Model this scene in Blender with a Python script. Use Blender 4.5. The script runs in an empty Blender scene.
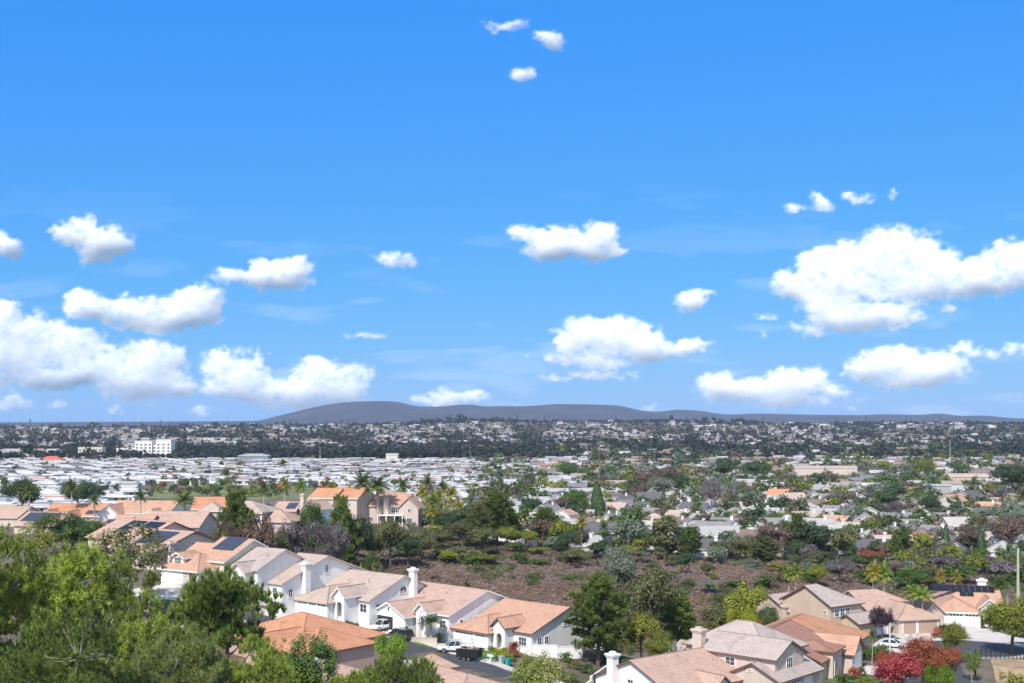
import bpy, bmesh, math, random
import numpy as np
from mathutils import Vector, Matrix, noise as mnoise

random.seed(7); rng = np.random.default_rng(7)
R = math.radians
sc = bpy.context.scene
COL = sc.collection

# ------------------------------------------------------------------ camera, world, sun, exposure
F, H, HOR = 1200.0, 38.0, 425.0           # focal length in px, eye height, row of the horizon
cam_d = bpy.data.cameras.new('camera'); cam = bpy.data.objects.new('camera', cam_d); COL.objects.link(cam)
cam.location = (0, 0, H); cam.rotation_euler = (R(90), 0, 0)
cam_d.sensor_width = 36.0; cam_d.lens = 36.0 * F / 1024; cam_d.shift_y = (HOR - 341.5) / 1024
cam_d.clip_start = 1.0; cam_d.clip_end = 90000
sc.camera = cam
SUN_EL, SUN_AZ = 46.0, 203.0              # azimuth clockwise from +Y (view direction): behind the camera, to its left
w = bpy.data.worlds.new('World'); sc.world = w; w.use_nodes = True
nt = w.node_tree; nt.nodes.clear()
sky = nt.nodes.new('ShaderNodeTexSky'); sky.sky_type = 'NISHITA'; sky.sun_disc = False
sky.sun_elevation = R(SUN_EL); sky.sun_rotation = R(SUN_AZ)
sky.altitude = 300; sky.air_density = 1.0; sky.dust_density = 0.25; sky.ozone_density = 2.2
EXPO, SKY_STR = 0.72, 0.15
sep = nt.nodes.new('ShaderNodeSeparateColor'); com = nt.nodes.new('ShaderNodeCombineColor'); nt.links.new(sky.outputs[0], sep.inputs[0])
for i_, (p_, k_) in enumerate(((1.075, .0295), (.487, .198), (.05, .89))):   # hand-graded deep blue, used only for the sky ahead of the camera
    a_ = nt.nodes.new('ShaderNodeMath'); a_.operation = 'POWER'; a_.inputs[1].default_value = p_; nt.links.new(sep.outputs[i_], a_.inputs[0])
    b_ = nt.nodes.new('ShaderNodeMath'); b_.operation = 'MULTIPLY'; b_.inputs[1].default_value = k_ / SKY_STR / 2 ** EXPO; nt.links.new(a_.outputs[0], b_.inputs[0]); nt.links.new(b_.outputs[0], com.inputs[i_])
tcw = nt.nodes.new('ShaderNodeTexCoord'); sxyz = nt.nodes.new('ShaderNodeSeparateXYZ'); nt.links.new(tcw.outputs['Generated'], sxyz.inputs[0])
mrw = nt.nodes.new('ShaderNodeMapRange'); mrw.inputs['From Min'].default_value = .25; mrw.inputs['From Max'].default_value = .84; nt.links.new(sxyz.outputs[1], mrw.inputs[0])  # sky behind stays ungraded and whiter, so the fill on walls is less blue
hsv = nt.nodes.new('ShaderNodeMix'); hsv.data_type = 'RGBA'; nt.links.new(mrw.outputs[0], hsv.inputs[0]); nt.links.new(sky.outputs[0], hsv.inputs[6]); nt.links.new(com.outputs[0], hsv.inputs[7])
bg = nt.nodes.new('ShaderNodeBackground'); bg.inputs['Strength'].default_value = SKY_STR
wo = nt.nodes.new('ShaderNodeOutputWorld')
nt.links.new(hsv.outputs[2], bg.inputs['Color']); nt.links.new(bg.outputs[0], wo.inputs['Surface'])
sun_d = bpy.data.lights.new('sun', 'SUN'); sun = bpy.data.objects.new('sun', sun_d); COL.objects.link(sun)
sun_d.energy = 3.35; sun_d.angle = R(0.6); sun_d.color = (1.0, 0.935, 0.84)
_a, _e = R(SUN_AZ), R(SUN_EL)
sdir = Vector((math.sin(_a) * math.cos(_e), math.cos(_a) * math.cos(_e), math.sin(_e)))
sun.rotation_euler = sdir.to_track_quat('Z', 'Y').to_euler()
sc.view_settings.view_transform = 'Standard'; sc.view_settings.look = 'None'
sc.view_settings.exposure = EXPO; sc.view_settings.gamma = 1.0
try:
    sc.cycles.max_bounces = 6; sc.cycles.diffuse_bounces = 3; sc.cycles.glossy_bounces = 2
    sc.cycles.transparent_max_bounces = 12; sc.cycles.volume_bounces = 0; sc.cycles.use_denoising = True
except Exception: pass

# ------------------------------------------------------------------ helpers
def tag(o, label=None, cat=None, group=None, kind=None):
    if label: o['label'] = label
    if cat: o['category'] = cat
    if group: o['group'] = group
    if kind: o['kind'] = kind
    return o

def empty(name, loc=(0, 0, 0), rz=0.0):
    o = bpy.data.objects.new(name, None); COL.objects.link(o); o.location = loc; o.rotation_euler = (0, 0, rz)
    o.empty_display_size = 0.5
    return o

def fast_mesh(name, V, Fc, mats, mi=None, smooth=False):
    """V (n,3), Fc (m,k) numpy arrays with k = 3 or 4."""
    me = bpy.data.meshes.new(name)
    V = np.asarray(V, dtype=np.float32); Fc = np.asarray(Fc, dtype=np.int32)
    k = Fc.shape[1]
    me.vertices.add(len(V)); me.vertices.foreach_set('co', V.ravel())
    me.loops.add(Fc.size); me.loops.foreach_set('vertex_index', Fc.ravel())
    me.polygons.add(len(Fc)); me.polygons.foreach_set('loop_start', np.arange(0, Fc.size, k, dtype=np.int32))
    try: me.polygons.foreach_set('loop_total', np.full(len(Fc), k, dtype=np.int32))
    except Exception: pass
    if mi is not None: me.polygons.foreach_set('material_index', np.asarray(mi, dtype=np.int32))
    me.polygons.foreach_set('use_smooth', np.full(len(Fc), smooth, dtype=bool))
    me.update(calc_edges=True)
    for m in mats: me.materials.append(m)
    return me

def link(name, me, parent=None, loc=None):
    o = bpy.data.objects.new(name, me); COL.objects.link(o)
    if parent: o.parent = parent
    if loc is not None: o.location = loc
    return o

class MB:
    def __init__(s): s.v = []; s.f = []; s.m = []; s.uv = []
    def poly(s, pts, m=0, uv=None):
        b = len(s.v); s.v += [tuple(p) for p in pts]; s.f.append(tuple(range(b, b + len(pts)))); s.m.append(m)
        s.uv.append(uv if uv else [(0, 0)] * len(pts))
    def add(s, vs, fs, m=0):
        b = len(s.v); s.v += [tuple(p) for p in vs]
        for f in fs: s.f.append(tuple(b + i for i in f)); s.m.append(m); s.uv.append([(.3, .2)] * len(f))
    def box(s, x0, x1, y0, y1, z0, z1, m=0):
        vs = [(x0, y0, z0), (x1, y0, z0), (x1, y1, z0), (x0, y1, z0), (x0, y0, z1), (x1, y0, z1), (x1, y1, z1), (x0, y1, z1)]
        s.add(vs, [(0, 3, 2, 1), (4, 5, 6, 7), (0, 1, 5, 4), (1, 2, 6, 5), (2, 3, 7, 6), (3, 0, 4, 7)], m)
    def prism(s, pts, d, m=0):
        """closed polygon pts (3d) extruded by vector d"""
        n = len(pts); a = [Vector(p) for p in pts]; b = [p + Vector(d) for p in a]
        nn = Vector((0, 0, 0))
        for i in range(n): nn += a[i].cross(a[(i + 1) % n])
        if nn.dot(Vector(d)) > 0: a, b = b, a
        s.add(a + b, [tuple(range(n)), tuple(reversed(range(n, 2 * n)))] + [(i, n + i, n + (i + 1) % n, (i + 1) % n) for i in range(n)], m)
    def tube(s, p0, p1, r0, r1, n=8, m=0, cap=True):
        p0, p1 = Vector(p0), Vector(p1); d = (p1 - p0).normalized()
        u = d.orthogonal().normalized(); v = d.cross(u)
        vs = []
        for p, r in ((p0, r0), (p1, r1)):
            for i in range(n):
                t = 2 * math.pi * i / n; vs.append(p + u * (r * math.cos(t)) + v * (r * math.sin(t)))
        fs = [(i, (i + 1) % n, n + (i + 1) % n, n + i) for i in range(n)]
        if cap: fs += [tuple(reversed(range(n))), tuple(range(n, 2 * n))]
        s.add(vs, fs, m)
    def build(s, name, mats, parent=None, loc=None, smooth=False):
        me = bpy.data.meshes.new(name); me.from_pydata(s.v, [], s.f)
        if not isinstance(mats, (list, tuple)): mats = [mats]
        for m in mats: me.materials.append(m)
        me.polygons.foreach_set('material_index', s.m)
        me.polygons.foreach_set('use_smooth', [smooth] * len(s.f))
        uvl = me.uv_layers.new(name='UVMap')
        flat = [c for f in s.uv for q in f for c in q]
        uvl.data.foreach_set('uv', flat)
        me.update()
        return link(name, me, parent, loc)

# ------------------------------------------------------------------ materials
_mats = {}
def newmat(name):
    m = bpy.data.materials.new(name); m.use_nodes = True
    nt = m.node_tree; b = nt.nodes['Principled BSDF']
    return m, nt, b
def ramp(nt, stops, fac):
    r = nt.nodes.new('ShaderNodeValToRGB'); cr = r.color_ramp
    while len(cr.elements) > 1: cr.elements.remove(cr.elements[0])
    cr.elements[0].position = stops[0][0]; cr.elements[0].color = (*stops[0][1], 1)
    for p, c in stops[1:]:
        e = cr.elements.new(p); e.color = (*c, 1)
    nt.links.new(fac, r.inputs[0]); return r.outputs[0]
def noise(nt, scale, detail=4, rough=0.55, coord='Object', vec=None, dist=0.0):
    n = nt.nodes.new('ShaderNodeTexNoise'); n.inputs['Scale'].default_value = scale; n.inputs['Detail'].default_value = detail
    n.inputs['Roughness'].default_value = rough; n.inputs['Distortion'].default_value = dist
    if vec is None:
        tc = nt.nodes.new('ShaderNodeTexCoord'); vec = tc.outputs[coord]
    nt.links.new(vec, n.inputs['Vector']); return n.outputs[0]
def mixc(nt, fac, a, b, mode='MIX'):
    x = nt.nodes.new('ShaderNodeMix'); x.data_type = 'RGBA'; x.blend_type = mode
    for s, v in ((x.inputs[0], fac), (x.inputs[6], a), (x.inputs[7], b)):
        if isinstance(v, (int, float)): s.default_value = v
        elif isinstance(v, tuple): s.default_value = (*v, 1)
        else: nt.links.new(v, s)
    return x.outputs[2]
def mul(c, k): return tuple(min(1, x * k) for x in c)

def mat_plain(name, c, rough=0.7, metal=0.0, var=0.12, scale=1.2, spec=None):
    if name in _mats: return _mats[name]
    m, nt, b = newmat(name)
    n = noise(nt, scale, 5, 0.6)
    nt.links.new(ramp(nt, [(0.3, mul(c, 1 - var)), (0.7, mul(c, 1 + var * 0.6))], n), b.inputs['Base Color'])
    b.inputs['Roughness'].default_value = rough; b.inputs['Metallic'].default_value = metal
    if spec is not None: b.inputs['Specular IOR Level'].default_value = spec
    _mats[name] = m; return m

def mat_stucco(name, c):
    if name in _mats: return _mats[name]
    m, nt, b = newmat(name)
    tc = nt.nodes.new('ShaderNodeTexCoord')
    mp = nt.nodes.new('ShaderNodeMapping'); mp.inputs['Scale'].default_value = (0.9, 0.9, 0.25); nt.links.new(tc.outputs['Object'], mp.inputs[0])
    a = ramp(nt, [(0.3, mul(c, 0.86)), (0.62, c)], noise(nt, 1.1, 6, 0.65, vec=mp.outputs[0]))
    nt.links.new(mixc(nt, 0.12, a, ramp(nt, [(0.35, (0.3, 0.26, 0.22)), (0.65, (1, 1, 1))], noise(nt, 9, 3)), 'MULTIPLY'), b.inputs['Base Color'])
    b.inputs['Roughness'].default_value = 0.9; b.inputs['Specular IOR Level'].default_value = 0.2
    bp = nt.nodes.new('ShaderNodeBump'); bp.inputs['Strength'].default_value = 0.25; bp.inputs['Distance'].default_value = 0.02
    nt.links.new(noise(nt, 22, 3), bp.inputs['Height']); nt.links.new(bp.outputs[0], b.inputs['Normal'])
    _mats[name] = m; return m

def mat_roof(name, c, c2=None, tile=True):
    """interlocking tile roof: courses along v, barrel columns along u (metres in UV)"""
    if name in _mats: return _mats[name]
    m, nt, b = newmat(name)
    uv = nt.nodes.new('ShaderNodeUVMap'); uv.uv_map = 'UVMap'
    br = nt.nodes.new('ShaderNodeTexBrick'); br.inputs['Scale'].default_value = 1.0
    br.inputs['Brick Width'].default_value = 0.62; br.inputs['Row Height'].default_value = 0.36; br.inputs['Mortar Size'].default_value = 0.035
    br.inputs['Mortar Smooth'].default_value = 0.6
    c2 = c2 or mul(c, 0.87)
    br.inputs['Color1'].default_value = (*mul(c, 1.03), 1); br.inputs['Color2'].default_value = (*c2, 1); br.inputs['Mortar'].default_value = (*mul(c, 0.62), 1)
    nt.links.new(uv.outputs[0], br.inputs['Vector'])
    big = ramp(nt, [(0.3, (0.72, 0.70, 0.68)), (0.5, (1, 1, 1)), (0.72, (1.0, 0.95, 0.9))], noise(nt, 0.35, 5, 0.7))
    x = mixc(nt, 0.8, br.outputs[0], big, 'MULTIPLY')
    y = mixc(nt, ramp(nt, [(0.6, (0, 0, 0)), (0.78, (0.5, 0.5, 0.5))], noise(nt, 2.4, 6, 0.75)), x, mul(c, 0.45))
    nt.links.new(y, b.inputs['Base Color'])
    b.inputs['Roughness'].default_value = 0.85; b.inputs['Specular IOR Level'].default_value = 0.25
    wv = nt.nodes.new('ShaderNodeTexWave'); wv.wave_type = 'BANDS'; wv.bands_direction = 'Y'; wv.wave_profile = 'SAW'
    wv.inputs['Scale'].default_value = 0.44; wv.inputs['Distortion'].default_value = 0.15
    nt.links.new(uv.outputs[0], wv.inputs['Vector'])
    bp = nt.nodes.new('ShaderNodeBump'); bp.inputs['Strength'].default_value = 0.6; bp.inputs['Distance'].default_value = 0.05
    nt.links.new(wv.outputs['Fac'], bp.inputs['Height']); nt.links.new(bp.outputs[0], b.inputs['Normal'])
    _mats[name] = m; return m

def mat_islands(name, cols, rough=0.8, spec=0.3):
    """every separate shell of the mesh takes its own colour from the list"""
    if name in _mats: return _mats[name]
    m, nt, b = newmat(name)
    g = nt.nodes.new('ShaderNodeNewGeometry')
    st = [(i / len(cols), c) for i, c in enumerate(cols)]
    r = ramp(nt, st, g.outputs['Random Per Island']); r.node.color_ramp.interpolation = 'CONSTANT'
    nt.links.new(mixc(nt, 0.35, r, ramp(nt, [(0.3, (0.6, 0.6, 0.6)), (0.7, (1, 1, 1))], noise(nt, 0.4, 4)), 'MULTIPLY'), b.inputs['Base Color'])
    b.inputs['Roughness'].default_value = rough; b.inputs['Specular IOR Level'].default_value = spec
    _mats[name] = m; return m

def mat_leaf(name, cols, trans=0.35, nscale=0.5, rough=0.6):
    """foliage: each leaf its own tone, drifting in clumps"""
    if name in _mats: return _mats[name]
    m, nt, b = newmat(name)
    g = nt.nodes.new('ShaderNodeNewGeometry')
    n = noise(nt, nscale, 3, 0.6)
    mm = nt.nodes.new('ShaderNodeMath'); mm.operation = 'MULTIPLY_ADD'; mm.inputs[1].default_value = 0.55
    nt.links.new(g.outputs['Random Per Island'], mm.inputs[0])
    sub = nt.nodes.new('ShaderNodeMath'); sub.operation = 'MULTIPLY_ADD'; sub.inputs[1].default_value = 1.5; sub.inputs[2].default_value = -0.52
    nt.links.new(n, sub.inputs[0]); nt.links.new(sub.outputs[0], mm.inputs[2])
    k = len(cols); c = ramp(nt, [(i / max(1, k - 1), q) for i, q in enumerate(cols)], mm.outputs[0])
    oi = nt.nodes.new('ShaderNodeObjectInfo')
    hs = nt.nodes.new('ShaderNodeHueSaturation')
    mr = nt.nodes.new('ShaderNodeMapRange'); mr.inputs['To Min'].default_value = 0.8; mr.inputs['To Max'].default_value = 1.2
    nt.links.new(oi.outputs['Random'], mr.inputs[0]); nt.links.new(mr.outputs[0], hs.inputs['Value']); nt.links.new(c, hs.inputs['Color'])
    c = hs.outputs[0]
    nt.links.new(c, b.inputs['Base Color']); b.inputs['Roughness'].default_value = rough; b.inputs['Specular IOR Level'].default_value = 0.3
    tr = nt.nodes.new('ShaderNodeBsdfTranslucent'); nt.links.new(c, tr.inputs['Color'])
    mx = nt.nodes.new('ShaderNodeMixShader'); mx.inputs[0].default_value = trans
    nt.links.new(b.outputs[0], mx.inputs[1]); nt.links.new(tr.outputs[0], mx.inputs[2])
    nt.links.new(mx.outputs[0], nt.nodes['Material Output'].inputs['Surface'])
    _mats[name] = m; return m

def mat_glass(name='window_glass', c=(0.02, 0.028, 0.035), rough=0.08):
    if name in _mats: return _mats[name]
    m, nt, b = newmat(name)
    nt.links.new(ramp(nt, [(0.35, c), (0.7, mul(c, 3.0))], noise(nt, 0.7, 2)), b.inputs['Base Color'])
    b.inputs['Roughness'].default_value = rough; b.inputs['Specular IOR Level'].default_value = 0.6
    _mats[name] = m; return m

WHITE = mat_stucco('white_stucco', (0.80, 0.77, 0.74))
CREAM = mat_stucco('cream_stucco', (0.66, 0.58, 0.49))
TAN = mat_stucco('tan_stucco', (0.56, 0.43, 0.32))
PINK = mat_stucco('pink_beige_stucco', (0.60, 0.48, 0.41))
ROSE = mat_stucco('rose_stucco', (0.52, 0.36, 0.30))
TRIMW = mat_plain('white_trim', (0.80, 0.78, 0.75), 0.5)
TRIMB = mat_plain('brown_trim', (0.17, 0.09, 0.065), 0.6)
TRIMP = mat_plain('beige_trim', (0.52, 0.42, 0.35), 0.6)
GARAGE = mat_plain('white_garage_door', (0.78, 0.75, 0.72), 0.5, var=0.05)
GARAGET = mat_plain('tan_garage_door', (0.42, 0.29, 0.22), 0.5, var=0.05)
DOORW = mat_plain('brown_door', (0.16, 0.09, 0.05), 0.5)
INNER_SHADE = mat_plain('painted_interior_shade', (0.03, 0.028, 0.026), 0.8)  # near-black colour standing in for shade inside the garage
GLASS = mat_glass()
R_ORANGE = mat_roof('orange_tile', (0.56, 0.27, 0.15))
R_SALMON = mat_roof('salmon_tile', (0.55, 0.325, 0.22))
R_PINK = mat_roof('pink_tan_tile', (0.52, 0.35, 0.265))
R_TAN = mat_roof('tan_grey_tile', (0.50, 0.39, 0.32))
R_GREY = mat_roof('grey_tile', (0.47, 0.385, 0.34))
R_RED = mat_roof('red_brown_tile', (0.38, 0.20, 0.14))
SOLAR = mat_plain('solar_cells', (0.055, 0.065, 0.095), .6, spec=.15)
SOLARB = mat_plain('black_pool_heater', (0.015, 0.015, 0.017), 0.45)
CONC = mat_plain('concrete', (0.56, 0.50, 0.44), 0.95, var=0.16, scale=0.5)
ASPH = mat_plain('asphalt', (0.062, 0.062, 0.068), 1.0, var=0.25, scale=0.6)
ASPHL = mat_plain('worn_asphalt', (0.26, 0.245, 0.235), 0.9, var=0.2, scale=0.3)
GRASS = mat_plain('lawn', (0.075, 0.17, 0.025), 0.9, var=0.3, scale=0.8)
BARK = mat_plain('bark', (0.13, 0.09, 0.07), 0.9, var=0.3, scale=4)
BARKG = mat_plain('grey_bark', (0.30, 0.26, 0.23), 0.9, var=0.3, scale=4)
PALMB = mat_plain('palm_bark', (0.42, 0.34, 0.28), 0.9, var=0.3, scale=5)
METAL = mat_plain('galvanised', (0.45, 0.45, 0.44), 0.4, 0.6)
BLACK = mat_plain('black_metal', (0.015, 0.015, 0.016), 0.5)
RUBBER = mat_plain('rubber', (0.02, 0.02, 0.02), 0.8)
# ------------------------------------------------------------------ terrain
def PX(px, Y): return (px - 512) / F * Y
CP = []                                    # control points (x, y, z, reach)
def cp(px, Y, z, r=None): CP.append((PX(px, Y), Y, z, r or max(14, Y * 0.07)))
for x, z in ((-160, 20), (-60, 18), (0, 17.5), (60, 17), (160, 16)): CP.append((x, 0, z, 35))
for x, z in ((-120, 16), (-50, 14), (0, 12), (50, 10), (120, 9)): CP.append((x, 50, z, 25))
for x, z in ((-120, 13), (-60, 11), (-25, 8), (0, 6.5), (30, 4), (80, 3)): CP.append((x, 105, z, 18))
for x, z in ((-130, 12.5), (-70, 9), (-35, 6.0), (-8, 2.2), (20, 1.2), (50, 0.5), (100, 0.5)): CP.append((x, 145, z, 12))
for p in ((-33, 176, 4.6), (-24, 184, 4.2), (-42, 186, 6.5), (-12, 170, 3.2), (-6, 156, 1.2), (-15, 181, 3.5), (-24, 176, 3.8), (-22, 189, 4.3), (-23, 199, 4.6), (-14, 208, 4.0), (-16, 190, 4.0),
          (-29, 195, 5.2), (-36, 203, 6.1), (-28, 214, 5), (-41, 203, 8.3), (-38, 232, 6.0), (-58, 200, 10.8), (-60, 212, 11.2), (-47, 203, 10.8), (-46, 194, 9.5), (-36, 194, 5.5), (-46, 226, 9), (-66, 216, 12), (-80, 235, 13),
          (-76, 200, 12), (-90, 180, 12.5), (-10, 193, 3.1), (-2, 186, 2.9), (4, 196, 2.8), (9, 188, 2.4), (-6, 179, 2.7), (4, 176, 2.0), (16, 182, 0.9), (16, 163, 0), (30, 172, 0.4), (40, 180, 0.4), (52, 195, 0.2), (56, 182, 0.1),
          (54, 220, 0), (66, 215, 0), (70, 232, 0), (80, 228, 0), (95, 235, 0), (75, 204, 0), (86, 196, 0), (95, 200, 0.2), (80, 184, 1.2), (92, 176, 2.0), (110, 215, 0.5), (130, 230, 0), (70, 170, 0.2), (60, 150, 0)):
    CP.append((p[0], p[1], p[2], 9))
# row's backs and the brush slope of the canyon
for px, Y, z in ((300, 262, 2), (345, 262, -1), (400, 250, -4), (450, 240, -6), (520, 232, -6), (600, 228, -5.5), (660, 222, -4), (700, 212, -3), (760, 236, -4), (830, 262, -3.5), (900, 275, -3), (980, 280, -3),
                 (345, 290, 0), (400, 280, -3.5), (460, 270, -4), (520, 268, -3.2), (580, 262, -3.5), (650, 256, -2), (700, 252, -1.0), (760, 262, -2.5),
                 (350, 325, 4.5), (400, 320, 2.5), (460, 305, 0.8), (520, 305, 0.6), (580, 300, 0.0), (650, 290, 0.6), (720, 288, 1.4), (780, 295, 0.6), (860, 310, -1), (960, 320, -1.5), (1060, 320, -1.5),
                 (400, 350, 5.5), (460, 345, 4.0), (500, 340, 3.6), (540, 345, 2.2), (600, 340, -0.8), (660, 330, -2.0), (720, 330, -3)):
    cp(px, Y, z)
# plateau of the houses further along, then the drop to the valley floor
for px, Y, z in ((-60, 300, 12), (20, 300, 11.5), (100, 300, 11.3), (180, 290, 11), (240, 280, 9), (290, 300, 8), (-60, 360, 11), (50, 360, 10), (150, 360, 10), (230, 350, 9.5), (300, 340, 8), (370, 385, 6.2), (320, 400, 6.5),
                 (410, 385, 5.5), (450, 385, 3.5), (100, 410, 7), (250, 410, 7), (-60, 420, 7), (360, 430, 4), (100, 480, -2), (250, 480, -1), (380, 490, -3), (-80, 500, -3),
                 (460, 430, -2), (520, 400, -4), (600, 390, -6), (700, 390, -6), (850, 400, -6), (1000, 410, -6), (1100, 400, -6), (480, 480, -6), (560, 480, -6.5), (700, 480, -7), (900, 500, -7), (1060, 500, -7),
                 (0, 560, -6), (200, 560, -6), (400, 560, -6), (600, 600, -7), (900, 600, -7)):
    cp(px, Y, z)
CPA = np.array(CP)
def far_z(X, Y):
    t = np.clip((Y - 1350) / (3450 - 1350), 0, 1)
    right = np.clip(X / 1500, -1, 1)
    base = -6 + 3.0 * np.sin(X * 0.004 + 1.3) * np.sin(Y * 0.0045) * np.clip((Y - 500) / 400, 0, 1)
    hill = 41.5 * t ** 1.15 * (1.0 + 0.10 * np.sin(X * 0.0016 + 0.9) + 0.05 * np.sin(X * 0.006)) + 7 * np.sin(X * 0.0042 + Y * 0.0011) * np.sin(Y * 0.0031 + 0.6) * np.clip(t * 4, 0, 1) * (1 - t)
    z = base + hill
    knob = 7.5 * np.exp(-((X + 110) / 260.0) ** 2) + 5 * np.exp(-((X - 520) / 260.0) ** 2) + 3 * np.exp(-((X - 1200) / 350.0) ** 2) - 3 * np.exp(-((X + 1100) / 500.0) ** 2)
    z = z + knob * np.exp(-((Y - 3300) / 500.0) ** 2)
    d = np.clip((Y - 3500) / 1500, 0, 1)
    return z * (1 - d * d * (3 - 2 * d)) + (-20) * d * d * (3 - 2 * d)
def TZ(X, Y):
    X = np.asarray(X, float); Y = np.asarray(Y, float); shp = X.shape
    x = X.ravel(); y = Y.ravel(); out = np.empty_like(x)
    for i in range(0, len(x), 20000):
        a, b = x[i:i + 20000, None], y[i:i + 20000, None]
        d2 = ((a - CPA[:, 0]) ** 2 + (b - CPA[:, 1]) ** 2) / CPA[:, 3] ** 2
        wgt = 1 / (d2 + 0.12) ** 2.0
        out[i:i + 20000] = (wgt * CPA[:, 2]).sum(1) / wgt.sum(1)
    t = np.clip((y - 480) / 160, 0, 1); t = t * t * (3 - 2 * t)
    return (out * (1 - t) + far_z(x, y) * t).reshape(shp)
def tz(x, y): return float(TZ(np.array([x]), np.array([y]))[0])
def GROUND_AT(px, py):
    """world ground points seen at photo positions (vectorised march along the sight line)"""
    px = np.asarray(px, float); py = np.asarray(py, float)
    s = (py - HOR) / F; u = (px - 512) / F
    Ys = np.concatenate([np.arange(60, 400, 6), np.arange(400, 1500, 25), np.arange(1500, 3800, 60)]).astype(float)
    best = np.full(px.shape, 3600.0); done = np.zeros(px.shape, bool); prev = np.full(px.shape, 60.0); pgap = np.full(px.shape, 1.0)
    for Y in Ys:
        g = TZ(u * Y, np.full(px.shape, Y)); ray = H - s * Y
        gap = ray - g; hit = (~done) & (gap <= 0)
        best[hit] = prev[hit] + (Y - prev[hit]) * np.clip(pgap[hit] / (pgap[hit] - gap[hit] + 1e-9), 0, 1); done |= hit; prev[:] = Y; pgap = gap
    return u * best, best, TZ(u * best, best), done

def grid_axis(parts):
    a = []
    for lo, hi, st in parts: a += list(np.arange(lo, hi, st))
    return np.array(a + [parts[-1][1]], float)
gx = grid_axis([(-7200, -2400, 600), (-2400, -700, 50), (-700, -160, 12), (-160, 160, 1.8), (160, 700, 12), (700, 2400, 50), (2400, 7200, 600)])
gy = grid_axis([(-200, 100, 10), (100, 340, 1.8), (340, 620, 5), (620, 1400, 20), (1400, 3700, 40), (3700, 6000, 200), (6000, 11400, 900)])
GX, GY = np.meshgrid(gx, gy); GZ = TZ(GX, GY)
near = np.clip(1 - np.abs(GY - 250) / 400, 0, 1)
GZ = GZ + 0.0
nx, ny = len(gx), len(gy)
V = np.stack([GX.ravel(), GY.ravel(), GZ.ravel()], 1)
ii, jj = np.meshgrid(np.arange(nx - 1), np.arange(ny - 1)); q = (jj * nx + ii).ravel()
Q = np.stack([q, q + 1, q + nx + 1, q + nx], 1)
m, nt, b = newmat('ground_soil')
n1 = noise(nt, 0.012, 6, 0.6); n2 = noise(nt, 0.12, 7, 0.7); n3 = noise(nt, 1.1, 5, 0.7)
c1 = ramp(nt, [(0.32, (0.07, 0.08, 0.035)), (0.46, (0.13, 0.11, 0.065)), (0.58, (0.22, 0.17, 0.13)), (0.7, (0.17, 0.11, 0.09))], n2)
c2 = mixc(nt, ramp(nt, [(0.45, (0, 0, 0)), (0.6, (1, 1, 1))], n1), c1, (0.20, 0.175, 0.14))
nt.links.new(mixc(nt, 0.7, c2, ramp(nt, [(0.3, (0.45, 0.45, 0.42)), (0.62, (1, 1, 1))], n3), 'MULTIPLY'), b.inputs['Base Color'])
b.inputs['Roughness'].default_value = 1.0; b.inputs['Specular IOR Level'].default_value = 0.1
bp = nt.nodes.new('ShaderNodeBump'); bp.inputs['Strength'].default_value = 0.7; bp.inputs['Distance'].default_value = 0.3
nt.links.new(n3, bp.inputs['Height']); nt.links.new(bp.outputs[0], b.inputs['Normal'])
SOIL = m
g = link('ground', fast_mesh('ground', V, Q, [SOIL], smooth=True)); tag(g, 'dry soil and grass ground rolling down from the hill into the valley', 'ground', kind='structure')

# distant range of hills
prof = [(-700, 424), (-200, 423), (0, 422.3), (180, 421.5), (258, 421), (275, 416.5), (290, 413), (310, 408), (330, 404), (345, 402.3), (360, 401.3), (382, 401), (398, 401.8), (407, 404), (416, 406.3), (440, 406.7), (455, 405), (470, 404.4), (484, 406.6), (500, 406), (520, 406.2),
        (540, 405.5), (553, 404), (590, 404.4), (618, 405.3), (630, 408), (645, 411.4), (660, 411.8), (675, 409.6), (690, 410), (702, 411), (720, 414), (735, 414.6), (755, 413.4), (800, 414.5), (860, 415.2), (884, 414.2), (918, 415), (940, 413.2), (960, 416), (985, 415.4), (1010, 418), (1050, 419), (1300, 422), (1800, 424)]
pp = np.array(prof, float)
hp = np.arange(-700, 1800, 4.0); ridge = H + (HOR - np.interp(hp, pp[:, 0], pp[:, 1])) / F * 9000
k = np.ones(3) / 3; ridge = np.convolve(np.pad(ridge, 1, 'edge'), k, 'valid')
hx = (hp - 512) / F * 9000
hy = np.concatenate([np.arange(6600, 9000, 80.0), np.arange(9000, 11000, 200.0)])
HX, HY = np.meshgrid(hx, hy)
t = np.where(HY < 9000, (HY - 6600) / 2400, 1 - (HY - 9000) / 2000); t = np.clip(t, 0, 1)
RZ = np.tile(ridge, (len(hy), 1))
fold = 0.5 + 0.5 * np.sin(HX * 0.0041 + HY * 0.0012 + 1.4 * np.sin(HX * 0.0013)) * np.sin(HY * 0.0017 + HX * 0.0007)
fold2 = np.sin(HX * 0.017 + 2 * np.sin(HY * 0.004)) * 0.5
HZ = -45 + (RZ + 45) * (t ** 0.8) - (48 * fold + 20 * fold2) * np.sin(np.pi * np.clip(t, 0, 1)) 
nx, ny = len(hx), len(hy); V = np.stack([HX.ravel(), HY.ravel(), HZ.ravel()], 1)
ii, jj = np.meshgrid(np.arange(nx - 1), np.arange(ny - 1)); q = (jj * nx + ii).ravel()
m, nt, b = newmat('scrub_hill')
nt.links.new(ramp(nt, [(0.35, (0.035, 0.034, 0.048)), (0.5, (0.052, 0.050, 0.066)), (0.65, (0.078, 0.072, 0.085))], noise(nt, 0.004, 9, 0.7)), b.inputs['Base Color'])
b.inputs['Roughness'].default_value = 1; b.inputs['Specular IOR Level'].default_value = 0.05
g = link('hills', fast_mesh('hills', V, np.stack([q, q + 1, q + nx + 1, q + nx], 1), [m], smooth=True))
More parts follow.
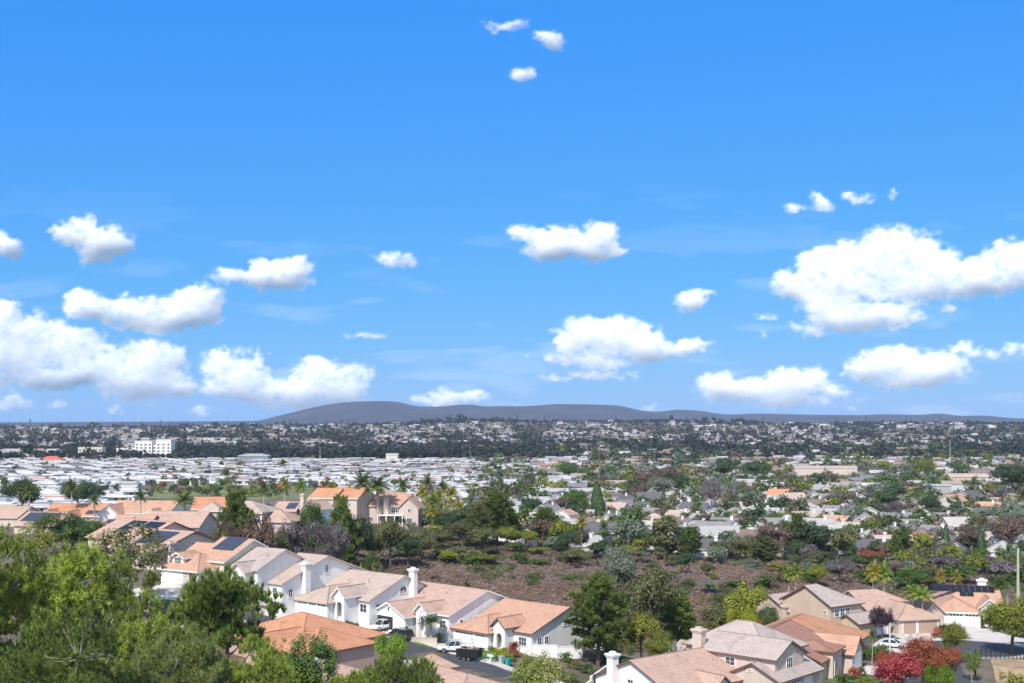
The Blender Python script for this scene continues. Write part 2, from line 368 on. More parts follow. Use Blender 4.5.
tag(g, 'long low hazy purple-grey hills along the horizon', 'hills', kind='structure')

# ------------------------------------------------------------------ clouds: a relief of cumulus far off, lit by the sun
CL = [(75,232,20,14),(98,243,30,17),(93,261,18,10),(120,246,14,10),(82,222,14,8), (6,247,15,13),
 (238,277,28,11),(272,276,34,14),(300,269,13,11),(288,283,22,8), (195,296,24,13),(205,308,18,12),(180,314,38,16),(130,313,42,17),(90,305,20,13),(150,323,42,11),(165,300,14,8),
 (0,328,32,26),(35,336,38,26),(20,357,52,22),(72,350,30,24),(45,377,52,12),(85,372,30,16),(8,312,18,12), (150,366,34,26),(132,383,44,22),(172,360,16,15),(182,386,18,12),(105,368,22,22),(165,350,16,10),(140,350,14,8),
 (235,371,30,20),(224,358,14,10),(262,362,10,11),(240,391,42,12),(250,380,24,14), (330,380,38,19),(300,392,46,16),(265,396,24,10),(300,404,50,8),(356,388,18,12),(320,371,22,12),(345,398,30,10),
 (20,405,22,8),(57,403,15,5),(110,412,12,6),(205,413,18,7), (361,333,17,5),(396,258,15,9),(377,254,12,4),
 (530,238,23,11),(565,243,38,17),(604,235,18,14),(614,250,16,8),(550,252,26,11),(585,250,26,14),(516,240,10,6),
 (595,335,34,19),(620,340,36,19),(574,346,20,15),(650,348,36,12),(690,345,22,10),(560,358,20,7),(600,362,42,10),(607,326,26,12),(600,378,42,6),(560,382,24,5),(625,374,18,5),(665,352,26,9),
 (688,301,17,13),(706,291,14,4),(680,297,10,6), (456,398,38,9),(438,401,28,7),(470,401,30,7),(655,408,15,4),(436,400,8,5),
 (500,26,22,6),(512,20,12,5),(490,30,12,5),(550,42,18,9),(542,36,12,5),(527,72,13,8), (787,207,14,5),(818,205,14,8),(828,209,12,5),(812,199,9,5),(862,198,20,8),(868,194,12,6),(898,197,4,7),
 (800,286,24,16),(828,266,26,20),(848,254,12,16),(850,282,50,25),(905,255,38,24),(880,265,30,30),(940,270,26,24),(920,285,50,20),(835,315,30,12),(870,314,48,15),(806,326,22,8),(893,245,22,14),(815,305,20,14),
 (985,277,46,15),(1015,262,34,22),(1012,286,42,10),(1045,265,40,24),(1090,275,40,18), (760,388,42,16),(725,388,26,14),(796,385,30,18),(830,390,22,9),(780,400,52,10),(800,406,22,6),(775,378,20,10),
 (900,365,42,18),(868,368,28,12),(935,371,32,14),(915,381,46,10),(905,352,22,8), (970,350,24,9),(1005,350,28,6),(1022,346,16,6),(768,319,9,4),(764,336,10,5),(943,312,9,6),(856,403,7,5),
 (-60,340,60,26),(-50,380,70,20),(-120,300,40,18),(1080,350,40,12),(1130,300,50,24),(1100,395,60,10),(445,380,0.1,0.1),(530,358,10,4)]
cu = np.arange(-170, 1200, 1.6); cv = np.arange(-2, 424, 1.5)
CU, CV = np.meshgrid(cu, cv)
def fbm2(x, y, oct=6, seed=0):
    r = np.random.default_rng(seed); out = np.zeros_like(x); a = 1.0; tot = 0
    tab = r.random((256, 256))
    for o in range(oct):
        xi = np.floor(x).astype(int); yi = np.floor(y).astype(int); fx = x - xi; fy = y - yi
        fx = fx * fx * (3 - 2 * fx); fy = fy * fy * (3 - 2 * fy)
        t00 = tab[yi % 256, xi % 256]; t10 = tab[yi % 256, (xi + 1) % 256]; t01 = tab[(yi + 1) % 256, xi % 256]; t11 = tab[(yi + 1) % 256, (xi + 1) % 256]
        out += a * ((t00 * (1 - fx) + t10 * fx) * (1 - fy) + (t01 * (1 - fx) + t11 * fx) * fy); tot += a
        a *= 0.52; x = x * 2.03 + 17.3; y = y * 2.03 + 5.1
    return out / tot
wx = CU + 26 * (fbm2(CU / 34, CV / 26, 5, 1) - 0.5) + 11 * (fbm2(CU / 9, CV / 7, 4, 15) - .5); wy = CV + 17 * (fbm2(CU / 34 + 50, CV / 24 + 9, 5, 2) - 0.5) + 8 * (fbm2(CU / 9 + 5, CV / 7 + 50, 4, 16) - .5)
dens = np.zeros_like(CU)
for (cx, cy, rx, ry) in CL:
    rx *= 1.17; ry *= 1.17
    yy = np.where(wy > cy, (wy - cy) / (ry * 0.85), (wy - cy) / ry)
    d = np.sqrt(((wx - cx) / rx) ** 2 + yy ** 2)
    bump = np.clip(1 - d * d / 1.7, 0, 1) ** 1.9 * np.clip(ry / 15, .31, 1)
    dens = np.maximum(dens, bump) + 0.30 * bump * (dens > 0) * np.minimum(dens, 1 - np.minimum(dens, 1))
nz = fbm2(CU / 20 + 3, CV / 15, 6, 3); bill = np.abs(fbm2(CU / 15, CV / 12, 5, 4) - 0.5) * 2
puff = 1 - np.abs(2 * fbm2(CU / 13 + 9, CV / 10 + 4, 4, 6) - 1)
fine = fbm2(CU / 7.5 + 31, CV / 5.5 + 8, 5, 9)
cov = dens * 1.45 - 0.12 + ((nz - 0.5) * 1.1 + (fine - .5) * 1.15) * np.clip(dens * 3, 0, 1) - .12 * (dens < .02)
alpha = (1 - np.exp(-1.55 * np.clip(cov / 0.72, 0, 3) ** 1.6)) * (.76 + .24 * np.clip(fine * 2 - .4, 0, 1))
wisps = np.clip((fbm2(CU / 130, CV / 22, 5, 8) - 0.60) * 2.0, 0, 0.22) * np.clip((CV - 170) / 160, 0, 1)
alpha = np.maximum(alpha, wisps * 0.6)
thick = np.clip(dens, 0, 1.3) ** 0.7 * (0.65 + 0.55 * nz + 0.5 * puff)
def blur(a, n, s):
    k = np.exp(-.5 * (np.arange(-n, n + 1) / s) ** 2); k /= k.sum()
    a = np.apply_along_axis(lambda r_: np.convolve(np.pad(r_, n, 'edge'), k, 'valid'), 1, a); return np.apply_along_axis(lambda r_: np.convolve(np.pad(r_, n, 'edge'), k, 'valid'), 0, a)
relief = blur(np.clip(dens, 0, 1.2) * (.8 + .4 * nz), 12, 5.0); puffs = blur(puff * alpha, 5, 2.0)
keep = alpha > 0.012
dist = 14500 - (150 * relief + 13 * puffs)
ux = (CU - 512) / F; uz = (HOR - CV) / F
inv = dist / np.sqrt(1 + ux ** 2 + uz ** 2)
V = np.stack([ux * inv, inv, H + uz * inv], -1).reshape(-1, 3)
nxx, nyy = len(cu), len(cv)
ii, jj = np.meshgrid(np.arange(nxx - 1), np.arange(nyy - 1)); q = (jj * nxx + ii).ravel()
Q = np.stack([q, q + 1, q + nxx + 1, q + nxx], 1)
kf = keep.ravel(); sel = kf[Q].any(1); Q = Q[sel][:, ::-1]
used = np.unique(Q); remap = np.full(len(V), -1); remap[used] = np.arange(len(used))
me_c = fast_mesh('clouds', V[used], remap[Q], [], smooth=True)
at = me_c.attributes.new('thickness', 'FLOAT', 'POINT'); at.data.foreach_set('value', alpha.ravel()[used].astype(np.float32))
m, nt, b = newmat('cloud_vapour'); nt.nodes.remove(b)
at = nt.nodes.new('ShaderNodeAttribute'); at.attribute_name = 'thickness'
df = nt.nodes.new('ShaderNodeBsdfDiffuse'); df.inputs['Color'].default_value = (0.93, 0.93, 0.93, 1)
tl = nt.nodes.new('ShaderNodeBsdfTranslucent'); tl.inputs['Color'].default_value = (0.95, 0.95, 0.95, 1)
ms = nt.nodes.new('ShaderNodeMixShader'); ms.inputs[0].default_value = 0.22
tp = nt.nodes.new('ShaderNodeBsdfTransparent'); mx = nt.nodes.new('ShaderNodeMixShader')
nt.links.new(df.outputs[0], ms.inputs[1]); nt.links.new(tl.outputs[0], ms.inputs[2])
nt.links.new(at.outputs['Fac'], mx.inputs[0]); nt.links.new(tp.outputs[0], mx.inputs[1]); nt.links.new(ms.outputs[0], mx.inputs[2])
nt.links.new(mx.outputs[0], nt.nodes['Material Output'].inputs['Surface'])
me_c.materials.append(m)
g = link('clouds', me_c); tag(g, 'scattered white fair-weather cumulus clouds over the hills', 'clouds', kind='stuff')

# the air: one closed box of thin haze
hz = MB(); hz.box(-7400, 7400, -260, 11700, -62, 262)
m = bpy.data.materials.new('haze_air'); m.use_nodes = True; nt = m.node_tree; nt.nodes.clear()
pv = nt.nodes.new('ShaderNodeVolumePrincipled'); pv.inputs['Color'].default_value = (0.60, 0.76, 1.0, 1); pv.inputs['Density'].default_value = 4.3e-5; pv.inputs['Anisotropy'].default_value = 0.0
o = nt.nodes.new('ShaderNodeOutputMaterial'); nt.links.new(pv.outputs[0], o.inputs['Volume'])
HAZE_MAT = m
o = hz.build('haze', HAZE_MAT); tag(o, 'thin bluish haze over the valley', 'haze', kind='stuff')

# ------------------------------------------------------------------ roads and other sheets draped on the ground
def drape(name, poly, off, mat, step=1.6, kind='structure', label=None, cat=None, zfn=None):
    bm = bmesh.new(); vs = [bm.verts.new((x, y, 0)) for x, y in poly]; f = bm.faces.new(vs)
    xs = [p[0] for p in poly]; ys = [p[1] for p in poly]
    for ax, lo, hi in ((0, min(xs), max(xs)), (1, min(ys), max(ys))):
        c = lo + step
        while c < hi:
            co = [0, 0, 0]; no = [0, 0, 0]; co[ax] = c; no[ax] = 1
            bmesh.ops.bisect_plane(bm, geom=bm.verts[:] + bm.edges[:] + bm.faces[:], plane_co=co, plane_no=no); c += step
    P = np.array([(v.co.x, v.co.y) for v in bm.verts]); Z = TZ(P[:, 0], P[:, 1])
    for v, z in zip(bm.verts, Z): v.co.z = float(z) + off
    bmesh.ops.recalc_face_normals(bm, faces=bm.faces[:])
    if sum(f.normal.z for f in bm.faces) < 0: bmesh.ops.reverse_faces(bm, faces=bm.faces[:])
    me = bpy.data.meshes.new(name); bm.to_mesh(me); bm.free(); me.materials.append(mat)
    o = link(name, me); tag(o, label, cat, kind=kind); return o

def ribbon(path, w0, w1, off, h=0.0, step=1.6):
    """strip along path between side offsets w0 < w1 (to the path's left positive), draped; h > 0 gives it thickness"""
    P = [Vector((p[0], p[1])) for p in path]; pts = []
    for i in range(len(P) - 1):
        n = max(1, int((P[i + 1] - P[i]).length / step))
        for k in range(n): pts.append(P[i].lerp(P[i + 1], k / n))
    pts.append(P[-1]); L, Rr = [], []
    for i, p in enumerate(pts):
        d = (pts[min(i + 1, len(pts) - 1)] - pts[max(i - 1, 0)]).normalized(); n = Vector((-d.y, d.x))
        L.append(p + n * w1); Rr.append(p + n * w0)
    A = np.array([(p.x, p.y) for p in L]); B = np.array([(p.x, p.y) for p in Rr]); za = TZ(A[:, 0], A[:, 1]) + off; zb = TZ(B[:, 0], B[:, 1]) + off
    mb = MB()
    for i in range(len(pts) - 1):
        a0, a1, b0, b1 = (A[i][0], A[i][1], za[i] + h), (A[i + 1][0], A[i + 1][1], za[i + 1] + h), (B[i][0], B[i][1], zb[i] + h), (B[i + 1][0], B[i + 1][1], zb[i + 1] + h)
        mb.poly([b0, b1, a1, a0])
        if h:
            dn = h + 0.3
            mb.poly([a0, a1, (a1[0], a1[1], a1[2] - dn), (a0[0], a0[1], a0[2] - dn)]); mb.poly([b1, b0, (b0[0], b0[1], b0[2] - dn), (b1[0], b1[1], b1[2] - dn)])
    if h:
        for i, s in ((0, 1), (len(pts) - 1, -1)):
            a = (A[i][0], A[i][1], za[i] + h); b_ = (B[i][0], B[i][1], zb[i] + h); q4 = [a, b_, (b_[0], b_[1], b_[2] - h - .3), (a[0], a[1], a[2] - h - .3)]
            mb.poly(q4 if s > 0 else q4[::-1])
    return mb
def smooth_path(P, n=6):
    P = [Vector((p[0], p[1])) for p in P]; out = []
    for i in range(len(P) - 1):
        p0, p1, p2, p3 = P[max(i - 1, 0)], P[i], P[i + 1], P[min(i + 2, len(P) - 1)]
        for k in range(n):
            t = k / n; out.append(0.5 * ((2 * p1) + (p2 - p0) * t + (2 * p0 - 5 * p1 + 4 * p2 - p3) * t * t + (3 * p1 - p0 - 3 * p2 + p3) * t ** 3))
    out.append(P[-1]); return [(p.x, p.y) for p in out]
def frame(ox, oy, th, k=1.0):
    c, s = math.cos(R(th)), math.sin(R(th))
    return lambda x, y: (ox + (c * x + s * y) * k, oy + (-s * x + c * y) * k)
FD = frame(-10.1, 192, 44, .92); FC = frame(-23.4, 198, 44, .93); FB = frame(-36.8, 200.5, 40, .95)
road1 = smooth_path([(-98, 188), (-78, 190), (-62, 188), (-46, 190), (-34, 192), (-27, 190.5), (-19.5, 186), (-9, 176.5), (0, 167), (10, 156), (20, 140), (30, 118)])
ribbon(road1, -4.6, 4.6, 0.06).build('road', ASPH); tag(bpy.data.objects['road'], 'dark asphalt street running down past the white houses', 'road', kind='structure')
ribbon(road1, 4.6, 6.4, 0.05, 0.12).build('pavement', CONC); tag(bpy.data.objects['pavement'], 'pale concrete pavement along the far side of the street', 'pavement', kind='structure')
o = ribbon(road1, -6.2, -4.6, 0.05, 0.12).build('kerb', CONC); tag(o, 'concrete kerb along the near side of the street', 'kerb', kind='structure')
cx, cy = 76.5, 204.0
circ = [(cx + 10.5 * math.cos(a), cy + 9.2 * math.sin(a)) for a in np.linspace(0, 2 * math.pi, 40, endpoint=False)]
drape('road', circ, 0.064, ASPH, label='round asphalt turning circle at the end of the street', cat='road')
road2 = smooth_path([(73, 201), (66, 190), (62, 172), (60, 150), (58, 110)])
o = ribbon(road2, -4.6, 4.6, 0.06).build('road', ASPH); tag(o, 'dark asphalt street leading up to the turning circle', 'road', kind='structure')
arc = [(cx + 10.6 * math.cos(a), cy + 9.3 * math.sin(a)) for a in np.linspace(R(-100), R(200), 50)]
o = ribbon(arc[::-1], 0, 1.7, 0.05, 0.12).build('pavement', CONC); tag(o, 'pale concrete pavement curving round the turning circle', 'pavement', kind='structure')
def patch(fr, x0, x1, y0, y1, off, mat, name, label, cat):
    return drape(name, [fr(x0, y0), fr(x1, y0), fr(x1, y1), fr(x0, y1)], off, mat, label=label, cat=cat)
patch(FD, 0.5, 9.0, -6.6, 0.5, 0.075, CONC, 'driveway', 'concrete driveway before the wide white garage where the pickup stands', 'driveway')
patch(FC, 0.6, 9.0, -7.5, 0.6, 0.075, CONC, 'driveway', 'concrete driveway before the open garage', 'driveway')
patch(FB, 0, 8.5, -7.5, 0.6, 0.075, CONC, 'driveway', 'concrete driveway before the triple garage doors', 'driveway')
FA = frame(-60.3, 203.7, 34)
patch(FA, 0, 9.5, -9, 0.5, 0.075, CONC, 'driveway', 'concrete driveway of the pink-tan roofed house with solar panels', 'driveway')
patch(FA, 9.8, 14, -7, 1.5, 0.07, GRASS, 'lawn', 'small lawn beside the driveway under the pink-tan roof', 'lawn')
patch(FD, 9.4, 15.5, -6.5, 2.5, 0.07, GRASS, 'lawn', 'green lawn in front of the arched white entry', 'lawn')
patch(FC, 9.4, 17.5, -8.5, 1.5, 0.07, GRASS, 'lawn', 'lawn around the curved planting bed and lamp post', 'lawn')
FG = frame(27.3, 172.2, 42)
drape('lawn', [(42, 163), (52, 160), (55.5, 176), (53.8, 181.5), (47, 178)], 0.07, GRASS, label='bright green lawn before the orange-roofed house', cat='lawn')
drape('driveway', [(52.3, 183.2), (56.0, 189.0), (62, 185.5), (59.0, 178.5)], 0.08, CONC, label='concrete driveway of the orange-roofed gabled garage', cat='driveway')
drape('driveway', [(60.5, 205), (66.5, 214.5), (72, 208.5), (66, 200)], 0.08, CONC, label='concrete driveway with the white car', cat='driveway')
drape('driveway', [(66, 222.5), (76, 220.5), (79, 212.5), (70, 211)], 0.08, CONC, label='concrete driveway before the tan double garage doors', cat='driveway')
drape('driveway', [(81, 226.5), (89.5, 225), (92, 209.5), (82.5, 212)], 0.08, CONC, label='wide concrete driveway below the white triple garage', cat='driveway')
DRY = mat_plain('dry_slope', (0.36, 0.25, 0.14), 1.0, var=0.4, scale=0.5)
drape('path', [(71, 176), (75.5, 189.5), (84, 191.6), (92, 195.5), (96, 202), (122, 203), (122, 150), (67, 150)], 0.06, DRY, label='bare tan slope beside the curved black fence', cat='slope')
# ------------------------------------------------------------------ vegetation
def G3(*s): return tuple(s)
LEAF = {
 'pine':   mat_leaf('pine_needles', [(0.10, 0.07, 0.04), (0.15, 0.19, 0.03), (0.32, 0.41, 0.05), (0.45, 0.54, 0.09)], 0.16, 1.3),
 'pinedk': mat_leaf('dark_pine_needles', [(0.045, 0.048, 0.018), (0.08, 0.115, 0.028), (0.18, 0.24, 0.045), (0.31, 0.37, 0.07)], 0.3, 0.4),
 'pinelt': mat_leaf('pale_pine_needles', [(0.09, 0.08, 0.035), (0.17, 0.20, 0.05), (0.30, 0.36, 0.10), (0.42, 0.48, 0.17)], 0.35, 0.9),
 'green':  mat_leaf('green_leaves', [(0.026, 0.05, 0.012), (0.06, 0.11, 0.02), (0.12, 0.195, 0.034), (0.19, 0.26, 0.055)], 0.35, 0.4),
 'dark':   mat_leaf('dark_green_leaves', [(0.026, 0.046, 0.020), (0.05, 0.085, 0.032), (0.085, 0.13, 0.045), (0.13, 0.175, 0.065)], 0.3, 0.4),
 'olive':  mat_leaf('olive_leaves', [(0.055, 0.058, 0.022), (0.11, 0.115, 0.04), (0.18, 0.18, 0.07), (0.25, 0.235, 0.10)], 0.3, 0.4),
 'sage':   mat_leaf('sage_leaves', [(0.09, 0.11, 0.07), (0.15, 0.18, 0.115), (0.22, 0.25, 0.165), (0.29, 0.31, 0.21)], 0.3, 0.4),
 'grey':   mat_leaf('grey_twigs', [(0.07, 0.055, 0.055), (0.13, 0.105, 0.105), (0.19, 0.16, 0.155), (0.26, 0.225, 0.21)], 0.2, 0.4),
 'brown':  mat_leaf('brown_leaves', [(0.07, 0.045, 0.03), (0.12, 0.08, 0.055), (0.18, 0.12, 0.085), (0.22, 0.16, 0.11)], 0.25, 0.4),
 'rust':   mat_leaf('rust_leaves', [(0.10, 0.055, 0.02), (0.30, 0.075, 0.035), (0.44, 0.13, 0.05), (0.30, 0.25, 0.05)], 0.35, 0.35),
 'red':    mat_leaf('red_leaves', [(0.11, 0.02, 0.02), (0.33, 0.035, 0.045), (0.50, 0.10, 0.10), (0.52, 0.26, 0.09)], 0.35, 0.4),
 'plum':   mat_leaf('plum_leaves', [(0.03, 0.018, 0.028), (0.05, 0.03, 0.045), (0.075, 0.05, 0.065), (0.10, 0.07, 0.08)], 0.2, 0.5),
 'yellow': mat_leaf('yellow_leaves', [(0.13, 0.16, 0.01), (0.27, 0.31, 0.015), (0.42, 0.43, 0.03), (0.46, 0.40, 0.05)], 0.4, 0.4),
 'ygreen': mat_leaf('yellow_green_leaves', [(0.06, 0.08, 0.015), (0.16, 0.19, 0.025), (0.30, 0.31, 0.04), (0.42, 0.37, 0.06)], 0.35, 0.35),
 'lime':   mat_leaf('lime_leaves', [(0.06, 0.11, 0.015), (0.13, 0.22, 0.02), (0.22, 0.33, 0.03), (0.30, 0.42, 0.05)], 0.4, 0.4),
 'palm':   mat_leaf('palm_fronds', [(0.03, 0.05, 0.015), (0.07, 0.10, 0.025), (0.13, 0.17, 0.04), (0.20, 0.22, 0.06)], 0.3, 0.6),
 'palmlt': mat_leaf('bright_palm_fronds', [(0.08, 0.11, 0.02), (0.15, 0.20, 0.03), (0.25, 0.31, 0.045), (0.33, 0.36, 0.07)], 0.4, 0.6),
 'palmyl': mat_leaf('yellow_palm_fronds', [(0.12, 0.12, 0.02), (0.24, 0.22, 0.03), (0.38, 0.31, 0.04), (0.46, 0.30, 0.05)], 0.35, 0.6),
 'citrus': mat_leaf('citrus_leaves', [(0.02, 0.045, 0.015), (0.05, 0.10, 0.025), (0.11, 0.17, 0.04), (0.45, 0.28, 0.05)], 0.3, 0.5),
 'bloom':  mat_leaf('flowering_leaves', [(0.09, 0.13, 0.03), (0.19, 0.23, 0.05), (0.32, 0.33, 0.07), (0.6, 0.56, 0.36)], 0.3, 0.6),
 'redbush': mat_leaf('red_bush_leaves', [(0.10, 0.03, 0.015), (0.30, 0.06, 0.03), (0.42, 0.12, 0.05)], 0.3, 0.8),
}
def rdir(r, n):
    d = r.normal(size=(n, 3)); return d / np.linalg.norm(d, axis=1, keepdims=True)
def cards(P, N, size, r, aspect=1.0, k=4):
    """leaf faces at P with normals about N"""
    n = len(P); N = N / (np.linalg.norm(N, axis=1, keepdims=True) + 1e-9)
    A = np.cross(N, rdir(r, n)); A /= np.linalg.norm(A, axis=1, keepdims=True) + 1e-9; B = np.cross(N, A)
    s = size * (0.6 + 0.8 * r.random(n))[:, None]
    if k == 4: V = np.stack([P - A * s * .5, P - B * s * .32 * aspect, P + A * s * .5, P + B * s * .32 * aspect], 1)
    else: V = np.stack([P - A * s * .5, P + B * s * .5 * aspect, P + A * s * .5], 1)
    return V.reshape(-1, 3), np.arange(n * k).reshape(n, k)
def clumps(r, n, rx, rz, lobes=9, lump=0.42):
    """clump centres filling an uneven crown of several lobes, unit height rz about z=0"""
    L = rdir(r, lobes) * np.array([rx * .62, rx * .62, rz * .60]); L[:, 2] *= 0.9
    lr = rx * (lump + 0.26 * r.random(lobes)); k = r.integers(0, lobes, n)
    d = rdir(r, n); d[:, 2] = np.abs(d[:, 2]) * 0.8 + d[:, 2] * 0.2
    P = L[k] + d * (lr[k] * (0.55 + 0.5 * r.random(n)) )[:, None] * np.array([1, 1, rz / rx * 0.9])
    return P, d
def crown_broad(seed, R_=4.0, Z=3.2, ncl=110, nl=22, leaf=0.5, clump=0.75, lobes=9, lump=0.42):
    r = np.random.default_rng(seed); C, D = clumps(r, ncl, R_, Z, lobes, lump)
    d = rdir(r, ncl * nl); Cc = np.repeat(C, nl, 0); P = Cc + d * (clump * (0.45 + 0.65 * r.random(ncl * nl)))[:, None]
    N = d * 0.8 + np.repeat(D, nl, 0) * 0.6 + np.array([0, 0, 0.5]) + rdir(r, ncl * nl) * 0.5
    return cards(P, N, leaf, r)
def crown_needles(seed, tips, dirs, nn=18, ln=0.42, wd=0.035, spread=0.9):
    r = np.random.default_rng(seed); n = len(tips) * nn
    P = np.repeat(tips, nn, 0); D = np.repeat(dirs, nn, 0) * 1.0 + rdir(r, n) * spread; D /= np.linalg.norm(D, axis=1, keepdims=True)
    base = P + rdir(r, n) * ln * 0.16; L = ln * (0.65 + 0.6 * r.random(n))[:, None]
    S = np.cross(D, rdir(r, n)); S /= np.linalg.norm(S, axis=1, keepdims=True) + 1e-9
    V = np.stack([base - S * wd, base + S * wd, base + D * L], 1)
    return V.reshape(-1, 3), np.arange(n * 3).reshape(n, 3)
def trunk_mb(h, r0, R_, seed, nl=7, z0=0.25, top=0.92, bend=0.25):
    """tapered trunk with limbs reaching into the crown"""
    rr = random.Random(seed); mb = MB(); pts = []; x = y = 0
    n = 6
    for i in range(n + 1):
        t = i / n; pts.append((x, y, h * top * t)); x += rr.uniform(-1, 1) * bend * R_ / n; y += rr.uniform(-1, 1) * bend * R_ / n
    for i in range(n): mb.tube(pts[i], pts[i + 1], r0 * (1 - 0.8 * i / n), r0 * (1 - 0.8 * (i + 1) / n), 7)
    for k in range(nl):
        t = z0 + (top - z0) * (k + 0.5) / nl; i = min(n - 1, int(t / top * n)); p = Vector(pts[i]).lerp(Vector(pts[i + 1]), t / top * n - i)
        a = k * 2.4 + rr.uniform(-.5, .5); L = R_ * (0.75 - 0.35 * t) * rr.uniform(.7, 1.1); q = p + Vector((math.cos(a) * L * .5, math.sin(a) * L * .5, L * .18)); e = q + Vector((math.cos(a + .3) * L * .5, math.sin(a + .3) * L * .5, L * .32))
        rb = r0 * (1 - .8 * t) * 0.5; mb.tube(p, q, rb, rb * .6, 5); mb.tube(q, e, rb * .6, rb * .2, 5)
    return mb
PROTO = {}
def mesh_of(mb, name, mats):
    o = mb.build(name, mats); me = o.data; bpy.data.objects.remove(o); return me
def proto(kind, seed):
    """unit tree: (trunk mesh, crown mesh, height, width)"""
    key = (kind, seed)
    if key in PROTO: return PROTO[key]
    s = seed * 31 + 5; r = np.random.default_rng(s)
    if kind == 'broad':      # near tree of leaves 8 m
        V, Q = crown_broad(s, 3.6, 3.0, 190, 42, 0.30, 0.72, 11); V = V + np.array([0, 0, 5.0]); h, wd_ = 8.6, 8.2; tm = trunk_mb(7.0, .26, 3.6, s)
    elif kind == 'broadn':   # dense near tree, finer leaves
        V, Q = crown_broad(s, 3.4, 3.2, 300, 60, 0.20, 0.6, 13, .46); V = V + np.array([0, 0, 4.6]); h, wd_ = 8.4, 8.0; tm = trunk_mb(6.6, .24, 3.4, s)
    elif kind == 'sparse':   # loose crown
        V, Q = crown_broad(s, 3.4, 3.4, 120, 34, 0.24, 0.62, 12, .34); V = V + np.array([0, 0, 5.0]); h, wd_ = 8.8, 7.8; tm = trunk_mb(7.6, .2, 3.6, s, 11)
    elif kind == 'mid':      # for a few hundred metres
        V, Q = crown_broad(s, 3.6, 3.0, 95, 26, 0.55, 0.80, 9); V = V + np.array([0, 0, 4.6]); h, wd_ = 8.4, 8.6; tm = trunk_mb(6.2, .25, 3.2, s, 4)
    elif kind == 'far':
        V, Q = crown_broad(s, 3.6, 2.8, 26, 11, 1.5, 1.0, 6); V = V + np.array([0, 0, 4.4]); h, wd_ = 8.2, 9.0; tm = trunk_mb(6, .3, 3, s, 2)
    elif kind == 'cypress':
        n = 1500; t = r.random(n) ** .8; a = r.random(n) * 6.283; rad = 1.25 * np.sin(np.pi * np.clip(t * .93 + .07, 0, 1)) ** .6 * (0.75 + .35 * r.random(n))
        P = np.stack([rad * np.cos(a), rad * np.sin(a), 0.3 + 11.5 * t], 1); N = np.stack([np.cos(a), np.sin(a), np.full(n, .6)], 1); V, Q = cards(P, N, 0.75, r, 1.4); h, wd_ = 12.2, 2.9; tm = trunk_mb(9, .2, .8, s, 2)
    elif kind == 'pine':     # big pine made of flat pads of needles
        lim = 52; tips, dirs = [], []; mb = MB(); H_ = 15.0
        rr = random.Random(s); mb.tube((0, 0, 0), (.3, .1, 7), .38, .26, 9); mb.tube((.3, .1, 7), (.1, .0, 14), .26, .06, 8)
        for k in range(lim):
            t = .20 + .78 * k / lim; a = k * 2.4 + rr.uniform(-.4, .4); L = (1.05 - abs(t - .45) * 1.15) * 6.0 * rr.uniform(.65, 1.1) * (1 if t < .8 else .75)
            L = max(L, 1.2); z = H_ * t; p = Vector((.2, .05, z)); e = p + Vector((math.cos(a) * L, math.sin(a) * L, L * .12 + .4)); mb.tube(p, e, .10, .03, 5)
            for j in range(int(12 + L * 8)):
                u = rr.uniform(.3, 1.05); c = p.lerp(e, u) + Vector((rr.gauss(0, .5), rr.gauss(0, .5), rr.gauss(.15, .28))) ; tips.append(c); dirs.append((math.cos(a) * .5, math.sin(a) * .5, .9))
        V, Q = crown_needles(s, np.array(tips), np.array(dirs), 22, .66, .06, 1.0); h, wd_ = 16.0, 11.5; tm = mb
    elif kind == 'pinef':    # near pine: many needle tufts over branching limbs
        mb = MB(); rr = random.Random(s); tips, dirs = [], []; H_ = 16.0
        mb.tube((0, 0, 0), (.2, 0, 8), .32, .22, 9); mb.tube((.2, 0, 8), (0, .1, 15), .22, .05, 8)
        for k in range(46):
            t = .30 + .68 * k / 46; a = k * 2.4 + rr.uniform(-.5, .5); L = max(1.3, 5.4 * (1.15 - t) ** .75 * rr.uniform(.7, 1.15)); p = Vector((.1, .05, H_ * t))
            m1 = p + Vector((math.cos(a) * L * .5, math.sin(a) * L * .5, L * .05)); e = m1 + Vector((math.cos(a + rr.uniform(-.3, .3)) * L * .5, math.sin(a + rr.uniform(-.3, .3)) * L * .5, L * rr.uniform(.15, .4)))
            mb.tube(p, m1, .085, .055, 5); mb.tube(m1, e, .055, .025, 5)
            for j in range(int(5 + L * 3.2)):
                u = rr.uniform(.25, 1); c = (p.lerp(m1, u * 2) if u < .5 else m1.lerp(e, u * 2 - 1)); b2 = a + rr.choice((-1, 1)) * rr.uniform(.5, 1.3); l2 = rr.uniform(.5, 1.5)
                q_ = c + Vector((math.cos(b2) * l2, math.sin(b2) * l2, l2 * rr.uniform(.1, .7))); mb.tube(c, q_, .025, .012, 4)
                for jj_ in range(rr.randint(2, 5)):
                    v = rr.uniform(.4, 1.0); tip = c.lerp(q_, v) + Vector((rr.gauss(0, .16), rr.gauss(0, .16), rr.gauss(.1, .14))); tips.append(tip); dirs.append((math.cos(b2) * .35, math.sin(b2) * .35, 1.0))
        V, Q = crown_needles(s, np.array(tips), np.array(dirs), 26, .40, .020, .75); h, wd_ = 16.6, 10.4; tm = mb
    elif kind == 'pined':    # domed near pine: upright needle brushes in clumps over grey limbs
        mb = MB(); rr = random.Random(s); tips, dirs = [], []; Z0 = 7.5; RX, RZ = 5.2, 4.6
        mb.tube((0, 0, 0), (.2, 0, 5), .34, .26, 9); mb.tube((.2, 0, 5), (0, .1, 8.6), .26, .08, 8)
        L = rdir(r, 15) * np.array([RX * .62, RX * .62, RZ * .62]); lr = RX * (.24 + .15 * r.random(15))
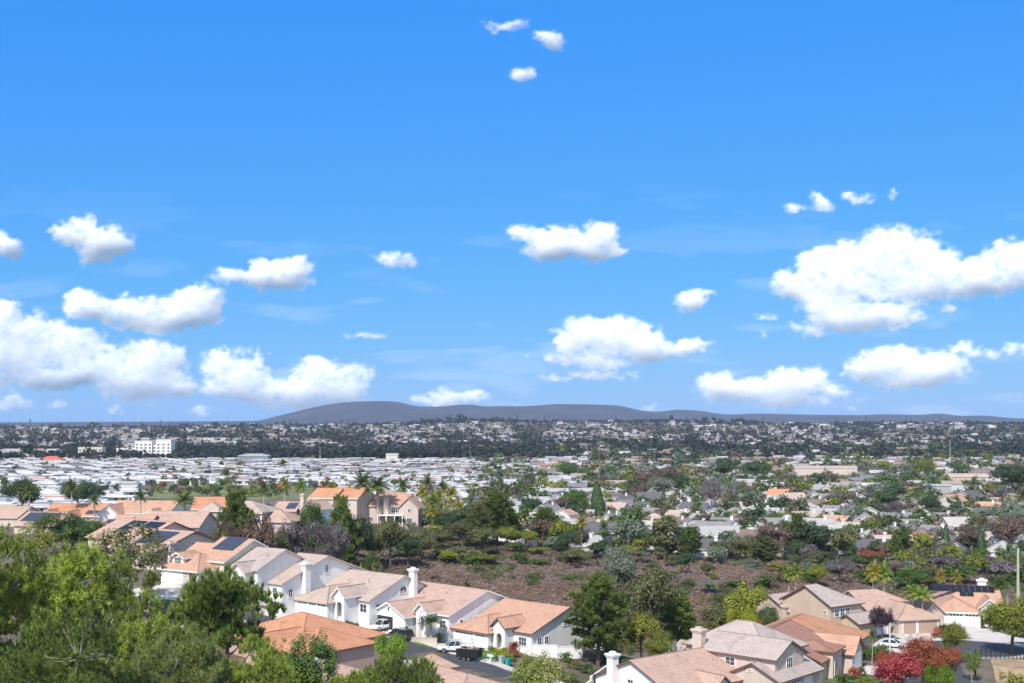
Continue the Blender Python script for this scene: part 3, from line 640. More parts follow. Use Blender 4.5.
        for k in range(15):
            c = Vector(L[k]) + Vector((0, 0, Z0)); b0 = Vector((.1, .05, max(2.5, c.z - 2.5))); m1 = b0.lerp(c, .6) + Vector((0, 0, -.3)); mb.tube(b0, m1, .13, .09, 6); mb.tube(m1, c, .09, .05, 5)
            for j in range(20):
                d = Vector(rdir(r, 1)[0]); d.z = abs(d.z) * .9 + .05 * d.z; e = c + d * lr[k]; q0 = c.lerp(e, .1); mb.tube(q0, e, .035, .014, 4)
                for i in range(3):
                    u = rr.uniform(.5, 1.06); g0 = c.lerp(e, u) + Vector((rr.gauss(0, .34), rr.gauss(0, .34), rr.gauss(0, .26)))
                    for i2 in range(3): tips.append(g0 + Vector((rr.gauss(0, .10), rr.gauss(0, .10), .16 * i2))); dirs.append((d.x * .4, d.y * .4, .75))
        V, Q = crown_needles(s, np.array(tips), np.array(dirs), 26, .34, .024, .9); h, wd_ = 13, 11.0; tm = mb
    elif kind == 'pineround':
        C, D = clumps(r, 950, 4.6, 4.0, 14, .36); C = C + np.array([0, 0, 5.6]); D = D * .7 + np.array([0, 0, .8]); V, Q = crown_needles(s, C, D, 30, .50, .045, .95); h, wd_ = 10, 9.5; tm = trunk_mb(8, .3, 4, s, 9, .15)
    elif kind in ('palm', 'palms'):
        mb = MB(); mb.tube((0, 0, 0), (.15, 0, 4), .26, .20, 9); mb.tube((.15, 0, 4), (.1, .05, 9.2), .20, .17, 9); rr = random.Random(s); Vs, Qs = [], []; c0 = Vector((.1, .05, 9.3)); nf = 26
        for k in range(nf):
            a = k * 2.39996; el = 1.35 - 1.7 * (k / nf) + rr.uniform(-.1, .1); L = rr.uniform(2.3, 2.9); pts = []; d = Vector((math.cos(a) * math.cos(el), math.sin(a) * math.cos(el), math.sin(el))); p = c0.copy()
            for i in range(8): pts.append(p.copy()); p += d * (L / 7); d.z -= .17; d.normalize()
            side = Vector((-math.sin(a), math.cos(a), 0))
            for i in range(7):
                for sg in (-1, 1):
                    for q_ in range(3):
                        b_ = pts[i].lerp(pts[i + 1], q_ / 3); wl = .75 * math.sin(math.pi * min(1, (i + q_ / 3 + 1) / 8.2)) + .12; dd = (pts[i + 1] - pts[i]).normalized(); tip = b_ + side * sg * wl + dd * wl * .5 + Vector((0, 0, -.25 * wl - rr.uniform(0, .15)))
                        bse = len(Vs); Vs += [b_, b_ + dd * .13, tip]; Qs.append((bse, bse + 1, bse + 2))
        V, Q = np.array([tuple(v) for v in Vs]), np.array(Qs); h, wd_ = 11.2, 5.0; tm = mb
    elif kind == 'fanpalm':
        mb = MB(); mb.tube((0, 0, 0), (.1, 0, 9.2), .24, .17, 9); rr = random.Random(s); P, N = [], []
        for k in range(420):
            a = rr.uniform(0, 6.283); el = rr.uniform(-.9, 1.4); rad = rr.uniform(.5, 1.55); P.append((rad * math.cos(a) * math.cos(el), rad * math.sin(a) * math.cos(el), 9.6 + rad * math.sin(el) * .9)); N.append((rr.gauss(0, 1), rr.gauss(0, 1), .6))
        V, Q = cards(np.array(P), np.array(N), .9, r, .5); h, wd_ = 11.0, 3.4; tm = mb
    elif kind == 'shrub':
        V, Q = crown_broad(s, 1.5, 1.1, 55, 18, 0.26, 0.42, 7, .5); V = V + np.array([0, 0, 1.05]); V[:, 2] = np.maximum(V[:, 2], .02); h, wd_ = 2.4, 3.6; tm = trunk_mb(1.2, .06, 1.0, s, 3)
    elif kind == 'shrubf':
        V, Q = crown_broad(s, 1.6, 1.1, 20, 10, 0.55, 0.5, 5, .5); V = V + np.array([0, 0, 1.0]); V[:, 2] = np.maximum(V[:, 2], .02); h, wd_ = 2.3, 3.8; tm = trunk_mb(1.2, .06, 1.0, s, 2)
    elif kind == 'dead':
        mb = trunk_mb(7, .2, 4, s, 14, .2, .98, .4); P, D = clumps(r, 130, 3.3, 3.0, 9); n = 130 * 16; d = rdir(r, n); PP = np.repeat(P, 16, 0) + np.array([0, 0, 4.8]); N = rdir(r, n)
        S = np.cross(d, N); S /= np.linalg.norm(S, axis=1, keepdims=True); L = (.5 + .7 * r.random(n))[:, None]; V = np.stack([PP - S * .035, PP + S * .035, PP + d * L], 1).reshape(-1, 3); Q = np.arange(n * 3).reshape(n, 3); h, wd_ = 8.4, 8.0; tm = mb
    bark = BARKG if kind in ('sparse', 'dead', 'pinef', 'pined') else (PALMB if 'palm' in kind else BARK)
    zt = V[:, 2]; lo, hi = np.percentile(zt, 0.3), np.percentile(zt, 99.7); rad = np.percentile(np.hypot(V[:, 0], V[:, 1]), 98.0)
    cm = fast_mesh(kind + '_crown', V, Q, [LEAF['green']]); t_ = mesh_of(tm, kind + '_trunk', [bark])
    comb = None
    PROTO[key] = (t_, cm, float(hi), float(2 * rad), bark); return PROTO[key]
def single_mesh(kind, seed, leaf):
    """trunk and crown joined in one mesh, for trees too small to show parts"""
    key = ('one', kind, seed, leaf)
    if key in PROTO: return PROTO[key]
    t_, cm, h, wd, bark = proto(kind, seed)
    bm = bmesh.new(); bm.from_mesh(cm); n0 = len(bm.faces); bm.from_mesh(t_)
    bm.faces.ensure_lookup_table()
    for f in bm.faces[n0:]: f.material_index = 1
    me = bpy.data.meshes.new(kind); bm.to_mesh(me); bm.free(); me.materials.clear(); me.materials.append(LEAF[leaf]); me.materials.append(bark)
    PROTO[key] = me; return me
TREES = []                                  # everything planted, for the labels and for spacing
NAMES = {'broad': 'broadleaf_tree', 'broadn': 'broadleaf_tree', 'sparse': 'broadleaf_tree', 'mid': 'broadleaf_tree', 'far': 'broadleaf_tree', 'cypress': 'cypress_tree', 'pine': 'pine_tree', 'pinef': 'pine_tree', 'pined': 'pine_tree', 'pineround': 'pine_tree', 'palm': 'palm_tree', 'fanpalm': 'fan_palm', 'shrub': 'shrub', 'shrubf': 'shrub', 'dead': 'bare_tree'}
def plant(kind, leaf, x, y, z, height, width, label=None, seed=None, group=None, rz=None, parts=True, name=None, cat=None, sink=0.0):
    seed = seed if seed is not None else random.randint(1, 4)
    t_, cm, h, wd, bark = proto(kind, seed)
    sx, sz = width / wd, height / h; name = name or NAMES[kind]
    rz = random.uniform(0, 6.283) if rz is None else rz
    cat = cat or ('shrub' if 'shrub' in kind else 'palm tree' if 'palm' in kind else 'tree')
    if parts:
        e = empty(name, (x, y, z - sink), rz); e.scale = (sx, sx, sz)
        c = link('crown', cm, e); c.material_slots[0].link = 'OBJECT'; c.material_slots[0].material = LEAF[leaf]; link('trunk', t_, e)
    else:
        e = link(name, single_mesh(kind, seed, leaf), None, (x, y, z - sink)); e.rotation_euler = (0, 0, rz); e.scale = (sx, sx, sz)
    tag(e, label, cat, group); TREES.append(dict(o=e, kind=kind, leaf=leaf, x=x, y=y, z=z, h=height, w=width, label=label))
    return e
def tall_px(kind, leaf, px, Y, top, wpx, label, seed=1, zs=1.3):
    """near tree: crown keeps its shape, the stem under it is as long as the hillside needs"""
    x = PX(px, Y); z = tz(x, Y); zt = H - (top - HOR) / F * Y; t_, cm, h, wd, bark = proto(kind, seed); s = wpx / F * Y / wd; gap = zt - z - h * s * zs
    e = plant(kind, leaf, x, Y, z - .1, h * s * zs, wpx / F * Y, label, seed=seed)
    for c in e.children: c.location = (0, 0, gap / (s * zs))
    if gap > .2:
        mb = MB(); mb.tube((0, 0, -.5), (0, 0, gap / (s * zs) + .3), .42, .33, 9); mb.build('lower_trunk', bark, e)
    return e
def tree_px(kind, leaf, px, Y, top, wpx, label, **k):
    if kind in ('pined', 'pineround') or (kind in ('broadn', 'bloom') and Y < 160): return tall_px(kind, leaf, px, Y, top, wpx, label, **k)
    """a tree at depth Y whose crown tops out at photo row top and is wpx wide"""
    x = PX(px, Y); z = tz(x, Y); zt = H - (top - HOR) / F * Y
    return plant(kind, leaf, x, Y, z - .1, max(1.0, zt - z), wpx / F * Y, label, **k)

# foreground pines on the camera's hillside
tree_px('pined', 'pine', 38, 84, 546, 168, 'large bright green pine with long grey limbs, filling the lower corner under the orange roofs', seed=1)
tree_px('pined', 'pine', -30, 78, 530, 110, 'tall green pine cut by the picture edge beside the large bright pine', seed=2)
tree_px('pined', 'pinedk', 92, 98, 562, 90, 'green pine standing just behind the large bright pine', seed=3)
tree_px('pinef', 'pine', 148, 92, 592, 95, 'upright shooting pine in front of the salmon-roofed garage house', seed=2)
tree_px('pined', 'pinelt', 186, 80, 626, 110, 'pale yellow-green soft pine below the round dense pine', seed=3)
tree_px('pined', 'pinelt', 118, 70, 650, 120, 'pale dry pine at the bottom edge before the upright shooting pine', seed=1)
tree_px('pineround', 'pinedk', 226, 128, 566, 104, 'round dense green pine before the grey-roofed white houses', seed=1, zs=1.45)
tree_px('pined', 'pine', 244, 88, 638, 80, 'green pine at the bottom edge between soft pine and glossy tree', seed=1)
tree_px('pined', 'pinedk', 52, 66, 606, 165, 'low green pine filling the bottom corner beneath the large bright pine', seed=2)
tree_px('pined', 'pinelt', 170, 70, 654, 110, 'soft pine tips along the bottom edge under the pale yellow-green pine', seed=2)
tree_px('pined', 'pine', 262, 82, 658, 100, 'green pine tips at the bottom edge before the dark glossy round tree', seed=3)
tree_px('pined', 'pine', 160, 84, 612, 90, 'dense pine between the large bright pine and the round dense pine', seed=1)
tree_px('broadn', 'green', 300, 106, 634, 74, 'dark glossy round tree below the orange hip roof', seed=1)
tree_px('pined', 'pinedk', 400, 96, 650, 100, 'pine with brownish tufts at the bottom edge before the street', seed=3)
tree_px('pined', 'pine', 352, 92, 668, 60, 'low pine tuft at the bottom edge below the chimney of the orange hip roof', seed=1)
tree_px('broadn', 'lime', 390, 150, 633, 34, 'small round lime-green tree beside the dark parked van', seed=2)
tree_px('broadn', 'bloom', 540, 140, 652, 62, 'bushy yellow-green tree with white blossom patches at the bottom edge', seed=3)
tree_px('broadn', 'citrus', 70, 262, 512, 70, 'dark green citrus tree before the solar-panelled salmon roof', seed=1)
tree_px('sparse', 'ygreen', 24, 180, 522, 64, 'yellow-green spreading tree behind the large bright pine', seed=1)
tree_px('sparse', 'olive', 130, 186, 524, 84, 'wide olive umbrella-shaped pine before the brown gabled house', seed=2, name='pine_tree')
tree_px('pinef', 'pine', 113, 118, 551, 62, 'slender pine on a bare reddish trunk before the driveway', seed=2)
tree_px('shrub', 'ygreen', 150, 196, 568, 24, 'olive bush at the driveway of the salmon-roofed garage house')
tree_px('pine', 'pinedk', 598, 183, 574, 68, 'big dark layered pine rising beyond the salmon-roofed white house', seed=2)
tree_px('broad', 'ygreen', 641, 186, 611, 44, 'yellowing tree touching the dark layered pine', seed=2)
tree_px('broadn', 'ygreen', 660, 180, 630, 32, 'low golden-green tree behind the white-gabled pink-tan roof', seed=1)
tree_px('broad', 'olive', 655, 206, 568, 64, 'olive-brown loose tree behind the yellowing tree', seed=3)
tree_px('pine', 'pinedk', 678, 214, 590, 44, 'dark half-hidden conifer between loose tree and grey two-storey roof', seed=1)
tree_px('shrub', 'sage', 676, 176, 640, 20, 'rounded sage shrub beside the beige chimney')
tree_px('broad', 'sage', 617, 262, 545, 46, 'pale sage-green tree on the brush slope above the dark layered pine', seed=1)
tree_px('broadn', 'yellow', 742, 196, 607, 34, 'bright yellow tree behind the grey two-storey roof', seed=2)
tree_px('broad', 'ygreen', 748, 216, 583, 56, 'big olive-gold tree behind the bright yellow tree', seed=1)
tree_px('broadn', 'dark', 768, 206, 604, 24, 'dark bush between gold tree and tan gabled house', seed=3)
tree_px('shrub', 'rust', 757, 190, 618, 16, 'small rusty bush beside the bright yellow tree')
tree_px('broad', 'olive', 722, 226, 600, 44, 'low olive tree on the brush slope beside the big olive-gold tree', seed=2)
tree_px('broadn', 'plum', 882, 213, 606, 24, 'dark plum-coloured tree before the pink-tan garage', seed=2)
tree_px('broadn', 'rust', 931, 166, 637, 60, 'rust and green autumn tree beside the turning circle', seed=1)
tree_px('broad', 'red', 902, 158, 652, 54, 'crimson autumn tree at the bottom edge by the lawn', seed=3)
tree_px('broadn', 'rust', 890, 172, 650, 34, 'orange-red tree between crimson tree and white car', seed=4)
tree_px('broadn', 'ygreen', 955, 186, 621, 26, 'tall narrow yellow-green tree at the mouth of the turning circle', seed=3)
tree_px('sparse', 'lime', 972, 176, 648, 22, 'thin young lime tree beside the curved black fence', seed=1)
tree_px('broadn', 'lime', 938, 160, 664, 34, 'yellow-lime bush at the bottom edge under the rust tree', seed=2)
tree_px('broadn', 'ygreen', 1012, 199, 598, 62, 'large green tree with orange tips on a thin trunk inside the curved fence', seed=2)
tree_px('shrub', 'ygreen', 1010, 168, 672, 36, 'low yellow bush on the bare tan slope')
# palms near
for a in ((795, 262, 562, 20, 'palmlt', 'bright palm on paired pale trunks rising behind the grey-roofed tan house'), (789, 262, 566, 14, 'palmlt', 'smaller bright palm leaning beside its taller twin behind the grey-roofed tan house'),
          (873, 250, 560, 18, 'palmyl', 'yellowish palm behind the pink-tan ridge'), (884, 250, 561, 22, 'palmlt', 'lime palm beside the yellowish palm behind the pink-tan ridge'),
          (941, 262, 567, 13, 'palmyl', 'yellow palm behind the black-panelled roof'), (957, 262, 569, 13, 'palmyl', 'second yellow palm behind the black-panelled roof, nearer the white chimney'),
          (912, 226, 583, 26, 'palmlt', 'feathery palm before the white side wall of the triple garage house'), (923, 222, 585, 26, 'palmlt', 'darker feathery palm overlapping the eave of the triple garage house'),
          (1000, 236, 576, 24, 'palm', 'green palm close beside the salmon gable by the arched entry'), (1007, 245, 572, 26, 'palm', 'tall green palm behind the green tree with orange tips'),
          (872, 190, 628, 10, 'palm', 'young palm in the garden strip by the two driveways')):
    tree_px('palm', a[4], a[0], a[1], a[2], a[3], a[5])
for a in ((362, 372, 471, 30, 'palm', 'tall palm with two-tone crown before the pink two-storey house'), (377, 366, 474, 32, 'palm', 'tall dark palm beside the chimney of the pink two-storey house'), (403, 400, 476, 20, 'palm', 'dark palm behind the pink two-storey roof'),
          (422, 392, 484, 16, 'palmyl', 'yellowing palm closest to the pink two-storey gable'), (427, 395, 473, 18, 'palm', 'tallest palm of the clump beyond the pink two-storey gable'), (438, 390, 488, 20, 'palmyl', 'golden palm in the middle of the palm clump'),
          (444, 398, 479, 16, 'palm', 'green palm rising over the golden palm'), (452, 388, 484, 20, 'palmyl', 'drooping golden-green palm at the far side of the clump'), (433, 380, 494, 22, 'palmlt', 'low bright palm at the foot of the palm clump'), (459, 385, 500, 16, 'palmyl', 'low yellow palm at the outer end of the palm clump'),
          (72, 330, 478, 18, 'palm', 'palm standing before the orange roof in front of mobile homes'), (94, 322, 493, 18, 'palm', 'drooping palm over the orange roof'), (141, 316, 488, 16, 'palm', 'dark small palm above the salmon gable'), (184, 325, 492, 26, 'palm', 'shaggy dark palm between two orange roofs'),
          (29, 300, 482, 18, 'palm', 'grey-green palm among the dark trees by the pink roof'), (285, 420, 476, 16, 'palmyl', 'yellow palm on the green strip before the mobile homes'), (264, 400, 480, 14, 'palm', 'palm on the green strip beside the orange-fruited tree'), (300, 400, 478, 12, 'palmlt', 'bright palm at the end of the green strip'),
          (331, 372, 480, 14, 'palmyl', 'orange-skirted palm behind the orange gable'), (25, 470, 478, 10, 'fan', 'thin palm behind the dark conifers')):
    k = 'palm' if a[4] != 'fan' else 'fanpalm'
    tree_px(k, 'palm' if a[4] == 'fan' else a[4], a[0], a[1], a[2], a[3], a[5])
# trees of the plateau and the canyon edge
for a in (('broad', 'dark', 22, 395, 478, 44, 'dark spreading tree above the pink roof at the picture edge'), ('broadn', 'dark', 78, 420, 480, 36, 'round blackish tree among mobile homes behind the orange roof'), ('broad', 'dark', 100, 400, 485, 18, 'small dark tree beside the round blackish tree'),
          ('pine', 'pinedk', 236, 255, 492, 44, 'dark conifer over the purplish trees'), ('dead', 'brown', 226, 246, 518, 36, 'brown bare tree below the dark conifer'), ('broad', 'brown', 256, 250, 514, 40, 'purplish-brown tree before the two-storey tan roof'), ('broad', 'olive', 222, 240, 528, 26, 'olive tree behind the solar-panelled house'),
          ('broadn', 'green', 312, 282, 500, 32, 'dark green rounded tree behind the grey-leaved trees'), ('pine', 'pinedk', 341, 290, 496, 34, 'dark conifer before the orange gable'), ('broad', 'grey', 292, 262, 520, 34, 'grey-leaved tree behind the white gables'), ('dead', 'grey', 318, 262, 518, 48, 'large greyish bare tree above the arched-window gable'),
          ('broad', 'grey', 338, 266, 522, 30, 'grey tree at the end of the grey-leaved row'), ('broad', 'olive', 278, 258, 530, 30, 'olive tree under the grey-leaved trees'), ('broad', 'dark', 355, 296, 515, 38, 'dark oak below the pink two-storey house'), ('broad', 'olive', 390, 304, 519, 40, 'olive oak below the patio of the pink house'),
          ('broad', 'dark', 372, 305, 530, 36, 'shadowy oak between two other oaks below the pink house'), ('broad', 'olive', 420, 315, 526, 34, 'low olive scrub tree beyond the patio cover'), ('broad', 'dark', 408, 305, 534, 30, 'dark scrub tree at the top of the brush'),
          ('broadn', 'green', 372, 262, 551, 18, 'small bright green tree behind the long grey-pink roof'), ('shrub', 'yellow', 356, 250, 562, 18, 'bright yellow bush behind the long grey-pink roof'), ('broad', 'olive', 378, 258, 562, 22, 'olive bush beside the small bright green tree'),
          ('pine', 'pinedk', 497, 345, 492, 42, 'tall dark pine at the head of the canyon'), ('pine', 'olive', 478, 340, 503, 36, 'olive pine before the tall dark pine'), ('broad', 'olive', 462, 335, 520, 34, 'olive canyon tree by the dirt bank'), ('broad', 'olive', 484, 330, 526, 36, 'dull green canyon tree under the olive pine'),
          ('broad', 'ygreen', 507, 340, 526, 34, 'yellow-green canyon tree above the brush'), ('broad', 'ygreen', 526, 345, 530, 28, 'golden bush tree above the brush'), ('broad', 'ygreen', 540, 350, 540, 28, 'mustard-coloured bush tree at the brush edge'), ('pine', 'pinedk', 544, 372, 507, 34, 'dark conifer at the head of the street of white houses'),
          ('broad', 'dark', 528, 378, 496, 26, 'blue-green tree behind the dark conifers'), ('broadn', 'dark', 568, 372, 532, 30, 'dark round tree below the pale row of houses'), ('broad', 'green', 580, 378, 522, 22, 'bluish tree beside the dark round tree'), ('broad', 'dark', 450, 350, 512, 30, 'dark green tree at the dirt bank'),
          ('broad', 'brown', 560, 400, 498, 24, 'brown leafless tree beside the bushy green tree'), ('broadn', 'green', 576, 430, 490, 28, 'bushy green tree beside the tall cypress'), ('cypress', 'dark', 597, 450, 482, 13, 'tall dark cypress beside the valley street'), ('cypress', 'dark', 600, 446, 494, 12, 'shorter dark cypress touching the tall cypress'),
          ('broadn', 'green', 643, 385, 531, 24, 'round green tree on the valley street'), ('broad', 'green', 605, 395, 530, 22, 'green tree beside the white valley house'), ('broadn', 'dark', 688, 365, 552, 24, 'round dark tree at the end of the valley street'),
          ('broad', 'brown', 650, 520, 468, 34, 'big red-brown tree in the valley'), ('broad', 'brown', 668, 500, 466, 26, 'maroon tree beside the big red-brown tree'), ('broad', 'sage', 658, 470, 476, 32, 'grey-green dome-shaped tree in the valley'), ('broad', 'dark', 678, 480, 473, 28, 'dark tree behind the grey-green dome tree'),
          ('broad', 'brown', 640, 470, 483, 26, 'brownish tree below the big red-brown tree'), ('dead', 'grey', 716, 440, 477, 44, 'big grey bare eucalyptus'), ('sparse', 'sage', 735, 430, 480, 34, 'pale grey eucalyptus beside the big grey bare one'), ('broad', 'dark', 722, 520, 458, 28, 'dark green domed tree behind the grey eucalyptus'),
          ('broad', 'dark', 757, 520, 460, 28, 'large blue-green domed tree by the tan houses'), ('broad', 'brown', 775, 400, 524, 40, 'large bare-looking brown tree above the canyon'), ('broad', 'olive', 745, 350, 538, 34, 'wide olive tree at the canyon rim'), ('pine', 'olive', 765, 345, 536, 34, 'rust-tinged olive pine at the canyon rim'),
          ('broad', 'dark', 800, 372, 540, 26, 'dark green tree growing against the big brown canyon-rim tree'), ('sparse', 'sage', 748, 316, 558, 34, 'grey-green eucalyptus at the brush edge'), ('pine', 'olive', 822, 330, 552, 50, 'open-branched pine behind the tan gabled house'), ('broad', 'ygreen', 778, 330, 563, 26, 'pale shaggy tree beside paired palm trunks'),
          ('broad', 'rust', 872, 345, 550, 32, 'rust-coloured tree beyond the pink-tan ridge'), ('broad', 'olive', 850, 335, 556, 30, 'dull olive tree beyond the pink-tan ridge'), ('broad', 'green', 915, 290, 568, 44, 'spreading green tree behind the pink-tan ridge'), ('broad', 'grey', 925, 340, 552, 26, 'grey shrubby tree above the black-panelled roof'),
          ('broad', 'dark', 892, 560, 482, 40, 'big dark green oak amid the valley roofs'), ('dead', 'grey', 890, 500, 500, 32, 'silvery bare tree before the big dark oak'), ('broad', 'dark', 930, 520, 497, 22, 'dark leaning tree beside the red-orange awning'), ('broad', 'brown', 970, 420, 524, 36, 'brown-grey bare tree by the thin pole'),
          ('broad', 'brown', 1012, 430, 516, 44, 'large brown bare tree at the picture edge'), ('broad', 'sage', 1010, 500, 500, 44, 'sage-green tree at the picture edge'), ('broad', 'dark', 1012, 600, 462, 40, 'big blue-green tree at the picture edge'), ('dead', 'grey', 1004, 540, 484, 20, 'pinkish-grey bare tree under the big blue-green tree'),
          ('broadn', 'ygreen', 926, 700, 459, 22, 'bright olive-yellow round tree before the white gabled house'), ('broadn', 'ygreen', 884, 680, 460, 16, 'yellow-tinged round tree beyond the big dark oak'), ('broad', 'dark', 530, 640, 473, 16, 'very dark round tree at the shopping street'), ('broadn', 'green', 545, 650, 470, 16, 'green round tree beside the very dark one'),
          ('broadn', 'green', 566, 640, 462, 20, 'tall bright green tree by the long pale roof'), ('broadn', 'green', 585, 645, 468, 16, 'second bright green tree by the long pale roof, next to the olive cypress'), ('pine', 'olive', 598, 660, 450, 15, 'tall olive-brown conifer rising over the green trees'), ('broadn', 'ygreen', 624, 640, 472, 20, 'lime round tree before the salmon roofs'), ('shrub', 'ygreen', 558, 600, 480, 18, 'yellow-green clipped hedge along the long pale roof')):
    Y_ = a[3]
    if Y_ >= 365:
        ratio = {'cypress': 3.0, 'pine': 1.15, 'dead': .95}.get(a[0], .92); _x, _y, _z, _ok = GROUND_AT([a[2]], [a[4] + ratio * a[5]]); Y_ = float(_y[0]) if _ok[0] else Y_
    tree_px(a[0], a[1], a[2], Y_, a[4], a[5], a[6])
# ------------------------------------------------------------------ houses
def slope(mb, pts, th=0.2, m_top=0, m_side=1, drop_sides=True):
    """roof slope polygon, first edge = eave, given counter-clockwise from above"""
    P = [Vector(p) for p in pts]; e = (P[1] - P[0]).normalized(); n = (P[1] - P[0]).cross(P[-1] - P[0]).normalized()
    if n.z < 0: P = [P[1], P[0]] + P[2:][::-1]; e = (P[1] - P[0]).normalized(); n = (P[1] - P[0]).cross(P[-1] - P[0]).normalized()
    up = n.cross(e)
    mb.poly(P, m_top, [((p - P[0]).dot(e) + P[0].x * .37, (p - P[0]).dot(up)) for p in P])
    B = [p - Vector((0, 0, th)) for p in P]; mb.poly(B[::-1], m_side)
    k = len(P)
    for i in range(k): mb.poly([P[i], B[i], B[(i + 1) % k], P[(i + 1) % k]][::-1] if False else [B[i], B[(i + 1) % k], P[(i + 1) % k], P[i]], m_side)

def roof_block(mbr, mbw, blk, walls=True):
    x0, x1, y0, y1, eave, rise, typ = blk[:7]; o = 0.5; th = .22
    gy = 'y' in typ; a0, a1, b0, b1 = (x0, x1, y0, y1) if not gy else (y0, y1, x0, x1)      # a = along the ridge, b = across
    M = (lambda a, b, z: (a, b, z)) if not gy else (lambda a, b, z: (b, a, z))
    half = (b1 - b0) / 2; bc = (b0 + b1) / 2; pit = rise / half; ze = eave - pit * o + .12; zr = eave + rise + .12; run = half + o
    hl = 'h' in typ or 'L' in typ; hr = 'h' in typ or 'R' in typ                             # hipped ends
    if 'l' in typ: hl = False
    if 'r' in typ: hr = False
    A0, A1, B0, B1 = a0 - o, a1 + o, b0 - o, b1 + o
    r0 = A0 + (run if hl else 0); r1 = A1 - (run if hr else 0)
    if r0 > r1: r0 = r1 = (r0 + r1) / 2
    if walls: mbw.box(x0, x1, y0, y1, -3.5, eave - .02)
    s1 = [M(A0, B0, ze), M(A1, B0, ze), M(r1, bc, zr), M(r0, bc, zr)]; s2 = [M(A1, B1, ze), M(A0, B1, ze), M(r0, bc, zr), M(r1, bc, zr)]
    for s in (s1, s2): slope(mbr, s, th)
    if hl: slope(mbr, [M(A0, B1, ze), M(A0, B0, ze), M(r0, bc, zr)], th)
    if hr: slope(mbr, [M(A1, B0, ze), M(A1, B1, ze), M(r1, bc, zr)], th)
    if r1 - r0 > .5:                                                                         # ridge tiles
        a, b = M(r0 + .02, bc - .12, zr - .08), M(r1 - .02, bc + .12, zr + .03); mbr.box(min(a[0], b[0]), max(a[0], b[0]), min(a[1], b[1]), max(a[1], b[1]), a[2], b[2], 2)
    for hip, ra, ea in ((hl, r0, A0), (hr, r1, A1)):
        if hip:
            for bb in (B0, B1): mbr.tube(M(ra, bc, zr - .05), M(ea, bb, ze - .04), .11, .11, 6, 2)
    for hip, aa, ins in ((hl, a0, .35), (hr, a1, -.35)):
        if not hip and walls:                                                                # gable infill
            zt = eave + rise - .1; mbw.prism([M(aa, b0, eave - .03), M(aa, b1, eave - .03), M(aa, bc, zt)], Vector(M(ins, 0, 0)))

def place(side, plane, u, n, z):
    """point at u along a wall, n out from it"""
    return {'F': (u, plane - n, z), 'B': (u, plane + n, z), 'R': (plane + n, u, z), 'L': (plane - n, u, z)}[side]
def pbox(mb, side, plane, u0, u1, n0, n1, z0, z1, m=0):
    a, b = place(side, plane, u0, n0, z0), place(side, plane, u1, n1, z1)
    mb.box(min(a[0], b[0]), max(a[0], b[0]), min(a[1], b[1]), max(a[1], b[1]), z0, z1, m)
OUT = {'F': (0, -1, 0), 'B': (0, 1, 0), 'R': (1, 0, 0), 'L': (-1, 0, 0)}
def window(root, side, plane, u, z, w_, h, arch=False, trim=TRIMW, glass=None, mull=1, bar=True, detail=True):
    fr = MB(); gl = MB(); f = .09; g = glass or GLASS
    pbox(gl, side, plane, u - w_ / 2 + .02, u + w_ / 2 - .02, .01, .045, z + .02, z + h - .02)
    if arch:
        n = 10; r = w_ / 2; zc = z + h
        pts = [place(side, plane, u + r * math.cos(t), .01, zc + r * math.sin(t) - .03) for t in np.linspace(0, math.pi, n)]
        gl.prism(pts, Vector(OUT[side]) * .035)
        for i in range(n - 1):
            t0, t1 = math.pi * i / (n - 1), math.pi * (i + 1) / (n - 1); q = [place(side, plane, u + rr * math.cos(t), .0, zc + rr * math.sin(t)) for rr, t in ((r - f / 2, t0), (r + f, t0), (r + f, t1), (r - f / 2, t1))]
            fr.prism(q, Vector(OUT[side]) * .09)
        pbox(fr, side, plane, u - .025, u + .025, .0, .07, zc, zc + r)
    pbox(fr, side, plane, u - w_ / 2 - f, u - w_ / 2 + .02, 0, .09, z - f, z + h + (0 if arch else f)); pbox(fr, side, plane, u + w_ / 2 - .02, u + w_ / 2 + f, 0, .09, z - f, z + h + (0 if arch else f))
    pbox(fr, side, plane, u - w_ / 2, u + w_ / 2, 0, .11, z - f, z + .02); pbox(fr, side, plane, u - w_ / 2, u + w_ / 2, 0, .085, z + h - .03, z + h + (.04 if arch else f))
    for k in range(1, mull + 1): c = u - w_ / 2 + w_ * k / (mull + 1); pbox(fr, side, plane, c - .03, c + .03, 0, .075, z, z + h)
    if bar: pbox(fr, side, plane, u - w_ / 2, u + w_ / 2, 0, .06, z + h * .5 - .02, z + h * .5 + .02)
    wo = fr.build('window', trim, root); gl.build('pane', g, wo); return wo
def garage(root, side, plane, u0, u1, h=2.25, mat=None, wins=True, trim=TRIMW, z=0.02):
    mb = MB(); pbox(mb, side, plane, u0, u1, -.02, .03, z, z + h)
    for k in range(4):                                                                       # raised sections
        zz = z + .05 + k * h / 4; nn = max(2, int((u1 - u0) / .62)); 
        for j in range(nn):
            a = u0 + .06 + j * (u1 - u0 - .12) / nn
            if k == 3 and wins: pbox(mb, side, plane, a + .08, a + (u1 - u0 - .12) / nn - .08, .02, .045, zz + .12, zz + h / 4 - .14, 1)
            else: pbox(mb, side, plane, a + .04, a + (u1 - u0 - .12) / nn - .04, .02, .05, zz + .03, zz + h / 4 - .07)
    pbox(mb, side, plane, u0 - .14, u0 + .0, 0, .08, z, z + h + .14, 2); pbox(mb, side, plane, u1, u1 + .14, 0, .08, z, z + h + .14, 2); pbox(mb, side, plane, u0, u1, 0, .08, z + h, z + h + .14, 2)
    mb.build('garage_door', [mat or GARAGE, GLASS, trim], root)
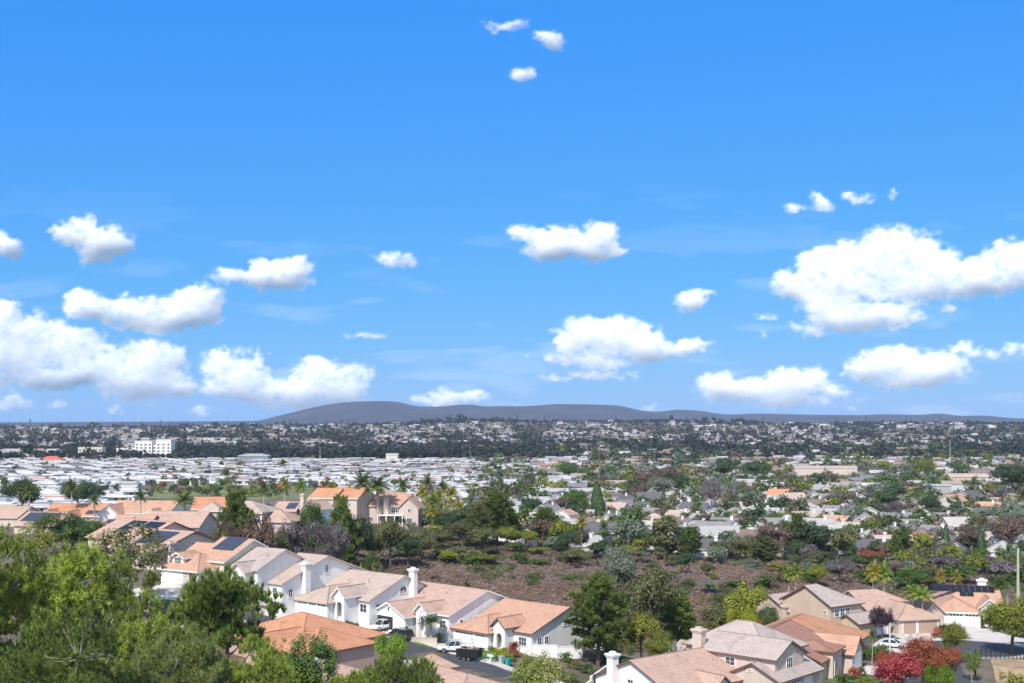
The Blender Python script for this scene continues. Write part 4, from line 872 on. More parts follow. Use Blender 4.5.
def chimney(root, x, y, z0, z1, sx=1.3, sy=.9, mat=WHITE):
    mb = MB(); mb.box(x - sx / 2, x + sx / 2, y - sy / 2, y + sy / 2, z0, z1 - .55); mb.box(x - sx / 2 - .12, x + sx / 2 + .12, y - sy / 2 - .12, y + sy / 2 + .12, z1 - .8, z1 - .55)
    mb.box(x - sx / 2 - .25, x + sx / 2 + .25, y - sy / 2 - .25, y + sy / 2 + .25, z1 - .55, z1 - .3); mb.box(x - sx * .28, x + sx * .28, y - sy * .3, y + sy * .3, z1 - .3, z1)
    mb.build('chimney', mat, root)
def door(root, side, plane, u, w_=1.0, h=2.1, mat=DOORW, z=.02):
    mb = MB(); pbox(mb, side, plane, u - w_ / 2, u + w_ / 2, 0, .05, z, z + h); pbox(mb, side, plane, u - w_ / 2 - .1, u - w_ / 2, 0, .08, z, z + h + .1, 1); pbox(mb, side, plane, u + w_ / 2, u + w_ / 2 + .1, 0, .08, z, z + h + .1, 1); pbox(mb, side, plane, u - w_ / 2, u + w_ / 2, 0, .08, z + h, z + h + .1, 1)
    d = mb.build('door', [mat, TRIMW], root); k = MB(); a = place(side, plane, u + w_ * .36, .09, z + 1.0); k.tube((a[0] - .03, a[1], a[2]), (a[0] + .03, a[1], a[2]), .04, .04, 6); k.build('handle', METAL, d)
def portico(root, x0, x1, y0, y1, eave, rise, wall, roofm, trim, arch_w=1.25, arch_h=2.1):
    """gabled entry with an arched opening in its front"""
    mb = MB(); rf = MB(); xc = (x0 + x1) / 2; t = .35; r = arch_w / 2
    mb.box(x0, x0 + t, y0 + t, y1, -3, eave); mb.box(x1 - t, x1, y0 + t, y1, -3, eave)
    mb.box(x0, xc - r, y0, y0 + t, -3, eave); mb.box(xc + r, x1, y0, y0 + t, -3, eave)
    n = 10; arc = [(xc + r * math.cos(a), y0, arch_h + r * math.sin(a)) for a in np.linspace(0, math.pi, n)]
    mb.prism([(xc + r, y0, eave)] + [arc[0]] + arc[1:] + [(xc - r, y0, eave)], (0, t, 0))
    mb.prism([(x0, y0, eave), (x1, y0, eave), (xc, y0, eave + rise - .12)], (0, t, 0))
    mb.box(x0 + t, x1 - t, y0 + t, y1, -3, .12)
    e = mb.build('entry_porch', wall, root)
    roof_block(rf, MB(), (x0, x1, y0, y1 + 1.5, eave, rise, 'gy'), walls=False); rf.build('porch_roof', [roofm, trim, roofm], e)
def solar(root, x0, x1, y0, y1, plane_z, nx, ny, mat=SOLAR):
    """panels on the front slope; plane_z(y) gives roof height"""
    mb = MB(); dx, dy = (x1 - x0) / nx, (y1 - y0) / ny
    for i in range(nx):
        for j in range(ny):
            a, b, c, d = x0 + i * dx + .03, x0 + (i + 1) * dx - .03, y0 + j * dy + .03, y0 + (j + 1) * dy - .03
            pts = [(a, c, plane_z(c) + .16), (b, c, plane_z(c) + .16), (b, d, plane_z(d) + .16), (a, d, plane_z(d) + .16)]; mb.prism(pts, (0, 0, -.07), 0)
    mb.build('solar_panel', [mat], root)
def house(name, ox, oy, z0, th, blocks, wall, roofm, trim, label, cat='house', group=None, s=1.0):
    root = empty(name, (ox, oy, z0), -R(th)); root.scale = (s, s, s); tag(root, label, cat, group)
    mw = MB(); parts = {}
    for b in blocks:
        rm = b[7] if len(b) > 7 else roofm; rf = parts.setdefault(rm.name, (MB(), rm)); roof_block(rf[0], mw, b)
    mw.build('wall', wall, root)
    for k, (mb, rm) in parts.items(): mb.build('roof', [rm, trim, rm], root)
    return root
def vents(root, pts):
    for x, y, z in pts: mb = MB(); mb.tube((x, y, z - .3), (x, y, z + .28), .07, .07, 6); mb.tube((x, y, z + .28), (x, y, z + .36), .12, .10, 6); mb.build('roof_vent', METAL, root)

# D : salmon roofed white house in the middle
h_ = house('house', -10.1, 192, 3.2, 44, [(1.5, 16.2, 3.7, 22.1, 3.15, 3.25, 'gx'), (.5, 9.2, .5, 13, 2.75, 1.95, 'hyr')], WHITE, R_SALMON, TRIMB, 'white stucco house with salmon tile roof and arched entry, pickup truck before its garage', s=.92)
garage(h_, 'F', .5, 1.1, 5.6); garage(h_, 'F', .5, 6.0, 8.5); portico(h_, 9.5, 12.2, 1.4, 5, 4.1, 1.2, WHITE, R_SALMON, TRIMB); door(h_, 'F', 3.7, 10.85)
window(h_, 'F', 3.7, 14.2, .8, 1.7, 1.4, mull=2); window(h_, 'R', 16.2, 5.6, .9, .9, 1.2); window(h_, 'R', 16.2, 7.4, .9, .9, 1.2); window(h_, 'R', 16.2, 12.6, 3.4, 1.9, .3, arch=True); vents(h_, [(6, 9.5, 5.2), (10, 9, 5.0)])
# C : open garage
h_ = house('house', -23.4, 198, 4.7, 44, [(-2, 15, 5, 23, 3.2, 3.3, 'gx'), (.3, 8.8, .5, 13, 2.75, 2.0, 'gy')], WHITE, R_PINK, TRIMW, 'white stucco house with pink-tan roof, its gabled garage standing open', s=.93)
garage(h_, 'F', .5, 6.3, 8.4, wins=False)
mb = MB(); pbox(mb, 'F', .5, 1.2, 5.7, .004, .02, .02, 2.3); gx_ = mb.build('garage_shade_panel', INNER_SHADE, h_)  # flat dark panel over solid wall, painting the shade of an open garage
mb = MB(); pbox(mb, 'F', .5, 1.0, 1.2, 0, .1, .02, 2.3); pbox(mb, 'F', .5, 5.7, 5.9, 0, .1, .02, 2.3); pbox(mb, 'F', .5, 1.0, 5.9, 0, .1, 2.3, 2.45); mb.build('garage_frame', TRIMW, h_)
portico(h_, 9.3, 12.1, 2.6, 6, 3.8, 1.2, WHITE, R_PINK, TRIMW, 1.3); door(h_, 'F', 5, 10.7); window(h_, 'F', .5, 4.5, 3.3, .5, .7, mull=0, bar=False); window(h_, 'F', 5, 13.6, .9, 1.4, 1.2); window(h_, 'R', 15, 8.0, 1.0, .7, 1.0, mull=0); window(h_, 'R', 15, 12, .9, 1.8, 1.3)
vents(h_, [(3, 10, 5.3), (8, 11, 5.6)])
# B : triple garage
h_ = house('house', -36.8, 200.5, 6.55, 40, [(-.8, 14, 5.4, 22, 3.1, 3.3, 'gx'), (.4, 8.8, .5, 13, 2.75, 1.9, 'hyr')], WHITE, R_TAN, TRIMP, 'white stucco house with grey-pink hip and gable roof, triple garage and tall white chimney', s=.95)
garage(h_, 'F', .5, .9, 3.4); garage(h_, 'F', .5, 3.9, 5.9, trim=TRIMW); garage(h_, 'F', .5, 6.2, 8.5); portico(h_, 8.9, 11.4, 2.0, 6, 4.0, 1.2, WHITE, R_TAN, TRIMW); door(h_, 'F', 5.4, 10.1)
window(h_, 'F', 5.4, 12.6, .8, 1.6, 1.4); window(h_, 'R', 14, 7.4, 1.0, .7, 1.1, mull=0); window(h_, 'R', 14, 9.0, 1.0, .7, 1.1, mull=0); window(h_, 'R', 14, 13.6, 3.4, 1.8, .3, arch=True); window(h_, 'R', 14, 17, 3.4, .6, .9, mull=0)
chimney(h_, 14.5, 15.6, -1, 7.8); vents(h_, [(5, 9, 5.3), (9, 10, 5.5)])
# A4 : arched gable window
h_ = house('house', -40.3, 199.6, 8.8, 38, [(-4, 2.6, .4, 20.4, 3.1, 3.6, 'gx')], WHITE, R_TAN, TRIMP, 'white house with plain grey-tan gable, arched attic window and slim white chimney')
window(h_, 'R', 2.6, 10.4, 3.8, .8, 1.0, arch=True); window(h_, 'R', 2.6, 16, 3.4, .6, .8, mull=0); chimney(h_, 3.15, 5.2, -3, 6.3, 1.0, 1.2); window(h_, 'F', .4, -2.6, .6, 1.2, 1.6); window(h_, 'F', .4, -.9, .6, 1.0, 1.6); window(h_, 'F', .4, .9, .6, 1.0, 1.6); window(h_, 'R', 2.6, 2.2, .6, .9, 1.3)
# A3
h_ = house('house', -48.3, 202.0, 11.0, 34, [(0, 7.4, 0.3, 12.6, 3.2, 2.7, 'gx'), (3.0, 6.2, -1.4, 4, 3.0, 1.2, 'gy')], WHITE, R_GREY, TRIMP, 'white house with low grey-tan roof between the solar-panelled house and the arched-window gable')
window(h_, 'F', -1.4, 4.6, .7, 1.4, 1.4); vents(h_, [(1, 4, 4.8), (6, 4, 5.0)])
# A : salmon roof with dormer and panels
h_ = house('house', -60.3, 203.7, 11.3, 34, [(.4, 9.8, .4, 9, 2.6, 2.2, 'hx'), (4.6, 11.4, 4.6, 17.4, 3.9, 3.1, 'gx'), (-1.5, 7, 6, 15, 3.4, 2.4, 'gx'), (1.9, 4.9, 1.7, 5.0, 4.4, .7, 'gy', R_SALMON)], CREAM, R_SALMON, TRIMW, 'cream house with salmon roof, white box dormer and blue solar panels above its wide garage')
garage(h_, 'F', .4, .8, 6.0, wins=False); window(h_, 'F', 1.7, 3.4, 3.1, 1.5, 1.2, mull=2); door(h_, 'F', .4, 8.2, mat=DOORW); window(h_, 'R', 11.4, 11, 4.6, .8, 1.0)
P_ = lambda y: 3.9 + .12 + (y - 4.6) * 3.1 / 6.4
solar(h_, 5.6, 10.6, 7.2, 11.0, P_, 5, 3); vents(h_, [(7, 6, 4.6)])
# A2 pair
h_ = house('house', -65.4, 215.6, 12, 34, [(-15, 1.5, 0, 18.4, 3.0, 3.2, 'gx')], PINK, R_PINK, TRIMB, 'beige brown-trimmed house with wide gable, blue solar panels and beige chimney')
chimney(h_, 1.9, 3.6, -2, 5.0, 1.0, 1.2, PINK); window(h_, 'R', 1.5, 9.2, 3.5, 1.0, .3, arch=True); window(h_, 'F', 0, -1.5, .8, 1.2, 1.0, arch=True); window(h_, 'F', 0, -4.0, .8, 1.2, 1.0, arch=True)
solar(h_, -8, -1, 3.0, 8.2, lambda y: 3.12 + y * 3.2 / 9.2, 6, 3)
h_ = house('house', -73.5, 233, 12.6, 34, [(-14, 2, 0, 16, 3.0, 3.1, 'gx')], PINK, R_PINK, TRIMB, 'beige brown-trimmed house with black pool-heating strips on its gable roof')
solar(h_, -9, -4.5, 2.0, 7.2, lambda y: 3.12 + y * 3.1 / 8, 2, 1, SOLARB); solar(h_, -3.8, 1, 2.0, 7.2, lambda y: 3.12 + y * 3.1 / 8, 2, 1, SOLARB)
# K
h_ = house('house', 79.4, 227.7, 0, 14, [(.8, 13.3, 4.6, 19, 2.9, 3.3, 'gxL'), (.4, 9.0, .5, 12, 2.75, 1.95, 'hyr'), (11.4, 13.2, 3.6, 7, 2.9, .6, 'gx')], WHITE, R_SALMON, TRIMW, 'white house with black panel strip along its salmon roof, triple garage facing the turning circle')
garage(h_, 'F', .5, .9, 5.9); garage(h_, 'F', .5, 6.2, 8.7); portico(h_, 9.2, 12.4, 2.2, 6, 3.6, 1.4, WHITE, R_SALMON, TRIMW, 1.4); door(h_, 'F', 4.6, 10.8); window(h_, 'F', 3.6, 12.5, .8, .9, 1.5)
solar(h_, 1.2, 12.8, 9.4, 11.6, lambda y: 3.02 + (y - 4.6) * 3.3 / 7.2, 10, 1, SOLARB); solar(h_, 6.2, 8.8, 8.0, 9.3, lambda y: 3.02 + (y - 4.6) * 3.3 / 7.2, 2, 1, SOLARB); chimney(h_, 11.0, 14.6, 2, 7.5, 1.6, 1.1)
# H
h_ = house('house', 37.9, 179.7, .5, -60, [(0, 13, -8.3, 8.3, 2.9, 3.6, 'gx', R_RED), (13, 27.6, -8.6, 8.6, 2.95, 3.65, 'gxR', R_ORANGE), (9.4, 15.4, -10.6, -3, 2.8, 2.1, 'gy', R_SALMON), (3.6, 8.6, -9.2, -2, 3.9, .9, 'hx', R_RED)], PINK, R_RED, TRIMB, 'long beige house with bright orange and red-brown tile roof and gabled front garage')
garage(h_, 'F', -10.6, 10.4, 14.4, wins=False); window(h_, 'L', 0, -5.6, 1.0, .9, .9, mull=0); window(h_, 'L', 0, -2.5, 1.0, 1.1, 1.1); door(h_, 'F', -9.2, 5.0); window(h_, 'F', -9.2, 7.0, .6, 1.1, 1.6); window(h_, 'F', -10.6, 12.4, 3.2, 1.0, .8, mull=0, bar=False)
window(h_, 'F', -8.6, 19, .9, 1.2, 1.2); window(h_, 'F', -8.6, 23.5, .9, 1.6, 1.2); vents(h_, [(15, -4, 5.3), (20, -3, 5.6)])
# I
h_ = house('house', 53.9, 219.9, 0, -35, [(0, 8.4, -5.7, 5.7, 5.6, 3.0, 'gxR'), (.2, 9.6, 4.4, 14, 3.3, 2.5, 'gx'), (3.0, 11.5, -9.5, -4.5, 2.7, 1.2, 'gxR'), (6, 12, 0, 9, 3.6, 2.2, 'hx')], TAN, R_GREY, TRIMB, 'two-storey tan house with grey tile gable and triple front window')
for u in (1.6, 3.1, 4.6): window(h_, 'F', -5.7, u, 3.5, 1.1, 1.3)
garage(h_, 'F', -9.5, 8.0, 11.0, 2.1, wins=False); window(h_, 'L', 0, -4.4, 3.8, .9, .3, arch=True); window(h_, 'L', .2, 9.4, 2.2, 1.4, .7, arch=True); chimney(h_, -.4, 4.8, -1, 4.6, .7, .8, PINK)
# J
h_ = house('house', 65.4, 232.0, 0, -14, [(0, 12.6, -7.2, 7, 3, 3, 'gxR'), (1.5, 10.0, -14.5, -5, 2.75, 1.9, 'hyr'), (8.4, 12.9, -11.5, -5, 2.9, 2.0, 'gy')], PINK, R_PINK, TRIMP, 'pink-beige house with pink-tan roof and two tan garage doors')
garage(h_, 'F', -14.5, 2.4, 5.0, mat=GARAGET, wins=False); garage(h_, 'F', -14.5, 5.5, 9.4, mat=GARAGET, wins=False); window(h_, 'F', -11.5, 11.2, 1.4, 1.2, .6, arch=True); vents(h_, [(5, -3, 4.9)])
# G2
h_ = house('house', 27.3, 172.2, .5, 42, [(0.2, 11.5, .4, 8.4, 5.4, 1.9, 'gx'), (-4.5, 9.0, 2.6, 13.4, 5.5, 3.1, 'hx'), (5, 13, -1.2, 10.5, 2.8, 1.9, 'gy'), (-7, 0, 1, 10, 3.0, 2, 'gx')], PINK, R_GREY, TRIMB, 'two-storey pink-beige house with grey tile roof and square chimney beside the orange-roofed house')
window(h_, 'F', .4, 4.4, 3.6, 1.5, 1.1); window(h_, 'F', .4, 8.2, 3.9, .5, .6, mull=0, bar=False); window(h_, 'R', 11.5, 4.4, 3.5, 1.7, 1.5, mull=2); chimney(h_, -1.2, 1.0, 2, 8.3, 1.5, 1.2, PINK); garage(h_, 'R', 13, .2, 5.0, wins=True, trim=TRIMP); garage(h_, 'R', 13, 5.6, 8.2, wins=False, trim=TRIMP); window(h_, 'F', -1.2, 8.5, 3.5, .7, .2, mull=0, bar=False)
# G
h_ = house('house', 16.3, 163.4, -.2, -39, [(0, 16, -7.2, 7.2, 3, 3.15, 'gx')], WHITE, R_PINK, TRIMB, 'white gabled house with pink-tan roof and white chimney at the bottom edge')
chimney(h_, -.6, 3.1, -1, 7.0, 1.1, 1.2); window(h_, 'L', 0, .2, 2.6, 1.0, .9); window(h_, 'L', 0, -3.4, 2.4, 1.4, .9); portico(h_, 6.6, 9.8, -9.0, -5.5, 3.1, 1.3, WHITE, R_PINK, TRIMB, 1.3, 1.9); vents(h_, [(5, -1.5, 5.7), (8, -1.0, 5.9), (13, -3, 5.1)]); window(h_, 'F', -7.2, 4, 1, 1.4, 1.2)
# N
h_ = house('house', -32.1, 176.5, 4.5, 40, [(-6.5, 10.5, -7.5, 8.0, 2.9, 3.1, 'hx'), (5, 14, -9, 3, 2.8, 2.2, 'hx'), (2.4, 8.0, -10.5, -3, 2.8, 1.9, 'gy')], ROSE, R_ORANGE, TRIMB, 'house with broad orange hip roof across the street from the white houses')
chimney(h_, -4.5, -6.5, 2, 5.4, 1.1, .9, WHITE); vents(h_, [(1, -3, 4.8)])
h_ = house('house', -25.5, 153.5, 2.6, 40, [(-9, 5, -6, 7, 2.9, 2.6, 'hx'), (1, 8, -9, 2, 2.8, 2.0, 'hy')], ROSE, R_PINK, TRIMB, 'house with low pinkish roof and white chimney pot in front of the broad orange roof')
chimney(h_, 2.6, -2.0, 2, 6.3, 1.0, .9, WHITE)
# small brown-roofed house at the bottom
h_ = house('house', -6.0, 151.5, 0.9, 52, [(-10, 4, -4, 8, 2.8, 2.2, 'hx'), (-1, 4.6, -8, 0, 2.7, 1.7, 'gy'), (-18, -13.5, 3.5, 8, 3.7, 1.4, 'hx'), (-14, -8, 0, 7, 3.0, 1.6, 'hx')], ROSE, R_PINK, TRIMB, 'brown-trimmed house with low pink-tan roofs in front of the dark trailer')
window(h_, 'L', -1, -5, 1, 1.0, 1.0)
# plateau houses
def simple(px, py_ridge, Y, th, L, Dp, wall, roofm, trim, label, rise=2.9, eave=2.9, typ='gx', extra=None, z0=None):
    """ridge's far-left end seen at px, py"""
    z = H - (py_ridge - HOR) / F * Y - rise - eave; x = PX(px, Y); fr = frame(x, Y, th); ox, oy = fr(0, -Dp / 2)
    bl = [(0, L, 0, Dp, eave, rise, typ)] + (extra or []); return house('house', ox, oy, z, th, bl, wall, roofm, trim, label)
simple(-22, 506, 322, 8, 15, 13, PINK, R_PINK, TRIMP, 'pink tile roof behind the dark trees at the picture edge', 2.4)
h_ = simple(30, 512, 300, 12, 11, 13, PINK, R_PINK, TRIMP, 'pink-beige house with a broad band of blue solar panels on its roof', 2.6, typ='gx'); solar(h_, .6, 9.5, 1.5, 5.8, lambda y: 3.02 + y * .4, 8, 2); window(h_, 'F', 0, 4, .9, 1.4, 1.2)
h_ = simple(55, 503.5, 336, 8, 16.5, 13, CREAM, R_ORANGE, TRIMW, 'long orange-roofed house with small white front gable', 2.8, extra=[(7.2, 11.5, -3.2, 4, 2.7, 1.5, 'gy'), (.2, 5, -2.5, 4, 2.8, 1.7, 'gy')]); solar(h_, 12, 16, .5, 2.4, lambda y: 3.02 + y * .43, 5, 1)
h_ = simple(90, 522, 272, 10, 6.5, 9, WHITE, R_ORANGE, TRIMB, 'small orange-roofed house with white shuttered front', 1.9, 3.4, 'hx'); window(h_, 'F', 0, 2.4, .9, 1.1, 1.5); window(h_, 'F', 0, 4.4, .9, 1.1, 1.5)
h_ = simple(107, 519.5, 280, 10, 8, 10, PINK, R_PINK, TRIMP, 'house with dark blue solar roof beside the small orange-roofed house', 2.2, 3); solar(h_, .5, 7.5, .6, 4.6, lambda y: 3.12 + y * .44, 6, 2)
h_ = simple(120, 500.5, 335, 8, 17, 13, WHITE, R_SALMON, TRIMW, 'white-gabled house with salmon roof in front of the green strip', 2.9, extra=[(-1.2, 4.5, -4, 6, 2.9, 2.2, 'gy'), (11.5, 16, -3.5, 3, 2.6, 1.5, 'gy')]); window(h_, 'F', -3.5, 13.7, 2.3, 1.6, .3, arch=True)
simple(196, 497.2, 352, -6, 9.5, 12, PINK, R_ORANGE, TRIMW, 'orange-roofed house behind the dark conifer', 3.0, extra=[(2.5, 9, -5, 3, 2.8, 2.0, 'hy', R_TAN)])
h_ = simple(150, 511.5, 290, 6, 14.5, 13, PINK, R_PINK, TRIMP, 'wide house with plain pinkish-tan roof behind the brown gabled houses', 2.9, extra=[(-6, 3, -3, 8, 3.0, 2.2, 'gx', R_SALMON)]); window(h_, 'F', 0, 12.2, .9, 1.5, 1.3); window(h_, 'F', 0, 8.4, .9, 1.5, 1.3)
h_ = simple(246, 501.2, 285, 14, 6.5, 10, WHITE, R_TAN, TRIMP, 'two-storey house with tan-grey hip roof between dark conifer and purplish trees', 2.2, 5.4, 'gxR'); window(h_, 'F', 0, 4.8, 3.6, 1.1, 1.2); window(h_, 'F', 0, 1.8, 3.6, 1.1, 1.2); window(h_, 'F', 0, 3.6, .6, 2.2, 1.6); window(h_, 'R', 6.5, 4.8, 3.6, 1.0, 1.1)
simple(277, 510.5, 282, 14, 5.5, 9, PINK, R_PINK, TRIMP, 'low pinkish roof beside the two-storey tan-roofed house', 2.1, 3.2, 'gxR')
h_ = simple(280, 501.8, 330, 10, 6, 9, PINK, R_PINK, TRIMP, 'small pinkish roof with a dark solar patch behind the dark green rounded tree', 2.0, 3.0); solar(h_, 3, 5.8, .5, 3.6, lambda y: 3.12 + y * .44, 3, 2)
h_ = simple(309, 499.5, 330, 30, 5, 8, WHITE, R_PINK, TRIMW, 'white gabled house with beige chimney and arched window', 2.0, 3.0, extra=[(3.5, 8, -3, 4, 3.2, 1.8, 'gy')]); chimney(h_, 1.6, -.5, 0, 7.0, 1.1, .8, PINK); window(h_, 'F', -3, 5.7, .8, 1.1, .9, arch=True)
simple(337, 487, 372, 20, 10, 12, PINK, R_ORANGE, TRIMW, 'bright orange gable roof beside the pink two-storey house', 2.9, extra=[(-5, 3, -2, 9, 2.9, 2.6, 'gx')])
# M pink two-storey
h_ = simple(354, 494.5, 375, 4, 17.5, 11, PINK, R_SALMON, TRIMP, 'pink two-storey house with salmon roof, front chimney and white patio cover', 3.0, 5.6, extra=[(15.5, 21.5, -3.2, 8, 5.3, 2.9, 'gy'), (7, 15, 4, 12, 5.8, 3.2, 'gx')])
chimney(h_, 11.2, -.4, 0, 8.3, 1.5, .9, PINK); window(h_, 'F', 0, 14.0, 3.4, 2.6, 1.4, mull=3); window(h_, 'F', 0, 9, .8, 1.4, 1.3); window(h_, 'F', -3.2, 18.8, 3.8, .9, 1.0); window(h_, 'F', -3.2, 18.8, .8, 1.6, 1.2); window(h_, 'F', 0, 3.5, 3.4, 1.4, 1.2); window(h_, 'F', 0, 6.3, .8, 1.4, 1.2)
mb = MB(); mb.box(-.02 + 9.0, 17.0, -4.2, -.05, 2.7, 2.9)
for xx in (9.2, 11.8, 14.4, 16.8): mb.box(xx - .15, xx + .15, -4.1, -3.8, -1, 2.7)
mb.build('patio_cover', TRIMW, h_)
mb = MB(); mb.box(3.4, 5.0, -.12, .0, .2, 5.0); mb.build('chimney_panel', R_RED, h_)
# ------------------------------------------------------------------ vehicles
PAINT = {}
def paint(name, c):
    if name not in PAINT:
        m, nt, b = newmat('paint_' + name); b.inputs['Base Color'].default_value = (*c, 1); b.inputs['Roughness'].default_value = .3; b.inputs['Coat Weight'].default_value = .5; PAINT[name] = m
        nt.links.new(ramp(nt, [(0.3, mul(c, .85)), (0.7, c)], noise(nt, .8, 3)), b.inputs['Base Color'])
    return PAINT[name]
LAMP = mat_plain('head_lamp', (0.7, 0.7, 0.68), .15, var=.02); TAIL = mat_plain('tail_lamp', (0.35, 0.02, 0.02), .3, var=.02); CHROME = mat_plain('wheel_rim', (0.5, 0.5, 0.5), .3, .8, var=.05)
CARGLASS = mat_glass('car_glass', (0.012, 0.014, 0.016), .05)
def loft(mb, secs, m=0):
    """secs: list of rings (equal length), each a list of 3d points"""
    n = len(secs[0]); b = len(mb.v); vs = [p for s in secs for p in s]; fs = []
    for i in range(len(secs) - 1):
        for j in range(n): fs.append((i * n + j, i * n + (j + 1) % n, (i + 1) * n + (j + 1) % n, (i + 1) * n + j))
    fs.append(tuple(range(n))[::-1]); fs.append(tuple((len(secs) - 1) * n + j for j in range(n))); mb.add(vs, fs, m)
def ring(x, hw, z0, z1, tuck=.12):
    c = min(.14, (z1 - z0) * .3)
    return [(x, -hw + tuck, z0), (x, -hw, z0 + c), (x, -hw, z1 - c), (x, -hw + tuck, z1), (x, hw - tuck, z1), (x, hw, z1 - c), (x, hw, z0 + c), (x, hw - tuck, z0)]
def wheel(root, x, y, r=.34, wd=.24):
    s = 1 if y > 0 else -1; t = MB(); t.tube((x, y - wd / 2, r), (x, y + wd / 2, r), r, r, 16); w_ = t.build('wheel', RUBBER, root); q = MB(); q.tube((x, y + s * wd / 2 - s * .02, r), (x, y + s * (wd / 2 + .015), r), r * .62, r * .55, 12); q.build('rim', CHROME, w_)
def car(name, kind, col, x, y, z, rz, label, cat='car', group=None):
    root = empty(name, (x, y, z), rz); tag(root, label, cat, group); c = paint(*col); b = MB(); gl = MB(); rf = MB()
    if kind == 'pickup':
        L, W, zb, zh = 5.7, .98, .45, 1.12; wb = (-1.75, 1.85); r = .40
        loft(b, [ring(-2.85, W - .1, zb, zh - .12), ring(-2.6, W, zb - .05, zh), ring(1.1, W, zb - .05, zh), ring(2.4, W - .02, zb, zh - .04), ring(2.8, W - .12, zb + .05, zh - .2)])
        cab = [(-.75, 1.0), (-.55, 1.78), (.75, 1.80), (1.45, 1.1)]; bed = True
    elif kind == 'van':
        L, W, zb, zh = 4.9, .96, .32, 1.05; wb = (-1.45, 1.5); r = .36
        loft(b, [ring(-2.4, W - .12, zb + .1, zh - .05), ring(-2.2, W, zb, zh), ring(1.2, W, zb, zh), ring(2.1, W - .04, zb, zh - .14), ring(2.45, W - .18, zb + .08, zh - .35)])
        cab = [(-2.3, 1.02), (-2.0, 1.72), (.7, 1.76), (1.6, 1.0)]; bed = False
    else:
        L, W, zb, zh = 4.6, .90, .26, .88; wb = (-1.4, 1.4); r = .33
        loft(b, [ring(-2.3, W - .14, zb + .12, zh - .08), ring(-2.05, W, zb, zh), ring(.9, W, zb, zh - .01), ring(1.9, W - .04, zb, zh - .1), ring(2.28, W - .2, zb + .08, zh - .28)])
        cab = [(-1.9, .86), (-1.25, 1.38), (.2, 1.42), (1.1, .86)] if kind == 'sedan' else [(-2.1, .86), (-1.75, 1.5), (.3, 1.55), (1.15, .88)]; bed = False
    (xa, za), (xb, zb_), (xc, zc), (xd, zd) = cab; w0, w1 = W - .07, W - .25
    P = lambda s: [(xa, s * w0, za), (xb, s * w1, zb_), (xc, s * w1, zc), (xd, s * w0, zd)]
    l, rr = P(-1), P(1); gl.add(l + rr, [(0, 1, 2, 3)[::-1], (4, 5, 6, 7), (0, 4, 5, 1)[::1], (1, 5, 6, 2), (2, 6, 7, 3), (3, 7, 4, 0)])
    rf.box(xb - .06, xc + .06, -w1 - .03, w1 + .03, (zb_ + zc) / 2 - .03, (zb_ + zc) / 2 + .06)
    for s in (-1, 1):                                                     # pillars
        for (p, q) in (((xa, w0, za), (xb, w1, zb_)), ((xc, w1, zc), (xd, w0, zd)), (((xa + xd) / 2 - .1, w0 + .005, za), ((xb + xc) / 2 - .1, w1 + .005, zb_))): rf.tube((p[0], s * p[1], p[2]), (q[0], s * q[1], q[2]), .045, .04, 5)
    if bed:                                                               # open load bed with rack
        q = MB(); q.box(-2.75, -.85, -.84, .84, 1.05, 1.13); q.build('bed_liner', BLACK, root)
        for s in (-1, 1): b.box(-2.8, -.78, s * .93 - .05, s * .93 + .05, 1.05, 1.42)
        b.box(-2.84, -2.74, -.93, .93, 1.05, 1.42)
        k = MB()
        for s in (-1, 1):
            for xx in (-2.6, -.8): k.tube((xx, s * .88, 1.4), (xx, s * .82, 1.98), .03, .03, 5)
            k.tube((-2.8, s * .82, 1.98), (1.2, s * .82, 2.0), .035, .035, 5)
        for xx in (-2.6, -.8, .6): k.tube((xx, -.82, 1.99), (xx, .82, 1.99), .03, .03, 5)
        k.build('ladder_rack', METAL, root)
    b.build('body', c, root, smooth=False); g_ = gl.build('glasshouse', CARGLASS, root); rf.build('roof', c, root)
    zl = zh - .22
    for s in (-1, 1):
        q = MB(); q.box(L / 2 - .28, L / 2 - .06, s * (W - .34) - .16, s * (W - .34) + .16, zl - .12, zl + .04); q.build('headlight', LAMP, root)
        q = MB(); q.box(-L / 2 - .03, -L / 2 + .2, s * (W - .16) - .07, s * (W - .16) + .07, zl - .1, zl + .16); q.build('tail_light', TAIL, root)
        q = MB(); q.box(xd - .35, xd - .2, s * (W + .08) - .1, s * (W + .08) + .1, zh - .02, zh + .14); q.build('wing_mirror', c, root)
        for xx in wb: wheel(root, xx, s * (W - .12), r)
    return root
def at_f(fr, x, y, dz=.1): X, Y = fr(x, y); return X, Y, tz(X, Y) + dz
rzD = -R(44)
x, y = -8.7, 184.2; z = tz(x, y) + .1; car('pickup_truck', 'pickup', ('white', (.75, .75, .75)), x, y, z, R(188), 'white pickup truck with ladder rack parked before the wide white garage', 'pickup truck')
